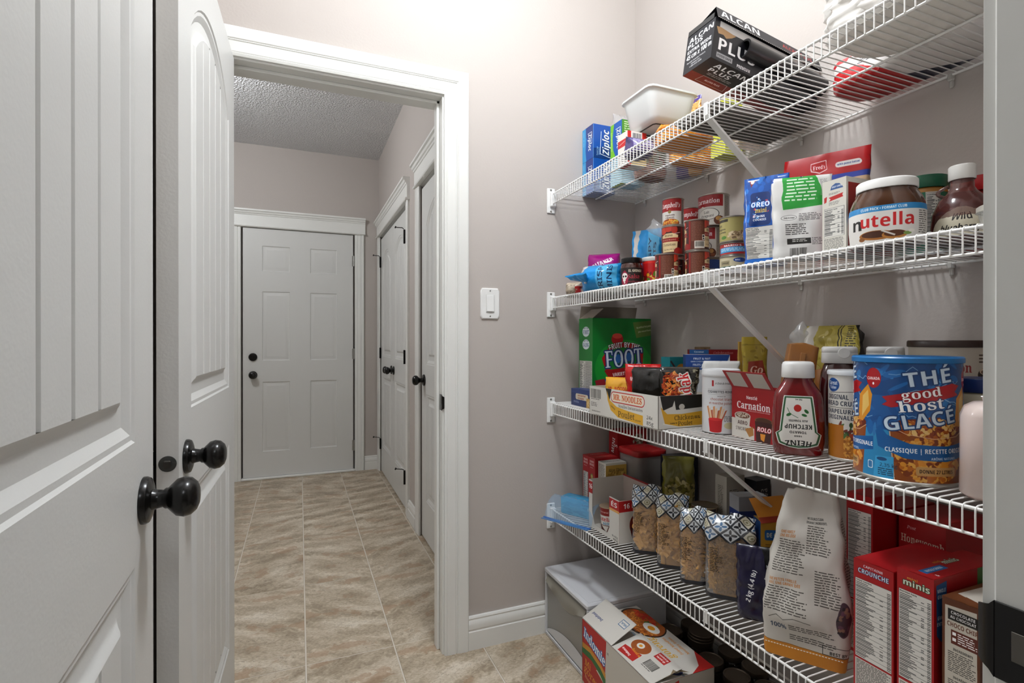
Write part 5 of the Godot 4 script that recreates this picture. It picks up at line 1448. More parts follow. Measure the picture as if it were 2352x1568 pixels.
	carton("teal_box", "teal carton with golden picture behind the black noodle pack", "box", P(1.2, 1.44, y), -10.0, s4, c4)
	var s5 := Vector3(0.13, 0.198, 0.045)
	var c5 := canvas(s5, 1.4, rgb("d3d5d8")); face(c5, s5, "front"); c5.poly([[0, 0], [130, 0], [112, 46], [0, 46]], rgb("1d4690")); c5.text("FRUIT & NUT", 48, 12, 6, W, {"w": 50}); c5.text("DARK CHOCOLATE CREAM", 50, 21, 4, W, {"w": 70}); c5.text("FRUITS ET NOIX", 48, 31, 6, W, {"w": 54}); c5.text("CHOCOLAT NOIR ET CERISES", 50, 40, 4, W, {"w": 74})
	face(c5, s5, "left"); c5.rect(0, 0, 45, 46, rgb("1a3d80"))
	carton("chocolate_box", "blue and white fruit and nut carton behind the wafer tin", "box", P(1.17, 1.262, y), -30.0, s5, c5)
	var wp := thing("white_pouch", "crumpled white pouch in front of the blue carton", "pouch", P(1.14, 1.17, y), -34.0)
	part(wp, "film", bag_mesh(0.1, 0.182, 0.05, "s", 95, 0.006), mat(rgb("d2d2d0"), 0.4))
	var pt := CV.new(60, 12, 2.0, rgb("16130f")); pt.text("SECURE", 30, 6, 6, W, {"w": 44})
	quad_part(wp, "pouch_label", 0.03, 0.006, print_mat(pt.tex(), 0.5), xf(Vector3(0.012, 0.152, 0.022), -12, 0, 0), 0.0006)
	var s6 := Vector3(0.15, 0.212, 0.04)
	var c6 := canvas(s6, 1.2, rgb("94181e")); face(c6, s6, "front"); c6.rect(0, 0, 60, 14, rgb("2a6ab0")); c6.text("Coconut", 30, 7, 5, W, {"w": 30}); c6.text("Celebration", 105, 10, 7, rgb("e8b8b4"), {"f": "e", "skew": 0.3, "w": 60})
	carton("gift_box", "dark red and blue carton at the wall behind fruit carton", "box", P(1.25, 1.32, y), -32.0, s6, c6)
	var wd := thing("brown_box", "small plain brown carton against the wall behind teal box", "box", P(1.286, 1.405, y), -20.0)
	part(wd, "carton_body", boxm(Vector3(0, 0.11, 0), Vector3(0.035, 0.22, 0.05), 0.001), mat(rgb("8a7458"), 0.8))
	part(wd, "tape", boxm(Vector3(0, 0.11, 0.0255), Vector3(0.008, 0.21, 0.0008)), mat(rgb("6e5a44"), 0.4))
	# wafer roll tin
	var cw := CV.new(296, 156, 2.0, rgb("d3d4d6"))
	cw.rect(122, 12, 5, 16, rgb("a81a22")); cw.text("le Choix du Président", 152, 20, 5, K, {"f": "e", "skew": 0.3, "w": 42}); cw.rect(110, 36, 76, 0.6, rgb("7a7876")); cw.text("CIGARETTES ROULÉES", 148, 43, 6.5, rgb("3a3a3e"), {"w": 76}); cw.rect(110, 50, 76, 0.6, rgb("7a7876"))
	cw.text("saveur de", 146, 55, 3, rgb("6a6866"), {"w": 20}); cw.text("chocolat blanc", 146, 63, 6.5, rgb("8f3a2a"), {"f": "s", "w": 56}); cw.text("et menthe poivrée", 146, 74, 6.5, rgb("8f3a2a"), {"f": "s", "w": 64})
	for i in 9: cw.poly([[116 + i * 3.4, 124], [119.5 + i * 3.4, 124], [112 + i * 6.0, 82 + (i % 3) * 5], [107 + i * 6.0, 84 + (i % 3) * 5]], [rgb("c98a5a"), rgb("e0c2a0"), rgb("b05a3a")][i % 3])
	cw.poly([[112, 118], [148, 118], [146, 150], [116, 150]], rgb("b3181e")); cw.ell(130, 118, 18, 4, rgb("c92a2a")); cw.ell(130, 150, 15, 4, rgb("b3181e")); cw.fine(152, 108, 32, 18, 3.4, rgb("55534f"), 3); cw.ell(166, 134, 14, 9, rgb("c9c29a")); cw.text("400 g", 186, 150, 6, K, {"w": 16, "f": "s"})
	var wt := thing("wafer_tin", "white round wafer roll tin beside the noodle tray", "tin", P(1.035, 1.062, y), -40.0)
	var wb := MB.new(); wb.lathe([[0.0, 0.0], [0.0455, 0.0]], 36); wb.lathe([[0.047, 0.002], [0.047, 0.15]], 44)
	part(wt, "printed_wall", wb.done(), print_mat(cw.tex(), 0.35))
	lathe_part(wt, "lid", [[0.0475, 0.147], [0.0486, 0.149], [0.0486, 0.155], [0.0478, 0.157], [0.0478, 0.164], [0.0465, 0.166], [0.044, 0.164], [0.0, 0.164]], mat(rgb("d9dadc"), 0.35), 44)
	# hot chocolate carton, flaps open
	var cc := CV.new(136, 124, 2.4, rgb("9e1319"))
	cc.text("Nestlé", 66, 22, 8, W, {"w": 34}); cc.text("Carnation", 70, 42, 17, W, {"f": "eb", "w": 104}); cc.text("HOT CHOCOLATE CHOCOLAT CHAUD", 84, 54, 2.8, rgb("e9c8c8"), {"w": 74})
	cc.poly([[0, 76], [8, 76], [74, 96], [74, 124], [0, 124]], rgb("d3cec6")); cc.ell(36, 68, 26, 9, rgb("c9c2b8")); cc.poly([[10, 68], [62, 68], [56, 108], [18, 108]], rgb("cfc9c0")); cc.ell(36, 68, 23, 7, rgb("6a4430")); cc.blobs(36, 67, 19, 5, 40, 2.5, [rgb("d8cfc2"), rgb("c2b4a2")], 3)
	cc.text("AERO", 36, 86, 9, rgb("3a1a14"), {"w": 32}); cc.text("S'MORES", 34, 101, 8, rgb("2a1410"), {"w": 40, "f": "s"}); cc.poly([[44, 100], [70, 92], [72, 112], [58, 118]], rgb("a8743a"))
	cc.ell(102, 74, 27, 9, rgb("7a4a30")); cc.ell(102, 73, 23, 6.5, rgb("4a2a1a")); cc.poly([[76, 76], [128, 76], [122, 124], [80, 124]], rgb("3a1512")); cc.text("ROLO", 104, 94, 10, W, {"w": 40, "skew": 0.2, "out": [1.4, rgb("b3181e")]}); cc.poly([[92, 104], [108, 104], [104, 122], [94, 118]], rgb("d98a2a"))
	var ch := thing("hot_chocolate_box", "red hot chocolate carton with raised flap beside red bottle", "box", P(1.055, 0.938, y), -93.0)
	var cs := Vector3(0.136, 0.124, 0.08)
	quad_part(ch, "front_panel", cs.x, cs.y, print_mat(cc.tex(), 0.4), xf(Vector3(0, 0, cs.z * 0.5)))
	var redm := mat(rgb("93141a"), 0.45)
	part(ch, "carton_body", boxes([[Vector3(-0.068, 0, -0.04), Vector3(-0.067, 0.124, 0.0385)], [Vector3(0.067, 0, -0.04), Vector3(0.068, 0.124, 0.0385)], [Vector3(-0.068, 0, -0.04), Vector3(0.068, 0.124, -0.039)], [Vector3(-0.067, 0.0, -0.039), Vector3(0.067, 0.001, 0.0385)]]), redm)
	var cf := CV.new(136, 55, 2.0, rgb("9e1319"))
	cf.poly([[10, 4], [58, 4], [58, 50], [10, 50]], rgb("bdb8b0")); cf.poly([[76, 4], [126, 4], [126, 50], [76, 50]], rgb("bdb8b0"))
	quad_part(ch, "flap", 0.136, 0.052, print_mat(cf.tex(), 0.5), xf(Vector3(0, 0.124, 0.04), 36, 0, 0))
	quad_part(ch, "flap", 0.078, 0.05, redm, xf(Vector3(0.068, 0.124, 0), 40, 90, 0))
	# biscuit sleeves and bags behind
	var sl := MB.new()
	sl.loft([[0.0, 0.032, 0.030, 0.004], [0.06, 0.033, 0.031, 0.004], [0.12, 0.033, 0.031, 0.004], [0.18, 0.033, 0.031, 0.004], [0.225, 0.032, 0.030, 0.004], [0.229, 0.02, 0.026, 0.004], [0.232, 0.004, 0.024, 0.003]], 44, Rect2(0, 0, 1, 1), 0.5, true, func(p, n, v, u): return p + Vector3(n.x, 0, n.z) * (sin(p.y * 900.0) * 0.0006 + noise.get_noise_3d(p.x * 900, p.y * 900, p.z * 900) * 0.002))
	var slm := sl.done()
	var wax := mat(rgb("a8703a"), 0.28)
	var rib := MB.new(); rib.box(Vector3(0, 0.105, 0.0325), Vector3(0.012, 0.205, 0.003), 0.001)
	for q in [["tall wax paper biscuit sleeve leaning behind hot chocolate carton", 1.145, 0.948, -14.0, 1.0, -8.0], ["shorter wax paper biscuit sleeve behind hot chocolate carton", 1.178, 0.862, -42.0, 0.76, 0.0]]:
		var o := thing("biscuit_sleeve", q[0], "biscuit pack", P(q[1], q[2], y), q[3] - 30.0, "wax paper biscuit sleeves")
		o.rotation_degrees.z = q[5]
		part(o, "wrapper", slm, wax, Transform3D(Basis.from_scale(Vector3(q[4], q[4], q[4])), Vector3(0, 0.006 if q[5] != 0.0 else 0.0, 0)))
		part(o, "seam", rib.done(), mat(rgb("b9824a"), 0.3), Transform3D(Basis.from_scale(Vector3(q[4], q[4], q[4])), Vector3(0, 0.006 if q[5] != 0.0 else 0.0, 0)))
	var dc := CV.new(160, 250, 1.6, rgb("9a8424")); dc.blobs(80, 120, 70, 110, 80, 8, [rgb("a89230"), rgb("86701c")], 4); dc.poly([[62, 70], [98, 66], [104, 110], [82, 130], [60, 110]], rgb("8f2a16")); dc.text("Go", 82, 92, 20, rgb("e9c8b0"), {"f": "eb", "w": 30, "skew": 0.2}); dc.rect(0, 22, 160, 2, rgb("7a6818"))
	var dp := thing("doypack", "yellow stand-up pouch left of the wax paper sleeves", "pouch", P(1.18, 1.085, y), -36.0)
	part(dp, "film", bag_mesh(0.068, 0.252, 0.045, "s", 96, 0.003), print_mat(dc.tex(), 0.25))
	var gs := thing("foil_strip", "narrow golden folded snack strip leaning by the pouch", "snack bar", P(1.205, 1.158, y), -40.0)
	gs.rotation_degrees.z = 0.0
	part(gs, "wrapper", bag_mesh(0.02, 0.238, 0.012, "p", 97, 0.002, 14, 20), mat(rgb("b08a3c"), 0.25, 0.3))
	var yc := CV.new(420, 290, 1.4, rgb("b9a94a")); yc.blobs(210, 120, 200, 120, 200, 14, [rgb("c6b65a"), rgb("a89838"), rgb("d2c476")], 4)
	yc.poly([[120, 0], [160, 0], [172, 290], [110, 290]], rgb("cfcac0")); yc.line([[236, 0], [246, 290]], 3, K); yc.line([[244, 0], [254, 290]], 3, K); yc.fine(262, 4, 30, 200, 6, rgb("2a261c"), 3); yc.rect(300, 0, 120, 290, rgb("23211e"))
	var yb := thing("noodle_bag", "yellow crinkled bag lying high behind the sauce bottles", "bag", P(1.27, 0.92, y), -80.0)
	part(yb, "film", bag_mesh(0.135, 0.28, 0.055, "p", 98, 0.008, 26, 48), print_mat(yc.tex(), 0.22))
	part(yb, "clear_neck", bag_mesh(0.05, 0.05, 0.04, "p", 99, 0.008, 10, 24), film(0.35), xf(Vector3(-0.06, 0.24, 0.0), 0, 0, 50))
	# sauce bottles with flip caps
	for q in [["dark red sauce bottle with white flip cap behind ketchup", 1.125, 0.8], ["dark red sauce bottle with white flip cap behind bread crumbs", 1.2, 0.748]]:
		var o := thing("sauce_bottle", q[0], "bottle", P(q[1], q[2], y), -52.0, "sauce bottles with flip caps")
		var bb := MB.new()
		bb.loft([[0.0, 0.036, 0.026, 0.02], [0.004, 0.038, 0.029, 0.022], [0.14, 0.039, 0.029, 0.022], [0.17, 0.036, 0.028, 0.022], [0.186, 0.031, 0.025, 0.022], [0.192, 0.028, 0.023, 0.021]], 36)
		part(o, "body", bb.done(), mat(rgb("3d0e10"), 0.14, 0, 1, "coat"))
		var cp := MB.new()
		cp.loft([[0.191, 0.034, 0.026, 0.018], [0.193, 0.035, 0.027, 0.018], [0.214, 0.0345, 0.0265, 0.018], [0.2145, 0.0335, 0.0255, 0.017], [0.2155, 0.0345, 0.0265, 0.018], [0.225, 0.034, 0.026, 0.018], [0.228, 0.031, 0.023, 0.016]], 36, Rect2(0, 0, 1, 1), 0.6)
		var cap := part(o, "cap", cp.done(), mat(rgb("e2e1df"), 0.4))
		var tb := MB.new(); tb.lathe([[0.0, 0.0], [0.012, 0.0], [0.011, 0.002], [0.0, 0.0015]], 24, Rect2(0, 0, 1, 1), 0.6, xf(Vector3(0.008, 0.214, 0.0262), 90, 0, 0))
		part(cap, "thumb_tab", tb.done(), mat(rgb("e2e1df"), 0.4))
	# upside-down label ketchup bottle
	var kt := thing("ketchup_bottle", "red ketchup bottle with white cap and inverted white label", "bottle", P(0.986, 0.793, y), -50.0)
	var ks := [[0.0, 0.040, 0.022, 0.018], [0.004, 0.046, 0.027, 0.022], [0.03, 0.0495, 0.030, 0.025], [0.06, 0.0495, 0.030, 0.025], [0.10, 0.0475, 0.029, 0.024], [0.122, 0.046, 0.028, 0.024], [0.132, 0.043, 0.0265, 0.023], [0.146, 0.034, 0.0245, 0.022], [0.158, 0.0275, 0.0225, 0.02], [0.166, 0.026, 0.022, 0.02]]
	var kb := MB.new(); kb.loft(ks, 48, Rect2(0, 0, 1, 1), 0.5)
	part(kt, "body", kb.done(), mat(rgb("6e0f12"), 0.12, 0, 1, "coat"))
	var kc := MB.new()
	kc.loft([[0.163, 0.0305, 0.025, 0.021], [0.165, 0.0315, 0.026, 0.022], [0.19, 0.0305, 0.025, 0.021], [0.195, 0.0285, 0.023, 0.02], [0.197, 0.024, 0.019, 0.017]], 40, Rect2(0, 0, 1, 1), 0.6)
	part(kt, "cap", kc.done(), mat(rgb("e3e2e0"), 0.38))
	var kv := CV.new(266, 118, 2.4, Color(0, 0, 0, 0))
	var key := func(m: float, col: Color): kv.poly([[105 + m, 4 + m], [161 - m, 4 + m], [167 - m, 78], [176 - m * 1.4, 84], [169 - m, 106 - m], [150, 112 - m], [133, 114 - m], [116, 112 - m], [97 + m, 106 - m], [90 + m * 1.4, 84], [99 + m, 78]], col)
	key.call(0.0, rgb("e3e1da")); key.call(1.8, rgb("2c5a36")); key.call(5.0, rgb("e6e3dc"))
	var up := {"rot": 180, "f": "eb"}
	kv.text("HEINZ", 133, 102, 11, K, {"rot": 180, "w": 46, "arc": -140.0}); kv.text("1869", 133, 88, 3, K, {"rot": 180, "w": 14}); kv.text("TOMATO", 133, 80, 5, K, {"rot": 180, "w": 30}); kv.text("KETCHUP", 133, 68, 9, K, {"rot": 180, "w": 48}); kv.text("AUX TOMATES", 133, 56, 4, K, {"rot": 180, "w": 34})
	kv.line([[133, 50], [118, 42], [113, 30]], 1.0, rgb("2c5a36")); kv.ell(132, 30, 7, 7.5, rgb("b8241c")); kv.ell(148, 36, 5, 3, rgb("2c6a34"), 0.8); kv.ell(144, 44, 5, 2.6, rgb("2c6a34"), 0.3); kv.ell(116, 44, 5, 3, rgb("2c6a34"), -0.5); kv.text("750 mL", 134, 12, 3, K, {"rot": 180, "w": 14})
	var kl := MB.new()
	kl.loft([[0.012, 0.0474, 0.0285, 0.024], [0.03, 0.0497, 0.0302, 0.0252], [0.06, 0.0497, 0.0302, 0.0252], [0.10, 0.0477, 0.0292, 0.0242], [0.122, 0.0462, 0.0282, 0.0242], [0.13, 0.0439, 0.0270, 0.0232]], 48, Rect2(0, 0, 1, 1), 0.5, false)
	part(kt, "label", kl.done(), cut_mat(kv.tex()))
	# bread crumb canister
	var bc := CV.new(270, 168, 2.2, rgb("d6d3cc"))
	bc.ell(112, 20, 15, 14, rgb("1c4a8c")); bc.text("Great", 112, 16, 8, W, {"w": 22, "f": "eb"}); bc.text("Value", 112, 25, 6, W, {"w": 17, "f": "eb"})
	bc.line([[104, 36], [160, 32], [180, 36]], 0.8, K)
	bc.text("ORIGINAL", 120, 44, 9, rgb("232a3c"), {"w": 48}); bc.text("BREAD CRUMBS", 132, 57, 9, rgb("232a3c"), {"w": 80}); bc.text("CHAPELURE", 124, 73, 8.5, rgb("232a3c"), {"w": 60}); bc.text("ORIGINALE", 124, 85, 8.5, rgb("232a3c"), {"w": 56}); bc.line([[104, 65], [170, 66]], 0.7, K)
	bc.poly([[90, 118], [120, 110], [150, 122], [190, 118], [190, 168], [80, 168]], rgb("a8661c")); bc.blobs(135, 145, 52, 24, 260, 4, [rgb("b87424"), rgb("c98c34"), rgb("8f5214"), rgb("d9a24a")], 5)
	bc.blobs(148, 112, 44, 14, 40, 9, [rgb("2e4a26"), rgb("4a6a34"), rgb("6a2a24"), rgb("3a5a2a")], 8, 0.4); bc.blobs(190, 20, 20, 18, 8, 12, [rgb("4f6a3a"), rgb("6a854a")], 4, 0.6); bc.ell(160, 122, 16, 5, rgb("a8401e"), 0.3)
	bc.at(-135, 0); bc.rect(0, 100, 270, 68, rgb("a8661c")); bc.at(0, 0)
	bc.rect(0, 0, 70, 168, rgb("cfc9be")); bc.facts(8, 20, 50, 130, "Nutrition Facts", 6)
	var bt := thing("bread_crumb_canister", "round bread crumb canister between red bottle and blue tin", "canister", P(1.046, 0.716, y), -76.0)
	var bw := MB.new(); bw.lathe([[0.0, 0.0], [0.041, 0.0], [0.0425, 0.004]], 40); bw.lathe([[0.0425, 0.004], [0.0425, 0.172]], 44)
	part(bt, "printed_wall", bw.done(), print_mat(bc.tex(), 0.3))
	lathe_part(bt, "lid", [[0.0425, 0.171], [0.0445, 0.172], [0.0445, 0.178], [0.043, 0.181], [0.04, 0.18], [0.0, 0.18]], mat(rgb("d6d9dc"), 0.3), 44)
	lathe_part(bt, "base_rim", [[0.041, 0.0], [0.0438, 0.001], [0.0438, 0.005], [0.0424, 0.006]], mat(rgb("c0bdb6"), 0.3, 0.4), 44)
	# iced tea tin
	var tc := CV.new(494, 206, 2.4, rgb("1a5596"))
	tc.rect(0, 120, 494, 86, rgb("2a86bc")); tc.rect(0, 0, 494, 60, rgb("16457f"))
	tc.blobs(247, 60, 250, 70, 120, 16, [rgb("1f62a6"), rgb("184c8a"), rgb("2872b4")], 3, 0.35)
	var rg := RandomNumberGenerator.new(); rg.seed = 9
	for i in 34:
		var px := rg.randf() * 494.0; var py := rg.randf() * 150.0
		var pts: Array = []
		for j in 6:
			pts.append([px, py]); px += rg.randf_range(4, 13); py += rg.randf_range(-9, 9)
		tc.line(pts, rg.randf_range(0.5, 1.3), rgb("8fbfe0"))
	for ox in [158.0, -158.0, 0.0]:
		tc.at(ox, 0)
		tc.poly([[206, 108], [326, 116], [318, 206], [214, 206]], rgb("8a4416"))
		tc.blobs(266, 165, 50, 38, 420, 6, [rgb("b8661c"), rgb("d98e2c"), rgb("7a3510"), rgb("e0a544")], 12, 0.7)
		tc.ell(266, 112, 60, 16, rgb("6a240e")); tc.blobs(268, 112, 46, 16, 160, 4.5, [rgb("a8541a"), rgb("d9a24a"), rgb("8a3a12"), rgb("e9c27a")], 5, 0.7)
		tc.poly([[310, 62], [330, 42], [338, 60], [334, 90], [318, 110], [306, 108]], rgb("d98e24")); tc.poly([[318, 64], [330, 52], [332, 80], [316, 102]], rgb("e9c068"))
		tc.line([[207, 108], [215, 206]], 1.2, rgb("e0c8a8")); tc.line([[208, 112], [230, 124], [270, 130], [310, 126], [326, 116]], 1.0, rgb("e3b98a"))
		tc.poly([[192, 112], [186, 124], [190, 150], [230, 166], [290, 168], [340, 158], [340, 134], [290, 142], [236, 140], [204, 128]], rgb("165a9c"))
		tc.text("CLASSIQUE | RECETTE ORIGINALE", 270, 151, 7.5, W, {"w": 138, "rot": -2}); tc.text("ARÔME NATUREL", 286, 163, 4, rgb("d8e4f0"), {"w": 42, "rot": -2})
		tc.poly([[186, 168], [214, 166], [214, 206], [182, 206]], rgb("3aa0d6"))
		tc.text("2,35 kg", 206, 182, 6, rgb("132a4a"), {"w": 26, "f": "s"}); tc.ell(196, 172, 8, 3.2, rgb("1d4a7a")); tc.fine(190, 188, 28, 14, 3.4, rgb("1a3450"), 6); tc.rrect(172, 178, 9, 14, 2, W); tc.rrect(173, 179, 7, 12, 2, rgb("3a7ab0"))
		tc.rrect(244, 178, 62, 15, 3, rgb("c99a5a")); tc.text("DONNE 27 LITRES", 275, 185.5, 6, rgb("2a160a"), {"w": 52})
		tc.text("THÉ", 262, 27, 24, rgb("c9dbea"), {"w": 70, "rot": -9, "out": [2.2, rgb("12396c")]})
		tc.poly([[196, 62], [300, 36], [316, 40], [306, 50], [314, 56], [210, 80], [196, 76], [204, 70]], rgb("a8161e"))
		tc.text("good", 252, 54, 15, W, {"w": 58, "rot": -10, "f": "eb", "out": [1.0, rgb("7a0f16")]})
		tc.text("host", 252, 74, 18, W, {"w": 66, "rot": -9, "f": "eb", "out": [1.4, rgb("12396c")]})
		tc.text("GLACÉ", 252, 100, 23, rgb("c9dbea"), {"w": 106, "rot": -11, "out": [2.2, rgb("12396c")]})
		for q in [[340.0, 30.0]]: tc.ell(q[0], q[1], 13, 18, rgb("a8161e")); tc.text("CANADA", q[0], q[1] + 1, 5, W, {"w": 22}); tc.ell(q[0], q[1] + 10, 1.6, 2.4, W)
	var tt := thing("iced_tea_tin", "large blue iced tea tin with picture of orange drink", "tin", P(1.006, 0.592, y), -47.0)
	var tw2 := MB.new(); tw2.lathe([[0.0, 0.001], [0.0765, 0.001], [0.0785, 0.005]], 56); tw2.lathe([[0.0785, 0.005], [0.0785, 0.206]], 64)
	part(tt, "printed_wall", tw2.done(), print_mat(tc.tex(), 0.25))
	lathe_part(tt, "lid", [[0.0785, 0.203], [0.0812, 0.204], [0.0812, 0.2115], [0.079, 0.214], [0.074, 0.213], [0.072, 0.21], [0.0, 0.21]], mat(rgb("1a6aa8"), 0.35), 64)
	lathe_part(tt, "base_rim", [[0.076, 0.0], [0.0798, 0.0005], [0.0802, 0.004], [0.0784, 0.006]], mat(rgb("b5b2aa"), 0.3, 0.9), 64)
	# tall tin with brown lid, mayonnaise, white jar
	var gc := CV.new(440, 210, 1.6, rgb("bdb3a4"))
	gc.text("Nestlé", 196, 22, 8, rgb("4a2018"), {"w": 30}); gc.text("Carnation", 204, 38, 16, rgb("8a1a1a"), {"w": 84, "f": "eb"}); gc.fine(258, 14, 44, 16, 6, rgb("4a3a30"), 3); gc.ell(276, 50, 20, 14, rgb("2a1610")); gc.ell(276, 44, 17, 7, rgb("cbb89c")); gc.ell(276, 45, 14, 5, rgb("5a3a24"))
	var ct := thing("cocoa_tin", "beige cocoa tin with brown lid against the wall", "tin", P(1.238, 0.642, y), -58.0)
	var cw2 := MB.new(); cw2.lathe([[0.0, 0.0], [0.068, 0.0]], 40); cw2.lathe([[0.07, 0.001], [0.07, 0.23]], 48)
	part(ct, "printed_wall", cw2.done(), print_mat(gc.tex(), 0.4))
	lathe_part(ct, "lid", [[0.0705, 0.228], [0.073, 0.229], [0.073, 0.239], [0.071, 0.242], [0.0, 0.241]], mat(rgb("2c1812"), 0.35), 48)
	var mc := CV.new(270, 110, 1.6, rgb("c9c2a0")); mc.rect(90, 20, 40, 70, rgb("1d3f8a")); mc.rect(94, 26, 32, 20, rgb("d8b43a")); mc.bars(136, 60, 16, 40, K, 3); mc.rect(100, 50, 20, 20, rgb("d9d4c2"))
	var mj := thing("mayonnaise_jar", "cream coloured jar with dark blue lid behind blue tin", "jar", P(1.145, 0.545, y), -84.0)
	lathe_part(mj, "glass", [[0.0, 0.0], [0.043, 0.0], [0.046, 0.005], [0.046, 0.13], [0.042, 0.145], [0.036, 0.15], [0.0, 0.15]], mat(rgb("cfc8ae"), 0.15), 40)
	lathe_part(mj, "lid", [[0.042, 0.149], [0.0435, 0.151], [0.0435, 0.172], [0.042, 0.174], [0.0, 0.174]], mat(rgb("1a3470"), 0.35), 40)
	var ml := MB.new(); ml.lathe([[0.0464, 0.01], [0.0464, 0.12]], 40)
	part(mj, "label", ml.done(), print_mat(mc.tex(), 0.4))
	var wj := thing("salt_bag", "rounded pale pink bag wrapped in clear film at shelf end", "bag", P(0.992, 0.446, y), -60.0)
	var wm := MB.new()
	wm.loft([[0.0, 0.044, 0.036, 0.03], [0.006, 0.05, 0.042, 0.032], [0.125, 0.05, 0.042, 0.032], [0.139, 0.046, 0.038, 0.03], [0.146, 0.036, 0.03, 0.024], [0.149, 0.014, 0.012, 0.01]], 40, Rect2(0, 0, 1, 1), 0.4, true, func(p, n, v, u): return p + Vector3(n.x, 0, n.z) * noise.get_noise_3d(p.x * 2500, p.y * 900, p.z * 2500) * 0.005)
	part(wj, "contents", wm.done(), mat(rgb("d3c1ba"), 0.35, 0, 1, "coat"))
	part(wj, "folded_top", bag_mesh(0.05, 0.016, 0.03, "p", 101, 0.004, 12, 24), mat(rgb("d9cbc6"), 0.2, 0, 0.7, "film"), xf(Vector3(0, 0.143, 0), 0, 0, 8))

# ---------------------------------------------------------------- lowest shelf
func pasta_mesh(kind: String, w: float, h: float, d: float, count: int, sd: int) -> ArrayMesh:
	var b := MB.new()
	var rg := RandomNumberGenerator.new(); rg.seed = sd
	var core: Array = []
	for i in 9: core.append([h * (0.02 + 0.96 * i / 8.0), w * 0.5 - 0.014, d * 0.5 - 0.014, d * 0.3])
	b.loft(core, 20)
	for i in count:
		var a := rg.randf() * TAU
		var px := signf(cos(a)) * pow(absf(cos(a)), 0.6) * (w * 0.5 - 0.0125)
		var pz := signf(sin(a)) * pow(absf(sin(a)), 0.6) * (d * 0.5 - 0.0125)
		var p := Vector3(px, 0.02 + (h - 0.03) * rg.randf(), pz)
		var out := Vector3(cos(a) / w, 0, sin(a) / d).normalized()
		var tan := (out.cross(Vector3.UP) * rg.randf_range(-1, 1) + Vector3.UP * rg.randf_range(-1, 1) + out * rg.randf_range(-0.12, 0.12)).normalized()
		var s1 := tan.cross(out).normalized(); var s2 := tan.cross(s1).normalized()
		if kind == "fusilli":
			var rows: Array = []
			for k in 7:
				var t := k / 6.0 - 0.5
				var an := t * TAU * 1.1
				var c := p + tan * t * 0.03
				var q := (s1 * cos(an) + s2 * sin(an)) * 0.0062
				var q2 := (s1 * cos(an + 0.9) + s2 * sin(an + 0.9)) * 0.0062
				rows.append(PackedVector3Array([c + q, c + q2 * 0.9, c - q, c - q2 * 0.9]))
			b.sheet(rows, true, Rect2(0, 0, 1, 1), 0.3)
		else:
			var r := 0.0075 if kind == "rigatoni" else 0.0048
			var l := 0.042 if kind == "rigatoni" else 0.032
			var sl := 0.0 if kind == "rigatoni" else 0.006
			var rows: Array = []
			for q in [[-1, 0.72], [-1, 1.0], [1, 1.0], [1, 0.72]]:
				var row := PackedVector3Array()
				for k in 9:
					var an := TAU * k / 9
					row.append(p + tan * (q[0] * l * 0.5 + cos(an) * sl) + (s1 * cos(an) + s2 * sin(an)) * r * q[1])
				rows.append(row)
			for e in [0, 1]:
				var row := PackedVector3Array()
				for k in 9:
					var an := TAU * k / 9
					var sg := -1.0 if e == 0 else 1.0
					row.append(p + tan * (sg * (l * 0.5 - 0.008) + cos(an) * sl) + (s1 * cos(an) + s2 * sin(an)) * r * 0.7)
				if e == 0: rows.push_front(row)
				else: rows.append(row)
			b.sheet(rows, true, Rect2(0, 0, 1, 1), 0.6)
	return b.done()
func wrap_tex(sd: int) -> Image:
	var c := CV.new(250, 70, 2.4, Color(0, 0, 0, 0))
	var ink := rgb("23262e"); var pale := rgb("d6dadd"); var blue := rgb("4a6f96"); var cream := rgb("cfc9b4")
	for i in range(-1, 8):
		for j in range(-1, 4):
			var cx := i * 36.0 + (18.0 if j % 2 else 0.0); var cy := j * 18.0 - 2.0
			if cy > 52.0 and (i + sd) % 3 == 0: continue
			c.poly([[cx, cy - 20], [cx + 20, cy], [cx, cy + 20], [cx - 20, cy]], ink)
	for i in range(-1, 8):
		for j in range(-1, 4):
			var cx := i * 36.0 + (18.0 if j % 2 else 0.0); var cy := j * 18.0 - 2.0
			if cy > 52.0 and (i + sd) % 3 == 0: continue
			var bg := cream if (i + j * 2 + sd) % 4 == 0 else pale
			c.poly([[cx, cy - 15], [cx + 15, cy], [cx, cy + 15], [cx - 15, cy]], bg)
			if bg == cream: c.ell(cx, cy, 8, 7, rgb("8a8464")); c.ell(cx, cy, 6, 5, cream); c.ell(cx, cy, 3, 2.5, rgb("8a8464"))
			else:
				for k in 4: c.ell(cx + cos(k * PI * 0.5) * 6.0, cy + sin(k * PI * 0.5) * 6.0, 5.6, 2.4, blue if (i + j) % 2 else ink, k * PI * 0.5)
				c.ell(cx, cy, 1.6, 1.6, pale)
	return c.tex()
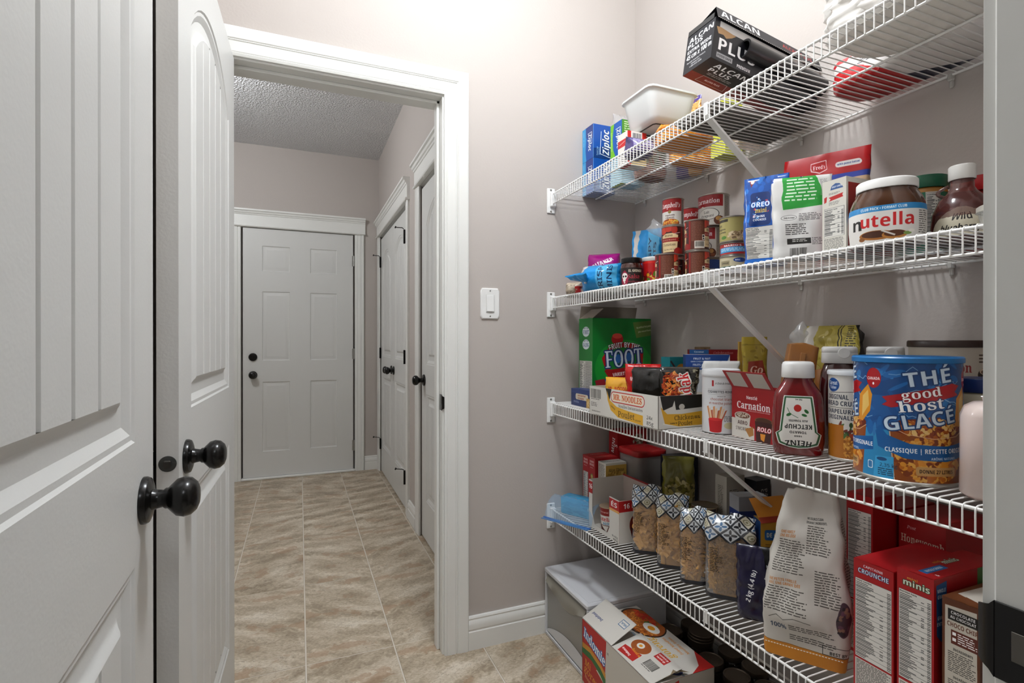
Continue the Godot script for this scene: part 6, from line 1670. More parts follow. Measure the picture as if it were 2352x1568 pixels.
func pasta_bag(label: String, x: float, d: float, yaw: float, w: float, h: float, dp: float, kind: String, count: int, sd: int, y: float, m: Material):
	var o := thing("pasta_bag", label, "pasta bag", P(x, d, y), yaw, "clear pasta bags with patterned tops")
	var ph := h * 0.86
	part(o, "pasta", pasta_mesh(kind, w - 0.006, ph, dp - 0.006, count, sd), m, Transform3D(), "", "stuff")
	var secs: Array = []
	for i in 13:
		var v := i / 12.0
		secs.append([v * ph, w * 0.5 * (0.95 if i == 0 else 1.0), dp * 0.5 * (0.93 if i == 0 else 1.0), dp * 0.33])
	var fb := MB.new()
	fb.loft(secs, 40, Rect2(0, 0, 1, 1), 0.3, true, func(p, n, _v, _u): return p + Vector3(n.x, 0, n.z) * noise.get_noise_3d(p.x * 2200 + sd, p.y * 1600, p.z * 2200) * 0.003)
	part(o, "film", fb.done(), film(0.13))
	var tb := MB.new()
	var ts: Array = []
	for i in 10:
		var v := i / 9.0
		ts.append([ph * 0.80 + v * (h - ph * 0.80), w * 0.5 * (1.035 - 0.02 * v), dp * 0.5 * maxf(1.03 * (1.0 - pow(v, 2.4)), 0.03), dp * 0.3])
	tb.loft(ts, 44, Rect2(0, 0, 1, 1), 0.3, false, func(p, n, v, _u): return p + (Vector3(n.x, 0, n.z) * noise.get_noise_3d(p.x * 2600 + sd * 7, p.y * 2600, p.z * 2600) * 0.005 + Vector3(0, noise.get_noise_3d(p.x * 1500, 3, p.z * 1500 + sd) * 0.012 * v, 0)))
	part(o, "patterned_top", tb.done(), cut_mat(wrap_tex(sd), 0.2))
	var bb := MB.new()
	bb.loft([[0.0, w * 0.475, dp * 0.47, dp * 0.3], [0.004, w * 0.502, dp * 0.505, dp * 0.33], [0.012, w * 0.504, dp * 0.507, dp * 0.33]], 36, Rect2(0, 0, 1, 1), 0.5, false)
	part(o, "base_band", bb.done(), mat(rgb("1a1c28"), 0.3))
	var lc := CV.new(40, 70, 2.0, Color(0, 0, 0, 0)); lc.fine(2, 2, 36, 66, 4.4, rgb("3a2c18"), sd, 0.5)
	quad_part(o, "print_panel", 0.036, 0.066, cut_mat(lc.tex()), xf(Vector3(-w * 0.27, ph * 0.36, dp * 0.5 + 0.0022), 0, -8, 0), 0.0003, true)
func facts_box(called: String, label: String, x0: float, d0: float, s: Vector3, bg: String, title: String, tcol: String, ft: String, y: float, front_text := "", res := 2.4) -> Node3D:
	var c := canvas(s, res, rgb(bg))
	face(c, s, "left")
	if title == "CROUNCHE": c.text("CAPITAINE", s.z * 500.0, 9, 4.5, rgb(tcol), {"w": 34})
	var w := s.z * 1000.0; var h := s.y * 1000.0
	if title: c.text(title, w * 0.5, 19, 8, rgb(tcol), {"w": w * 0.76, "out": [0.8, rgb("1d2f5e")]})
	c.facts(3, 34, w - 6, h * 0.56, ft, int(x0 * 1000) % 50)
	c.rect(3, 37 + h * 0.56, w - 6, h - 44 - h * 0.56, rgb("d2cec6")); c.fine(5, 39 + h * 0.56, w - 10, h - 50 - h * 0.56, 2.6, rgb("2c2a28"), 6, 0.12)
	face(c, s, "front")
	if front_text: c.text(front_text, s.x * 500.0, 60, 20, rgb(tcol), {"w": s.x * 700.0, "f": "eb"})
	return carton(called, label, "box", P(x0 + s.x * 0.5, d0 + s.z * 0.5, y), 0.0, s, c)
func items_low():
	var y := top(4)
	var W := Color.WHITE
	var K := rgb("171411")
	# biscuit pack in a blue zip bag over the lip
	var c0 := CV.new(260, 150, 1.6, rgb("3f9fd0"))
	c0.blobs(130, 75, 120, 70, 40, 16, [rgb("55b0dc"), rgb("328fc2")], 3); c0.ell(142, 70, 26, 20, rgb("c9a47a")); c0.blobs(142, 70, 22, 16, 30, 3, [rgb("a8835a"), rgb("dcc09a")], 3); c0.text("SOCIAL TEA", 110, 36, 12, rgb("1d3f86"), {"w": 70, "rot": -8}); c0.fine(90, 56, 40, 24, 5, rgb("dcecf4"), 4)
	var bp := thing("biscuit_pack", "pale blue biscuit pack inside the zip bag on lowest shelf", "biscuit pack", P(0.985, 1.705, y + 0.001), 28.0)
	var bm := MB.new()
	bm.loft([[0.0, 0.028, 0.078, 0.006], [0.003, 0.031, 0.081, 0.008], [0.06, 0.031, 0.081, 0.008], [0.063, 0.028, 0.078, 0.006]], 40, Rect2(0, 0, 1, 1), 0.5, true, func(p, n, _v, _u): return p + n * noise.get_noise_3d(p.x * 1800, p.y * 1800, p.z * 1800) * 0.003)
	part(bp, "wrapper", bm.done(), print_mat(c0.tex(), 0.2))
	var zb := thing("zip_bag", "clear blue tinted zip bag hanging over the shelf lip", "zip bag", P(0.94, 1.68, y + 0.0005), 28.0)
	var zm := MB.new()
	var rows: Array = []
	for i in 12:
		var v := i / 11.0
		var row := PackedVector3Array()
		for j in 20:
			var u := j / 19.0
			var hx := 0.075 * (v - 0.5) * 2.0
			row.append(Vector3(-0.055 + v * 0.13, 0.003 + 0.066 * pow(sin(PI * clampf(v * 1.1 - 0.05, 0, 1)), 0.5) * (1.0 if v > 0.1 else v * 10.0) - (0.012 if v < 0.06 else 0.0) + noise.get_noise_2d(u * 900, v * 900) * 0.006, (u - 0.5) * 0.2 + hx * 0.0))
		rows.append(row)
	zm.sheet(rows, false, Rect2(0, 0, 1, 1), 0.3)
	part(zb, "film", zm.done(), mat(rgb("7fb4dc"), 0.08, 0, 0.28, "film"))
	part(zb, "zip_strip", tubem([Vector3(-0.058, 0.001, -0.1), Vector3(-0.062, -0.004, 0.0), Vector3(-0.058, 0.001, 0.1)], 0.003, 6), mat(rgb("3a6ab8"), 0.2, 0, 0.8))
	part(zb, "folded_edge", boxes([[Vector3(-0.075, -0.001, -0.1), Vector3(-0.05, 0.001, 0.1)]]), mat(rgb("4a86c8"), 0.15, 0, 0.55))
	# red cracker cartons in the corner
	var s1 := Vector3(0.1, 0.212, 0.0445)
	for i in 2:
		var c1 := canvas(s1, 1.5, rgb("a8141a"))
		face(c1, s1, "left")
		c1.text("TOWN", 22, 16, 8, W, {"w": 30, "f": "eb"}); c1.text("HOUSE", 22, 27, 8, W, {"w": 32, "f": "eb"}); c1.fine(10, 38, 24, 4, 4, rgb("e8c8c8"), 3)
		if i == 0: c1.facts(4, 62, 36, 146, "Nutrition Facts", 4)
		else:
			c1.ell(22, 72, 10, 11, rgb("6a7a3a")); c1.ell(22, 72, 6, 7, rgb("c9a25a")); c1.facts(4, 108, 36, 100, "Nutrition", 6)
		face(c1, s1, "top"); c1.text("TOWN HOUSE", 50, 22, 7, rgb("e3b8a8"), {"w": 60, "f": "eb"})
		carton("cracker_carton", ["red cracker carton with facts table, right by the corner wall", "red cracker carton with green emblem, one nearer"][i], "box", P(1.08, 1.7555 - i * 0.0455, y), 0.0, s1, c1, "red cracker cartons")
	var s2 := Vector3(0.09, 0.205, 0.052)
	var c2 := canvas(s2, 1.5, rgb("b9b2a4"))
	face(c2, s2, "left"); c2.rect(0, 0, 52, 205, rgb("c4beb2")); c2.fine(4, 8, 44, 120, 4, rgb("4a463e"), 5); face(c2, s2, "front"); c2.rect(0, 8, 90, 60, rgb("b08a3e")); c2.blobs(45, 50, 42, 18, 40, 8, [rgb("c9a45a"), rgb("8f6a2c")], 3); c2.text("Rice Thins", 46, 26, 10, K, {"w": 66, "f": "e", "skew": 0.2}); c2.poly([[60, 60], [88, 84], [60, 100], [36, 84]], rgb("d2ccbe")); c2.text("ORIGINAL", 62, 82, 6, K, {"w": 34})
	face(c2, s2, "top"); c2.rect(0, 0, 90, 52, rgb("a8a8a0")); c2.text("CRACKERS", 45, 26, 12, rgb("3a3a3c"), {"w": 66})
	carton("rice_cracker_box", "white and gold rice cracker carton left of lidded container", "box", P(1.085, 1.654, y), 0.0, s2, c2)
	var s3 := Vector3(0.14, 0.3, 0.06)
	var c3 := canvas(s3, 1.2, rgb("a8141a"))
	face(c3, s3, "front"); c3.blobs(96, 46, 26, 30, 30, 9, [rgb("c9bfa8"), rgb("e3dccb"), rgb("8a7a62")], 4); face(c3, s3, "left"); c3.text("MINI", 30, 60, 18, W, {"rot": -80, "w": 60}); c3.text("S", 50, 60, 18, W, {"rot": -80})
	carton("cereal_box", "tall red cereal box against the far corner wall", "box", P(1.232, 1.765, y), 0.0, s3, c3)
	# lidded food container
	var fc := thing("food_container", "clear tall food container with red lid", "container", P(1.2, 1.628, y), 0.0)
	var cb := MB.new()
	cb.loft([[0.0, 0.052, 0.052, 0.014], [0.004, 0.056, 0.056, 0.016], [0.19, 0.062, 0.062, 0.018], [0.196, 0.064, 0.064, 0.018], [0.232, 0.065, 0.065, 0.018]], 44)
	part(fc, "tub_wall", cb.done(), mat(rgb("a9a6a2"), 0.2, 0, 0.55, "film"))
	var lb := MB.new()
	lb.loft([[0.231, 0.067, 0.067, 0.02], [0.233, 0.0685, 0.0685, 0.021], [0.25, 0.0685, 0.0685, 0.021], [0.252, 0.066, 0.066, 0.02], [0.252, 0.056, 0.056, 0.016], [0.247, 0.054, 0.054, 0.014]], 44, Rect2(0, 0, 1, 1), 0.6)
	part(fc, "lid", lb.done(), mat(rgb("a01a1c"), 0.35))
	part(fc, "contents", boxm(Vector3(0, 0.07, 0), Vector3(0.094, 0.13, 0.094), 0.01), mat(rgb("6e6258"), 0.6))
	# open snack multipack carton
	var tl := 0.19; var tw := 0.146; var th := 0.165
	var card := mat(rgb("cfcac2"), 0.7)
	var co := thing("snack_carton", "open white and red multipack carton of snack cups", "carton", P(0.953 + tw * 0.5, 1.508, y), 0.0)
	var ca := CV.new(190, 165, 2.2, Color(0, 0, 0, 0))
	ca.poly([[0, 0], [24, 0], [24, 112], [40, 150], [120, 150], [132, 128], [132, 24], [190, 24], [190, 165], [0, 165]], rgb("d9d6d0"))
	ca.poly([[0, 4], [24, 4], [24, 46], [0, 46]], rgb("b3181c")); ca.text("16", 12, 22, 17, W, {"w": 20}); ca.poly([[132, 28], [190, 28], [190, 62], [132, 62]], rgb("b3181c")); ca.text("ÉS", 160, 45, 15, W, {"w": 34}); ca.rect(132, 60, 58, 8, rgb("d9a05a")); ca.text("16 x 52 g", 164, 148, 6, K, {"w": 32}); ca.text("832 g", 168, 158, 6, K, {"w": 24})
	quad_part(co, "side_panel", tl, th, cut_mat(ca.tex(), 0.5), xf(Vector3(-tw * 0.5, 0, 0), 0, -90, 0), 0.0012, true)
	var ce := CV.new(146, 140, 2.2, rgb("d9d6d0"))
	ce.rect(0, 2, 146, 36, rgb("b3181c")); ce.text("16 PACK", 60, 20, 16, W, {"w": 86}); ce.ell(64, 84, 24, 34, rgb("7a2414")); ce.ell(70, 66, 16, 16, rgb("b8742a")); ce.text("nutella", 70, 96, 14, K, {"w": 52}); ce.poly([[44, 104], [96, 104], [88, 138], [54, 138]], rgb("5a1410"))
	quad_part(co, "end_panel", tw, 0.14, print_mat(ce.tex(), 0.5), xf(Vector3(0, 0, tl * 0.5)))
	quad_part(co, "end_panel", tw, th, card, xf(Vector3(0, 0, -tl * 0.5), 0, 180, 0))
	quad_part(co, "side_panel", tl, th, mat(rgb("b9aaa2"), 0.7), xf(Vector3(tw * 0.5, 0, 0), 0, 90, 0))
	part(co, "torn_edge", boxes([[Vector3(tw * 0.5 - 0.002, th, -tl * 0.5), Vector3(tw * 0.5 + 0.001, th + 0.005, tl * 0.5)]]), mat(rgb("8f2022"), 0.7))
	part(co, "carton_floor", boxes([[Vector3(-tw * 0.5 + 0.001, 0.0005, -tl * 0.5 + 0.001), Vector3(tw * 0.5 - 0.001, 0.002, tl * 0.5 - 0.001)]]), card)
	var cu := CV.new(200, 80, 2.2, rgb("8f1a18"))
	cu.rect(0, 26, 200, 32, rgb("dcd8d2")); cu.text("nutella", 100, 38, 13, rgb("c01a1e"), {"w": 52}); cu.text("&GO!", 108, 52, 8, rgb("2a86b8"), {"w": 26}); cu.text("hazelnut spread", 96, 14, 5, rgb("e6c8c0"), {"w": 44}); cu.poly([[60, 58], [140, 58], [130, 80], [70, 80]], rgb("5a1810")); cu.poly([[84, 60], [120, 60], [110, 80]], rgb("e6e0d8"))
	var cm := print_mat(cu.tex(), 0.35)
	var n := 0
	for q in [[0.99, 1.53], [1.06, 1.535], [0.99, 1.458], [1.06, 1.462]]:
		var cup := thing("snack_cup", ["red and white snack cup showing through the carton's cut-out", "snack cup at the back of open carton", "snack cup hidden at the near end of open carton", "snack cup in the inner near corner of open carton"][n], "cup", P(q[0], q[1], y + 0.0022), -70.0, "snack cups in the open carton")
		n += 1
		lathe_part(cup, "wall", [[0.0255, 0.001], [0.0315, 0.083]], cm, 32)
		lathe_part(cup, "foil_lid", [[0.0, 0.0845], [0.033, 0.0845], [0.0335, 0.083], [0.0315, 0.0825]], mat(rgb("a8927a"), 0.3, 0.4), 32)
	# bag of chips, dark box, cartons and jar at the back
	var cg := CV.new(280, 270, 1.2, rgb("6f6a2c")); cg.blobs(140, 150, 70, 80, 200, 10, [rgb("8f8440"), rgb("a89a5a"), rgb("5a5428"), rgb("b8ab74")], 5); cg.rect(70, 0, 20, 270, rgb("7f7a2a"))
	var gb := thing("chip_bag", "half empty yellow green snack bag behind pasta", "bag", P(1.175, 1.395, y), -34.0)
	part(gb, "film", bag_mesh(0.1, 0.27, 0.07, "s", 111, 0.007, 22, 40), print_mat(cg.tex(), 0.14))
	var s4 := Vector3(0.1, 0.245, 0.08)
	var c4 := canvas(s4, 1.2, rgb("0f1424")); face(c4, s4, "front"); c4.text("Biscuit", 50, 120, 14, rgb("3a4054"), {"w": 60, "f": "e"}); face(c4, s4, "left"); c4.text("Swiss", 40, 120, 14, rgb("3a4054"), {"w": 50, "f": "e"})
	carton("navy_box", "dark navy carton in the shade behind pasta", "box", P(1.258, 1.49, y), -8.0, s4, c4)
	var s5 := Vector3(0.07, 0.253, 0.045)
	var c5 := canvas(s5, 1.6, rgb("a09a8e")); face(c5, s5, "left"); c5.rect(0, 0, 45, 253, rgb("b6b1a6")); c5.fine(10, 30, 22, 120, 5, rgb("6a665e"), 3); c5.ell(26, 190, 14, 26, rgb("8f8a80")); c5.rect(8, 150, 8, 60, K); c5.text("KONJAC", 12, 180, 6, W, {"rot": -90, "w": 44})
	face(c5, s5, "front"); c5.fine(12, 40, 40, 100, 6, rgb("55514a"), 4)
	carton("grey_white_box", "tall off-white carton with printed ring emblem", "box", P(1.205, 1.2, y), 0.0, s5, c5)
	var s6 := Vector3(0.055, 0.24, 0.05)
	var c6 := canvas(s6, 1.4, rgb("14151a")); face(c6, s6, "front"); c6.text("CASSAVA", 28, 60, 10, rgb("b9b6b0"), {"rot": 80, "w": 70}); c6.text("PATI", 40, 50, 12, rgb("8f8c86"), {"rot": 80, "w": 50})
	carton("black_box", "narrow black carton beside the off-white carton", "box", P(1.281, 1.17, y), 0.0, s6, c6)
	var tj := thing("glass_jar", "jar with shiny metal lid between pasta and off-white carton", "jar", P(1.118, 1.21, y), 0.0)
	lathe_part(tj, "glass", [[0.0, 0.0], [0.036, 0.0], [0.039, 0.004], [0.039, 0.15], [0.036, 0.156], [0.0, 0.156]], mat(rgb("4a3524"), 0.12, 0, 1, "coat"))
	lathe_part(tj, "lid", [[0.0385, 0.155], [0.04, 0.157], [0.04, 0.167], [0.038, 0.169], [0.034, 0.167], [0.0, 0.1665]], mat(rgb("8a7a62"), 0.25, 0.8))
	var s7 := Vector3(0.085, 0.222, 0.05)
	var c7 := canvas(s7, 1.4, rgb("23397a")); face(c7, s7, "front"); c7.rect(0, 0, 85, 40, rgb("8e8f94")); face(c7, s7, "left"); c7.rect(0, 0, 50, 40, rgb("a2a3a8")); c7.text("Catelli", 25, 60, 9, W, {"w": 38}); face(c7, s7, "top"); c7.rect(0, 0, 85, 50, rgb("9a9a9c"))
	carton("blue_grey_box", "blue carton with grey top behind the largest pasta bag", "box", P(1.178, 1.105, y), -16.0, s7, c7)
	var s8 := Vector3(0.09, 0.2, 0.05)
	var c8 := canvas(s8, 1.6, rgb("b3842a")); face(c8, s8, "front"); c8.rrect(10, 20, 64, 26, 5, rgb("1d5a9a")); c8.text("DE CECCO", 42, 33, 11, rgb("e3d9b8"), {"w": 54}); c8.fine(12, 56, 56, 30, 6, rgb("6a4a14"), 3); face(c8, s8, "left"); c8.rect(0, 0, 50, 200, rgb("1d4a86"))
	var de := carton("gold_pasta_box", "golden pasta carton with blue badge beside flour bag", "box", P(1.128, 0.972, y), -28.0, s8, c8)
	var c9 := CV.new(90, 70, 1.6, rgb("c07a24")); c9.rect(0, 54, 90, 16, rgb("8a2a14"))
	quad_part(de, "open_flap", 0.09, 0.075, print_mat(c9.tex(), 0.45), xf(Vector3(0, 0.201, 0.024), -52, 0, 8))
	# pasta bags
	var pm := mat(rgb("cf9a48"), 0.45)
	pasta_bag("rigatoni bag with patterned top, nearest the open carton", 1.005, 1.338, -38.0, 0.086, 0.205, 0.062, "rigatoni", 150, 3, y, pm)
	pasta_bag("rigatoni bag with patterned top, second from open carton", 1.012, 1.225, -40.0, 0.088, 0.208, 0.064, "rigatoni", 160, 4, y, pm)
	pasta_bag("penne bag with patterned top, third from open carton", 1.0, 1.125, -42.0, 0.07, 0.2, 0.058, "penne", 200, 5, y, pm)
	pasta_bag("large fusilli bag with patterned top beside dark pouch", 1.03, 1.025, -46.0, 0.118, 0.208, 0.07, "fusilli", 520, 6, y, mat(rgb("c9943f"), 0.45))
	# dark pouch
	var cd := CV.new(230, 175, 2.0, rgb("1c1836")); cd.poly([[130, 0], [230, 0], [230, 175], [150, 175]], rgb("121214")); cd.text("2 kg (4.4 lb)", 104, 96, 11, W, {"rot": -80, "w": 74}); cd.text("ALIMENT", 140, 60, 6, W, {"rot": -80, "w": 34}); cd.fine(150, 60, 22, 100, 9, rgb("b9b6b0"), 4, 0.5); cd.text("Texana Foods", 158, 90, 6, rgb("c9c6c0"), {"rot": -70, "w": 70})
	var dk := thing("dark_pouch", "dark purple and black pouch leaning left of flour bag", "pouch", P(1.008, 0.922, y), -48.0)
	part(dk, "film", bag_mesh(0.084, 0.168, 0.05, "s", 113, 0.005, 22, 44), print_mat(cd.tex(), 0.22))
	var cq := thing("clear_pouch", "clear pouch peeping between dark pouch and flour bag", "pouch", P(1.095, 0.862, y), -48.0)
	part(cq, "film", bag_mesh(0.07, 0.2, 0.05, "s", 114, 0.006), mat(rgb("b9b3a6"), 0.12, 0, 0.4, "film"))
	# paper flour bag
	var cf := CV.new(460, 345, 2.0, rgb("c6c1b9"))
	cf.rect(0, 318, 460, 27, rgb("c9801e")); cf.rect(0, 317, 460, 1.2, rgb("8f5a1a"))
	cf.text("ONE FAMILY", 178, 92, 6, rgb("b86a24"), {"rot": -4, "w": 34}); cf.text("ONE BIG IDEA", 180, 100, 6, rgb("b86a24"), {"rot": -4, "w": 40}); cf.fine(160, 108, 66, 70, 5, rgb("4a4640"), 4); cf.text("WE SOURCE CLEAN", 246, 56, 5, K, {"rot": -3, "w": 50}); cf.text("ORGANIC INGREDIENTS", 250, 64, 5, K, {"rot": -3, "w": 60}); cf.fine(226, 72, 56, 60, 5, rgb("4a4640"), 6)
	cf.text("UNE PETITE FAMILLE", 186, 192, 6, rgb("b86a24"), {"rot": -4, "w": 56}); cf.text("AVEC UNE GRANDE IDÉE", 190, 200, 6, rgb("b86a24"), {"rot": -4, "w": 62}); cf.fine(160, 208, 76, 50, 5, rgb("4a4640"), 8); cf.fine(246, 160, 50, 70, 5, rgb("4a4640"), 9); cf.line([[170, 270], [184, 262], [196, 270], [214, 262], [240, 266]], 1.2, rgb("55514a"))
	cf.text("100%", 186, 284, 9, rgb("2a3a52"), {"w": 30}); cf.fine(206, 276, 80, 14, 4, rgb("4a4640"), 3); cf.fine(206, 296, 90, 14, 4, rgb("4a4640"), 5); cf.ell(296, 244, 13, 34, rgb("4a3a44")); cf.blobs(296, 246, 9, 28, 20, 6, [rgb("2e2a30"), rgb("8a6a5a"), rgb("6a4a5a")], 3)
	cf.text("BEST BY", 288, 312, 6, K, {"w": 30}); cf.line([[262, 300], [320, 300], [320, 317], [262, 317], [262, 300]], 0.8, K)
	cf.poly([[310, 0], [390, 0], [400, 318], [320, 318]], rgb("bcb7ae")); cf.fine(330, 50, 46, 240, 6, rgb("5a554e"), 12)
	var fl := thing("flour_bag", "large white paper flour bag with orange base", "bag", P(0.99, 0.778, y), -56.0)
	var fs: Array = []
	for i in 25:
		var v := i / 24.0
		var hx := lerpf(0.074, 0.08, minf(v * 4.0, 1.0)) * (1.0 - 0.36 * clampf((v - 0.35) / 0.65, 0, 1))
		var hz := lerpf(0.046, 0.052, minf(v * 4.0, 1.0)) * (1.0 - 0.85 * pow(clampf((v - 0.25) / 0.75, 0, 1), 1.2))
		fs.append([v * 0.335, hx, hz, minf(0.014, hz * 0.9), 0.012 * v * v, -0.02 * v])
	var fm := MB.new()
	fm.loft(fs, 56, Rect2(0, 0, 1, 1), 0.5, true, func(p, nn, v, _u): return p + Vector3(nn.x, 0, nn.z) * (noise.get_noise_3d(p.x * 1500, p.y * 1300, p.z * 1500) * 0.012 * minf(1.0, v * 5.0)) + Vector3(0, noise.get_noise_2d(p.x * 3000, 7) * 0.008 * smoothstep(0.9, 1.0, v), 0))
	part(fl, "paper", fm.done(), print_mat(cf.tex(), 0.55))
	var st := MB.new()
	for i in 26: st.box(Vector3(-0.068 + i * 0.0054, 0.0275, 0.0535), Vector3(0.0034, 0.0012, 0.001))
	part(fl, "stitching", st.done(), mat(rgb("e3dccb"), 0.7), Transform3D(), "", "stuff")
	# cereal cartons
	facts_box("cereal_box", "tall red cereal carton standing behind flour bag", 1.085, 0.7, Vector3(0.075, 0.335, 0.055), "a8141a", "", "e9e0d0", "Nutrition Facts", y)
	var cr := facts_box("cereal_box", "red cereal carton with white outlined lettering, left of two", 0.948, 0.5765, Vector3(0.19, 0.257, 0.0695), "a8141a", "CROUNCHE", "dfe8f2", "Valeur nutritive", y)
	var sA := Vector3(0.19, 0.27, 0.056)
	var cA := canvas(sA, 2.4, rgb("a8141a"))
	face(cA, sA, "left"); cA.text("mini", 24, 12, 4, rgb("d9a22a"), {"w": 16}); cA.text("minis", 30, 20, 10, rgb("e3e8d8"), {"w": 40, "out": [1.0, rgb("2a4a2a")]}); cA.facts(3, 34, 50, 150, "Nutrition Facts", 8); cA.rect(3, 188, 50, 78, rgb("d2cec6")); cA.fine(5, 191, 46, 72, 2.6, rgb("2c2a28"), 6, 0.12)
	face(cA, sA, "front"); cA.poly([[6, 10], [34, 6], [34, 96], [20, 104], [8, 92]], rgb("1f5a96")); cA.text("WHOLE", 20, 20, 6, W, {"w": 22}); cA.text("GRAIN", 20, 30, 6, W, {"w": 20}); cA.text("GRAIN", 20, 64, 6, W, {"w": 20}); cA.text("ENTIER", 20, 74, 6, W, {"w": 22}); cA.text("CRUNCH", 60, 150, 24, rgb("d9a22a"), {"rot": 80, "w": 120}); cA.rect(120, 0, 20, 30, rgb("4a7a3a"))
	face(cA, sA, "top"); cA.rect(14, 24, 60, 14, rgb("1f6ab0")); cA.text("WHOLE GRAIN", 44, 31, 6, W, {"w": 44}); cA.text("minis", 110, 20, 12, rgb("dfe8d4"), {"w": 40, "out": [1.0, rgb("2a4a2a")], "skew": 0.2}); cA.text("mini", 84, 14, 6, rgb("d9a22a"), {"w": 20}); cA.text("&", 24, 48, 6, W)
	carton("cereal_box", "red cereal carton with blue grain badge, right of two", "box", P(0.948 + 0.095, 0.515 + 0.028, y), 0.0, sA, cA)
	var sB := Vector3(0.15, 0.25, 0.05)
	var cB := canvas(sB, 2.4, rgb("5a2e18"))
	face(cB, sB, "left"); cB.poly([[4, 12], [46, 8], [47, 250], [3, 250]], rgb("c2bbae")); cB.rect(8, 16, 40, 17, K); cB.text("CHOCOLATE", 28, 21, 4.6, W, {"w": 32}); cB.text("AU CHOCOLAT", 28, 28, 4.6, W, {"w": 34}); cB.text("CHOCO CHIP", 27, 40, 7, rgb("5a2a18"), {"w": 40}); cB.rect(12, 48, 36, 22, rgb("5a2418")); cB.rect(14, 51, 5, 5, W); cB.rect(14, 60, 5, 5, W); cB.fine(21, 51, 26, 16, 3.4, W, 4)
	cB.text("INGREDIENTS", 28, 78, 3.6, K, {"w": 26}); cB.fine(8, 83, 38, 32, 3, rgb("3a352e"), 5); cB.text("INGRÉDIENTS", 28, 122, 3.6, K, {"w": 26}); cB.fine(8, 127, 38, 70, 3, rgb("3a352e"), 7)
	face(cB, sB, "top"); cB.rect(0, 0, 150, 50, rgb("6e3f22")); cB.poly([[30, 6], [120, 10], [100, 46], [20, 40]], rgb("cbc4b8"))
	carton("cookie_box", "brown and beige chocolate chip carton at the near end", "box", P(0.952 + 0.075, 0.4555 + 0.025, y), 0.0, sB, cB)
	var sC := Vector3(0.13, 0.3, 0.06)
	var cC := canvas(sC, 1.6, rgb("a8141a")); face(cC, sC, "left"); cC.text("Kellogg's", 30, 28, 7, W, {"f": "e", "skew": 0.2, "w": 36}); cC.text("MINI-", 30, 42, 9, W, {"w": 30}); cC.text("WHEATS!", 30, 54, 9, W, {"w": 50}); cC.text("FRAISE", 30, 66, 6, rgb("e0c0b8"), {"w": 28})
	carton("cereal_box", "red wheat cereal carton behind the bright ones", "box", P(1.165 + 0.065, 0.702 + 0.03, y), 0.0, sC, cC)
	var sD := Vector3(0.14, 0.3, 0.085)
	var cD := canvas(sD, 1.6, rgb("a8141a")); face(cD, sD, "left"); cD.text("Post", 24, 26, 6, W, {"f": "e", "skew": 0.2, "w": 16}); cD.text("Honeycomb", 43, 50, 15, rgb("e3d8c0"), {"w": 78, "f": "eb"})
	carton("cereal_box", "red honey cereal carton behind the bright ones", "box", P(1.16 + 0.07, 0.61 + 0.0425, y), 0.0, sD, cD)

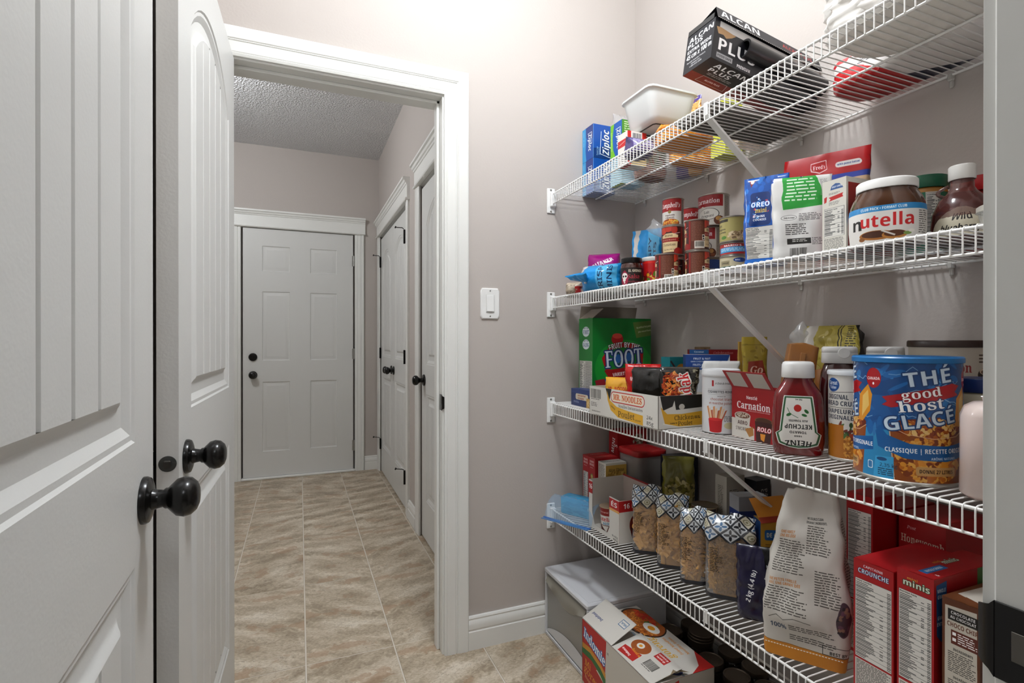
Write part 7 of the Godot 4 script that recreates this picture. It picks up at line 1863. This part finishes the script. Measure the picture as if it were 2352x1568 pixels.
# ---------------------------------------------------------------- floor
func items_floor():
	var W := Color.WHITE
	var K := rgb("171411")
	var dw := thing("drawer_unit", "white plastic drawer unit on the floor under shelves", "drawer unit", P(1.045, 1.656, 0.0), -90.0)
	var wm := mat(rgb("d9dade"), 0.4)
	# local x runs along the wall (towards the room), z faces the aisle
	part(dw, "top_panel", boxm(Vector3(0, 0.251, 0), Vector3(0.324, 0.018, 0.326), 0.004), wm)
	part(dw, "top_inset", boxm(Vector3(0, 0.2605, 0), Vector3(0.296, 0.0012, 0.298), 0.0005), wm)
	for x in [-0.157, 0.157]: part(dw, "side_panel", boxm(Vector3(x, 0.125, 0), Vector3(0.01, 0.236, 0.322), 0.002), wm)
	part(dw, "back_panel", boxm(Vector3(0, 0.125, -0.157), Vector3(0.304, 0.236, 0.006), 0.001), wm)
	part(dw, "base_panel", boxm(Vector3(0, 0.007, 0), Vector3(0.32, 0.014, 0.32), 0.002), wm)
	var clear := mat(rgb("b4b1ad"), 0.22, 0, 0.62, "film")
	var dr := part(dw, "drawer", boxes([[Vector3(-0.148, 0.018, 0.145), Vector3(0.148, 0.236, 0.156)], [Vector3(-0.148, 0.018, -0.14), Vector3(-0.144, 0.2, 0.145)], [Vector3(0.144, 0.018, -0.14), Vector3(0.148, 0.2, 0.145)], [Vector3(-0.148, 0.018, -0.14), Vector3(0.148, 0.022, 0.145)]], 0.001), clear)
	var hb := MB.new()
	var hr: Array = []
	for i in 3:
		var row := PackedVector3Array()
		for j in 17:
			var u := j / 16.0
			var dip := 0.055 * sin(PI * u)
			row.append(Vector3(-0.145 + 0.29 * u, [0.222 - dip, 0.214 - dip * 0.6, 0.232][i], [0.158, 0.166, 0.158][i]))
		hr.append(row)
	hb.sheet(hr, false, Rect2(0, 0, 1, 1), 0.3)
	part(dr, "handle", hb.done(), mat(rgb("aaa79c"), 0.3, 0, 0.8))
	var fw := MB.new()
	var fr: Array = []
	for i in 2:
		var row := PackedVector3Array()
		for j in 17:
			var u := j / 16.0
			row.append(Vector3(-0.148 + 0.296 * u, 0.02 if i == 0 else 0.026 + 0.05 * pow(sin(PI * u), 0.8) * 0.6 + 0.03 * u, 0.158))
		fr.append(row)
	fw.sheet(fr, false)
	part(dr, "front_curve", fw.done(), wm)
	var dc := thing("bagged_clutter", "bagged things seen dimly through the drawer front", "bag", P(1.03, 1.656, 0.0235), -90.0)
	part(dc, "bag_film", bag_mesh(0.24, 0.15, 0.2, "p", 121, 0.012), mat(rgb("6f6a66"), 0.4))
	# instant noodle case
	var s := Vector3(0.213, 0.23, 0.362)
	var case := thing("noodle_case", "open red and white instant noodle case on the floor", "case", P(0.857 + 0.1065, 1.302, 0.0), -90.0)
	# local front faces the aisle: 362 wide
	var cf := CV.new(362, 230, 2.2, rgb("c9c4ba"))
	cf.poly([[0, 0], [144, 0], [140, 60], [138, 100], [0, 150]], rgb("b3201c")); cf.poly([[0, 96], [60, 92], [110, 108], [140, 128], [140, 100], [110, 84], [50, 70], [0, 76]], rgb("c98a2a")); cf.poly([[0, 110], [60, 106], [110, 122], [140, 142], [140, 118], [110, 100], [50, 86], [0, 92]], rgb("2e6a34"))
	cf.poly([[0, 112], [60, 110], [130, 136], [130, 230], [0, 200]], rgb("a82018"))
	cf.text("Indomie", 74, 52, 30, W, {"w": 128, "rot": 14, "f": "eb", "skew": -0.1, "out": [3.0, rgb("1f6ab0")]})
	cf.text("Mi", 36, 132, 20, rgb("e0a82a"), {"f": "e", "w": 36, "rot": 6}); cf.text("goreng", 66, 160, 22, rgb("e0a82a"), {"f": "e", "w": 104, "rot": 10}); cf.text("Nouilles frites", 66, 186, 10, rgb("e6cf9a"), {"f": "e", "w": 98, "rot": 12})
	cf.ell(206, 190, 84, 78, rgb("2a211a")); cf.ell(206, 196, 78, 72, rgb("9a4e1c")); cf.blobs(206, 196, 70, 64, 420, 9, [rgb("b8641f"), rgb("8a3f14"), rgb("d28a3a"), rgb("a8541a")], 4, 0.25)
	cf.fine(148, 30, 10, 10, 4, K, 3)
	quad_part(case, "front_panel", s.z, s.y, print_mat(cf.tex(), 0.5), xf(Vector3(0, 0, s.x * 0.5)))
	var ce := CV.new(213, 230, 1.8, rgb("b9b4aa")); ce.poly([[0, 30], [90, 6], [100, 230], [0, 230]], rgb("b3201c")); ce.poly([[40, 30], [80, 18], [84, 60], [50, 80]], rgb("7a1410")); ce.text("Indomie", 150, 90, 12, K, {"rot": 90, "w": 60, "f": "s"})
	quad_part(case, "end_panel", s.x, s.y, print_mat(ce.tex(), 0.5), xf(Vector3(s.z * 0.5, 0, 0), 0, 90, 0))
	var card := mat(rgb("bdb6aa"), 0.75)
	quad_part(case, "end_panel", s.x, s.y, card, xf(Vector3(-s.z * 0.5, 0, 0), 0, -90, 0))
	quad_part(case, "back_panel", s.z, s.y, card, xf(Vector3(0, 0, -s.x * 0.5), 0, 180, 0))
	part(case, "case_floor", boxes([[Vector3(-s.z * 0.5 + 0.001, 0.0005, -s.x * 0.5 + 0.001), Vector3(s.z * 0.5 - 0.001, 0.003, s.x * 0.5 - 0.001)]]), card)
	# back flap lies closed; it carries the picture
	var ct := CV.new(362, 214, 2.0, rgb("d0ccc4"))
	ct.at(181, 107)
	var R := 180.0
	ct.poly([[-181, -107], [100, -107], [160, -70], [181, -30], [181, -107]], rgb("b3201c"))
	ct.ell(-86, -62, 92, 62, rgb("2a211a")); ct.ell(-86, -64, 86, 56, rgb("9a4e1c")); ct.blobs(-86, -50, 78, 40, 300, 8, [rgb("b8641f"), rgb("8a3f14"), rgb("d28a3a")], 4, 0.3); ct.blobs(-100, -86, 60, 16, 40, 10, [rgb("b8281c"), rgb("c94a24"), rgb("4a6a2a")], 5); ct.ell(-46, -66, 34, 20, rgb("e6e3dc")); ct.ell(-46, -66, 14, 10, rgb("d98e1e"))
	ct.text("goreng", 50, -26, 22, rgb("d9a22a"), {"rot": 180, "w": 110, "f": "eb", "skew": 0.2}); ct.text("Fried Noodles", 56, -64, 9, rgb("d98a3a"), {"rot": 180, "w": 90, "skew": 0.2}); ct.text("Nouilles frites", 62, -82, 9, rgb("d98a3a"), {"rot": 180, "w": 90, "skew": 0.2})
	for i in 6: ct.text("Indomie", -150 + i * 62, 6 - (i % 2) * 8, 8, rgb("2a6a9a"), {"rot": 186, "w": 52, "f": "eb", "skew": 0.2})
	ct.ell(144, 6, 30, 22, rgb("22326e")); ct.ell(138, 6, 27, 20, rgb("d8d5ce")); ct.poly([[138, 6], [120, 20], [150, 24]], rgb("b3201c")); ct.text("3min", 138, 0, 9, rgb("22326e"), {"rot": 180, "w": 34})
	var tm := print_mat(ct.tex(), 0.5)
	quad_part(case, "top_flap", s.z, s.x, tm, xf(Vector3(0, s.y + 0.0005, s.x * 0.5), -90, 0, 0))
	# two loose flaps on top
	var cl := CV.new(170, 100, 2.0, rgb("cfcbc3")); cl.rect(120, 14, 34, 24, rgb("2a5a86")); cl.rect(122, 16, 30, 20, rgb("d8d5ce")); cl.text("HALAL", 137, 26, 8, rgb("2a5a86"), {"w": 26, "rot": 180}); cl.text("Indofood", 40, 64, 9, rgb("22326e"), {"rot": 180, "w": 54, "skew": 0.2})
	quad_part(case, "top_flap", 0.17, 0.1, print_mat(cl.tex(), 0.5), xf(Vector3(-0.094, s.y + 0.004, s.x * 0.5), -64, 0, 0))
	var cs := CV.new(180, 104, 2.0, rgb("cfcbc3")); cs.poly([[4, 6], [80, 6], [86, 90], [10, 96]], rgb("d6d3cc")); cs.ell(50, 36, 34, 26, rgb("9a4e1c")); cs.ell(46, 34, 13, 11, rgb("e6e3dc")); cs.ell(46, 34, 6, 5, rgb("d98e1e")); cs.poly([[14, 66], [80, 56], [84, 92], [20, 98]], rgb("b3201c")); cs.text("Indomie", 40, 82, 8, W, {"rot": 186, "w": 40}); cs.text("mi goreng", 62, 64, 8, rgb("e0a82a"), {"rot": 186, "w": 40})
	cs.rect(100, 6, 44, 26, rgb("b3201c")); cs.text("40 packs", 122, 24, 6, W, {"rot": 180, "w": 34}); cs.text("40 paquets", 122, 14, 6, W, {"rot": 180, "w": 38}); cs.bars(104, 46, 42, 28, K, 4); cs.fine(104, 77, 42, 4, 4, K, 3)
	quad_part(case, "top_flap", 0.185, 0.104, print_mat(cs.tex(), 0.5), xf(Vector3(0.086, s.y + 0.003, s.x * 0.5), -80, 0, 0))
	var torn := MB.new()
	torn.out([Vector3(0.178, s.y + 0.004, 0.07), Vector3(0.15, s.y + 0.014, 0.02), Vector3(0.182, s.y + 0.02, 0.03)], Vector3.ZERO)
	torn.out([Vector3(0.182, s.y + 0.02, 0.03), Vector3(0.15, s.y + 0.014, 0.02), Vector3(0.18, s.y + 0.006, -0.02)], Vector3.ZERO)
	part(case, "torn_card", torn.done(), mat(rgb("7a6a52"), 0.8))
	# preserving jars
	var glass := mat(rgb("1c1613"), 0.1, 0, 1, "coat")
	var ring := mat(rgb("62564a"), 0.34, 0.75)
	var gm := lathem([[0.0, 0.0], [0.038, 0.0], [0.042, 0.005], [0.042, 0.115], [0.038, 0.132], [0.034, 0.138], [0.0, 0.138]], 28)
	var rm := MB.new()
	rm.lathe([[0.0365, 0.136], [0.0385, 0.138], [0.0385, 0.152], [0.0375, 0.155], [0.034, 0.1555], [0.033, 0.1545]], 32)
	var lm := lathem([[0.034, 0.1545], [0.033, 0.1548], [0.032, 0.1535], [0.012, 0.1538], [0.0, 0.154]], 32)
	var names := ["dark preserving jar beside the drawer unit, against the wall", "dark preserving jar between drawer unit and noodle case", "dark preserving jar carrying a stack of loose lids", "dark preserving jar at the wall, just past the loose lids", "dark preserving jar touching noodle case, just past the loose lids", "dark preserving jar in the crowd beyond the noodle case"]
	var k := -1
	for q in [[1.265, 1.43, 0.0], [1.172, 1.43, 0.0], [1.225, 1.345, 0.028], [1.268, 1.258, 0.0], [1.178, 1.25, 0.0], [1.19, 1.158, 0.0], [1.275, 1.17, 0.0], [1.14, 1.076, 0.0], [1.232, 1.082, 0.0], [1.18, 0.998, 0.0], [1.268, 1.0, 0.0], [1.095, 0.995, 0.0], [1.225, 0.915, 0.0], [1.13, 0.91, 0.0], [1.04, 1.06, 0.0]]:
		k += 1
		var o := thing("preserving_jar", names[mini(k, 5)], "jar", P(q[0], q[1], 0.0), 0.0, "preserving jars on the floor")
		part(o, "glass", gm, glass)
		part(o, "screw_ring", rm.done(), ring)
		part(o, "lid", lm, ring)
		if q[2] > 0.0:
			var e := thing("lid_stack", "loose jar lids stacked on a preserving jar", "jar lids", P(q[0], q[1], 0.1557), 0.0)
			for i in 3: part(e, "loose_lid", lathem([[0.0, 0.0], [0.0405, 0.0], [0.0415, 0.001], [0.0415, 0.007], [0.04, 0.0085], [0.0, 0.0085]], 32), ring, xf(Vector3(0.002 * i, 0.0087 * i, 0)))
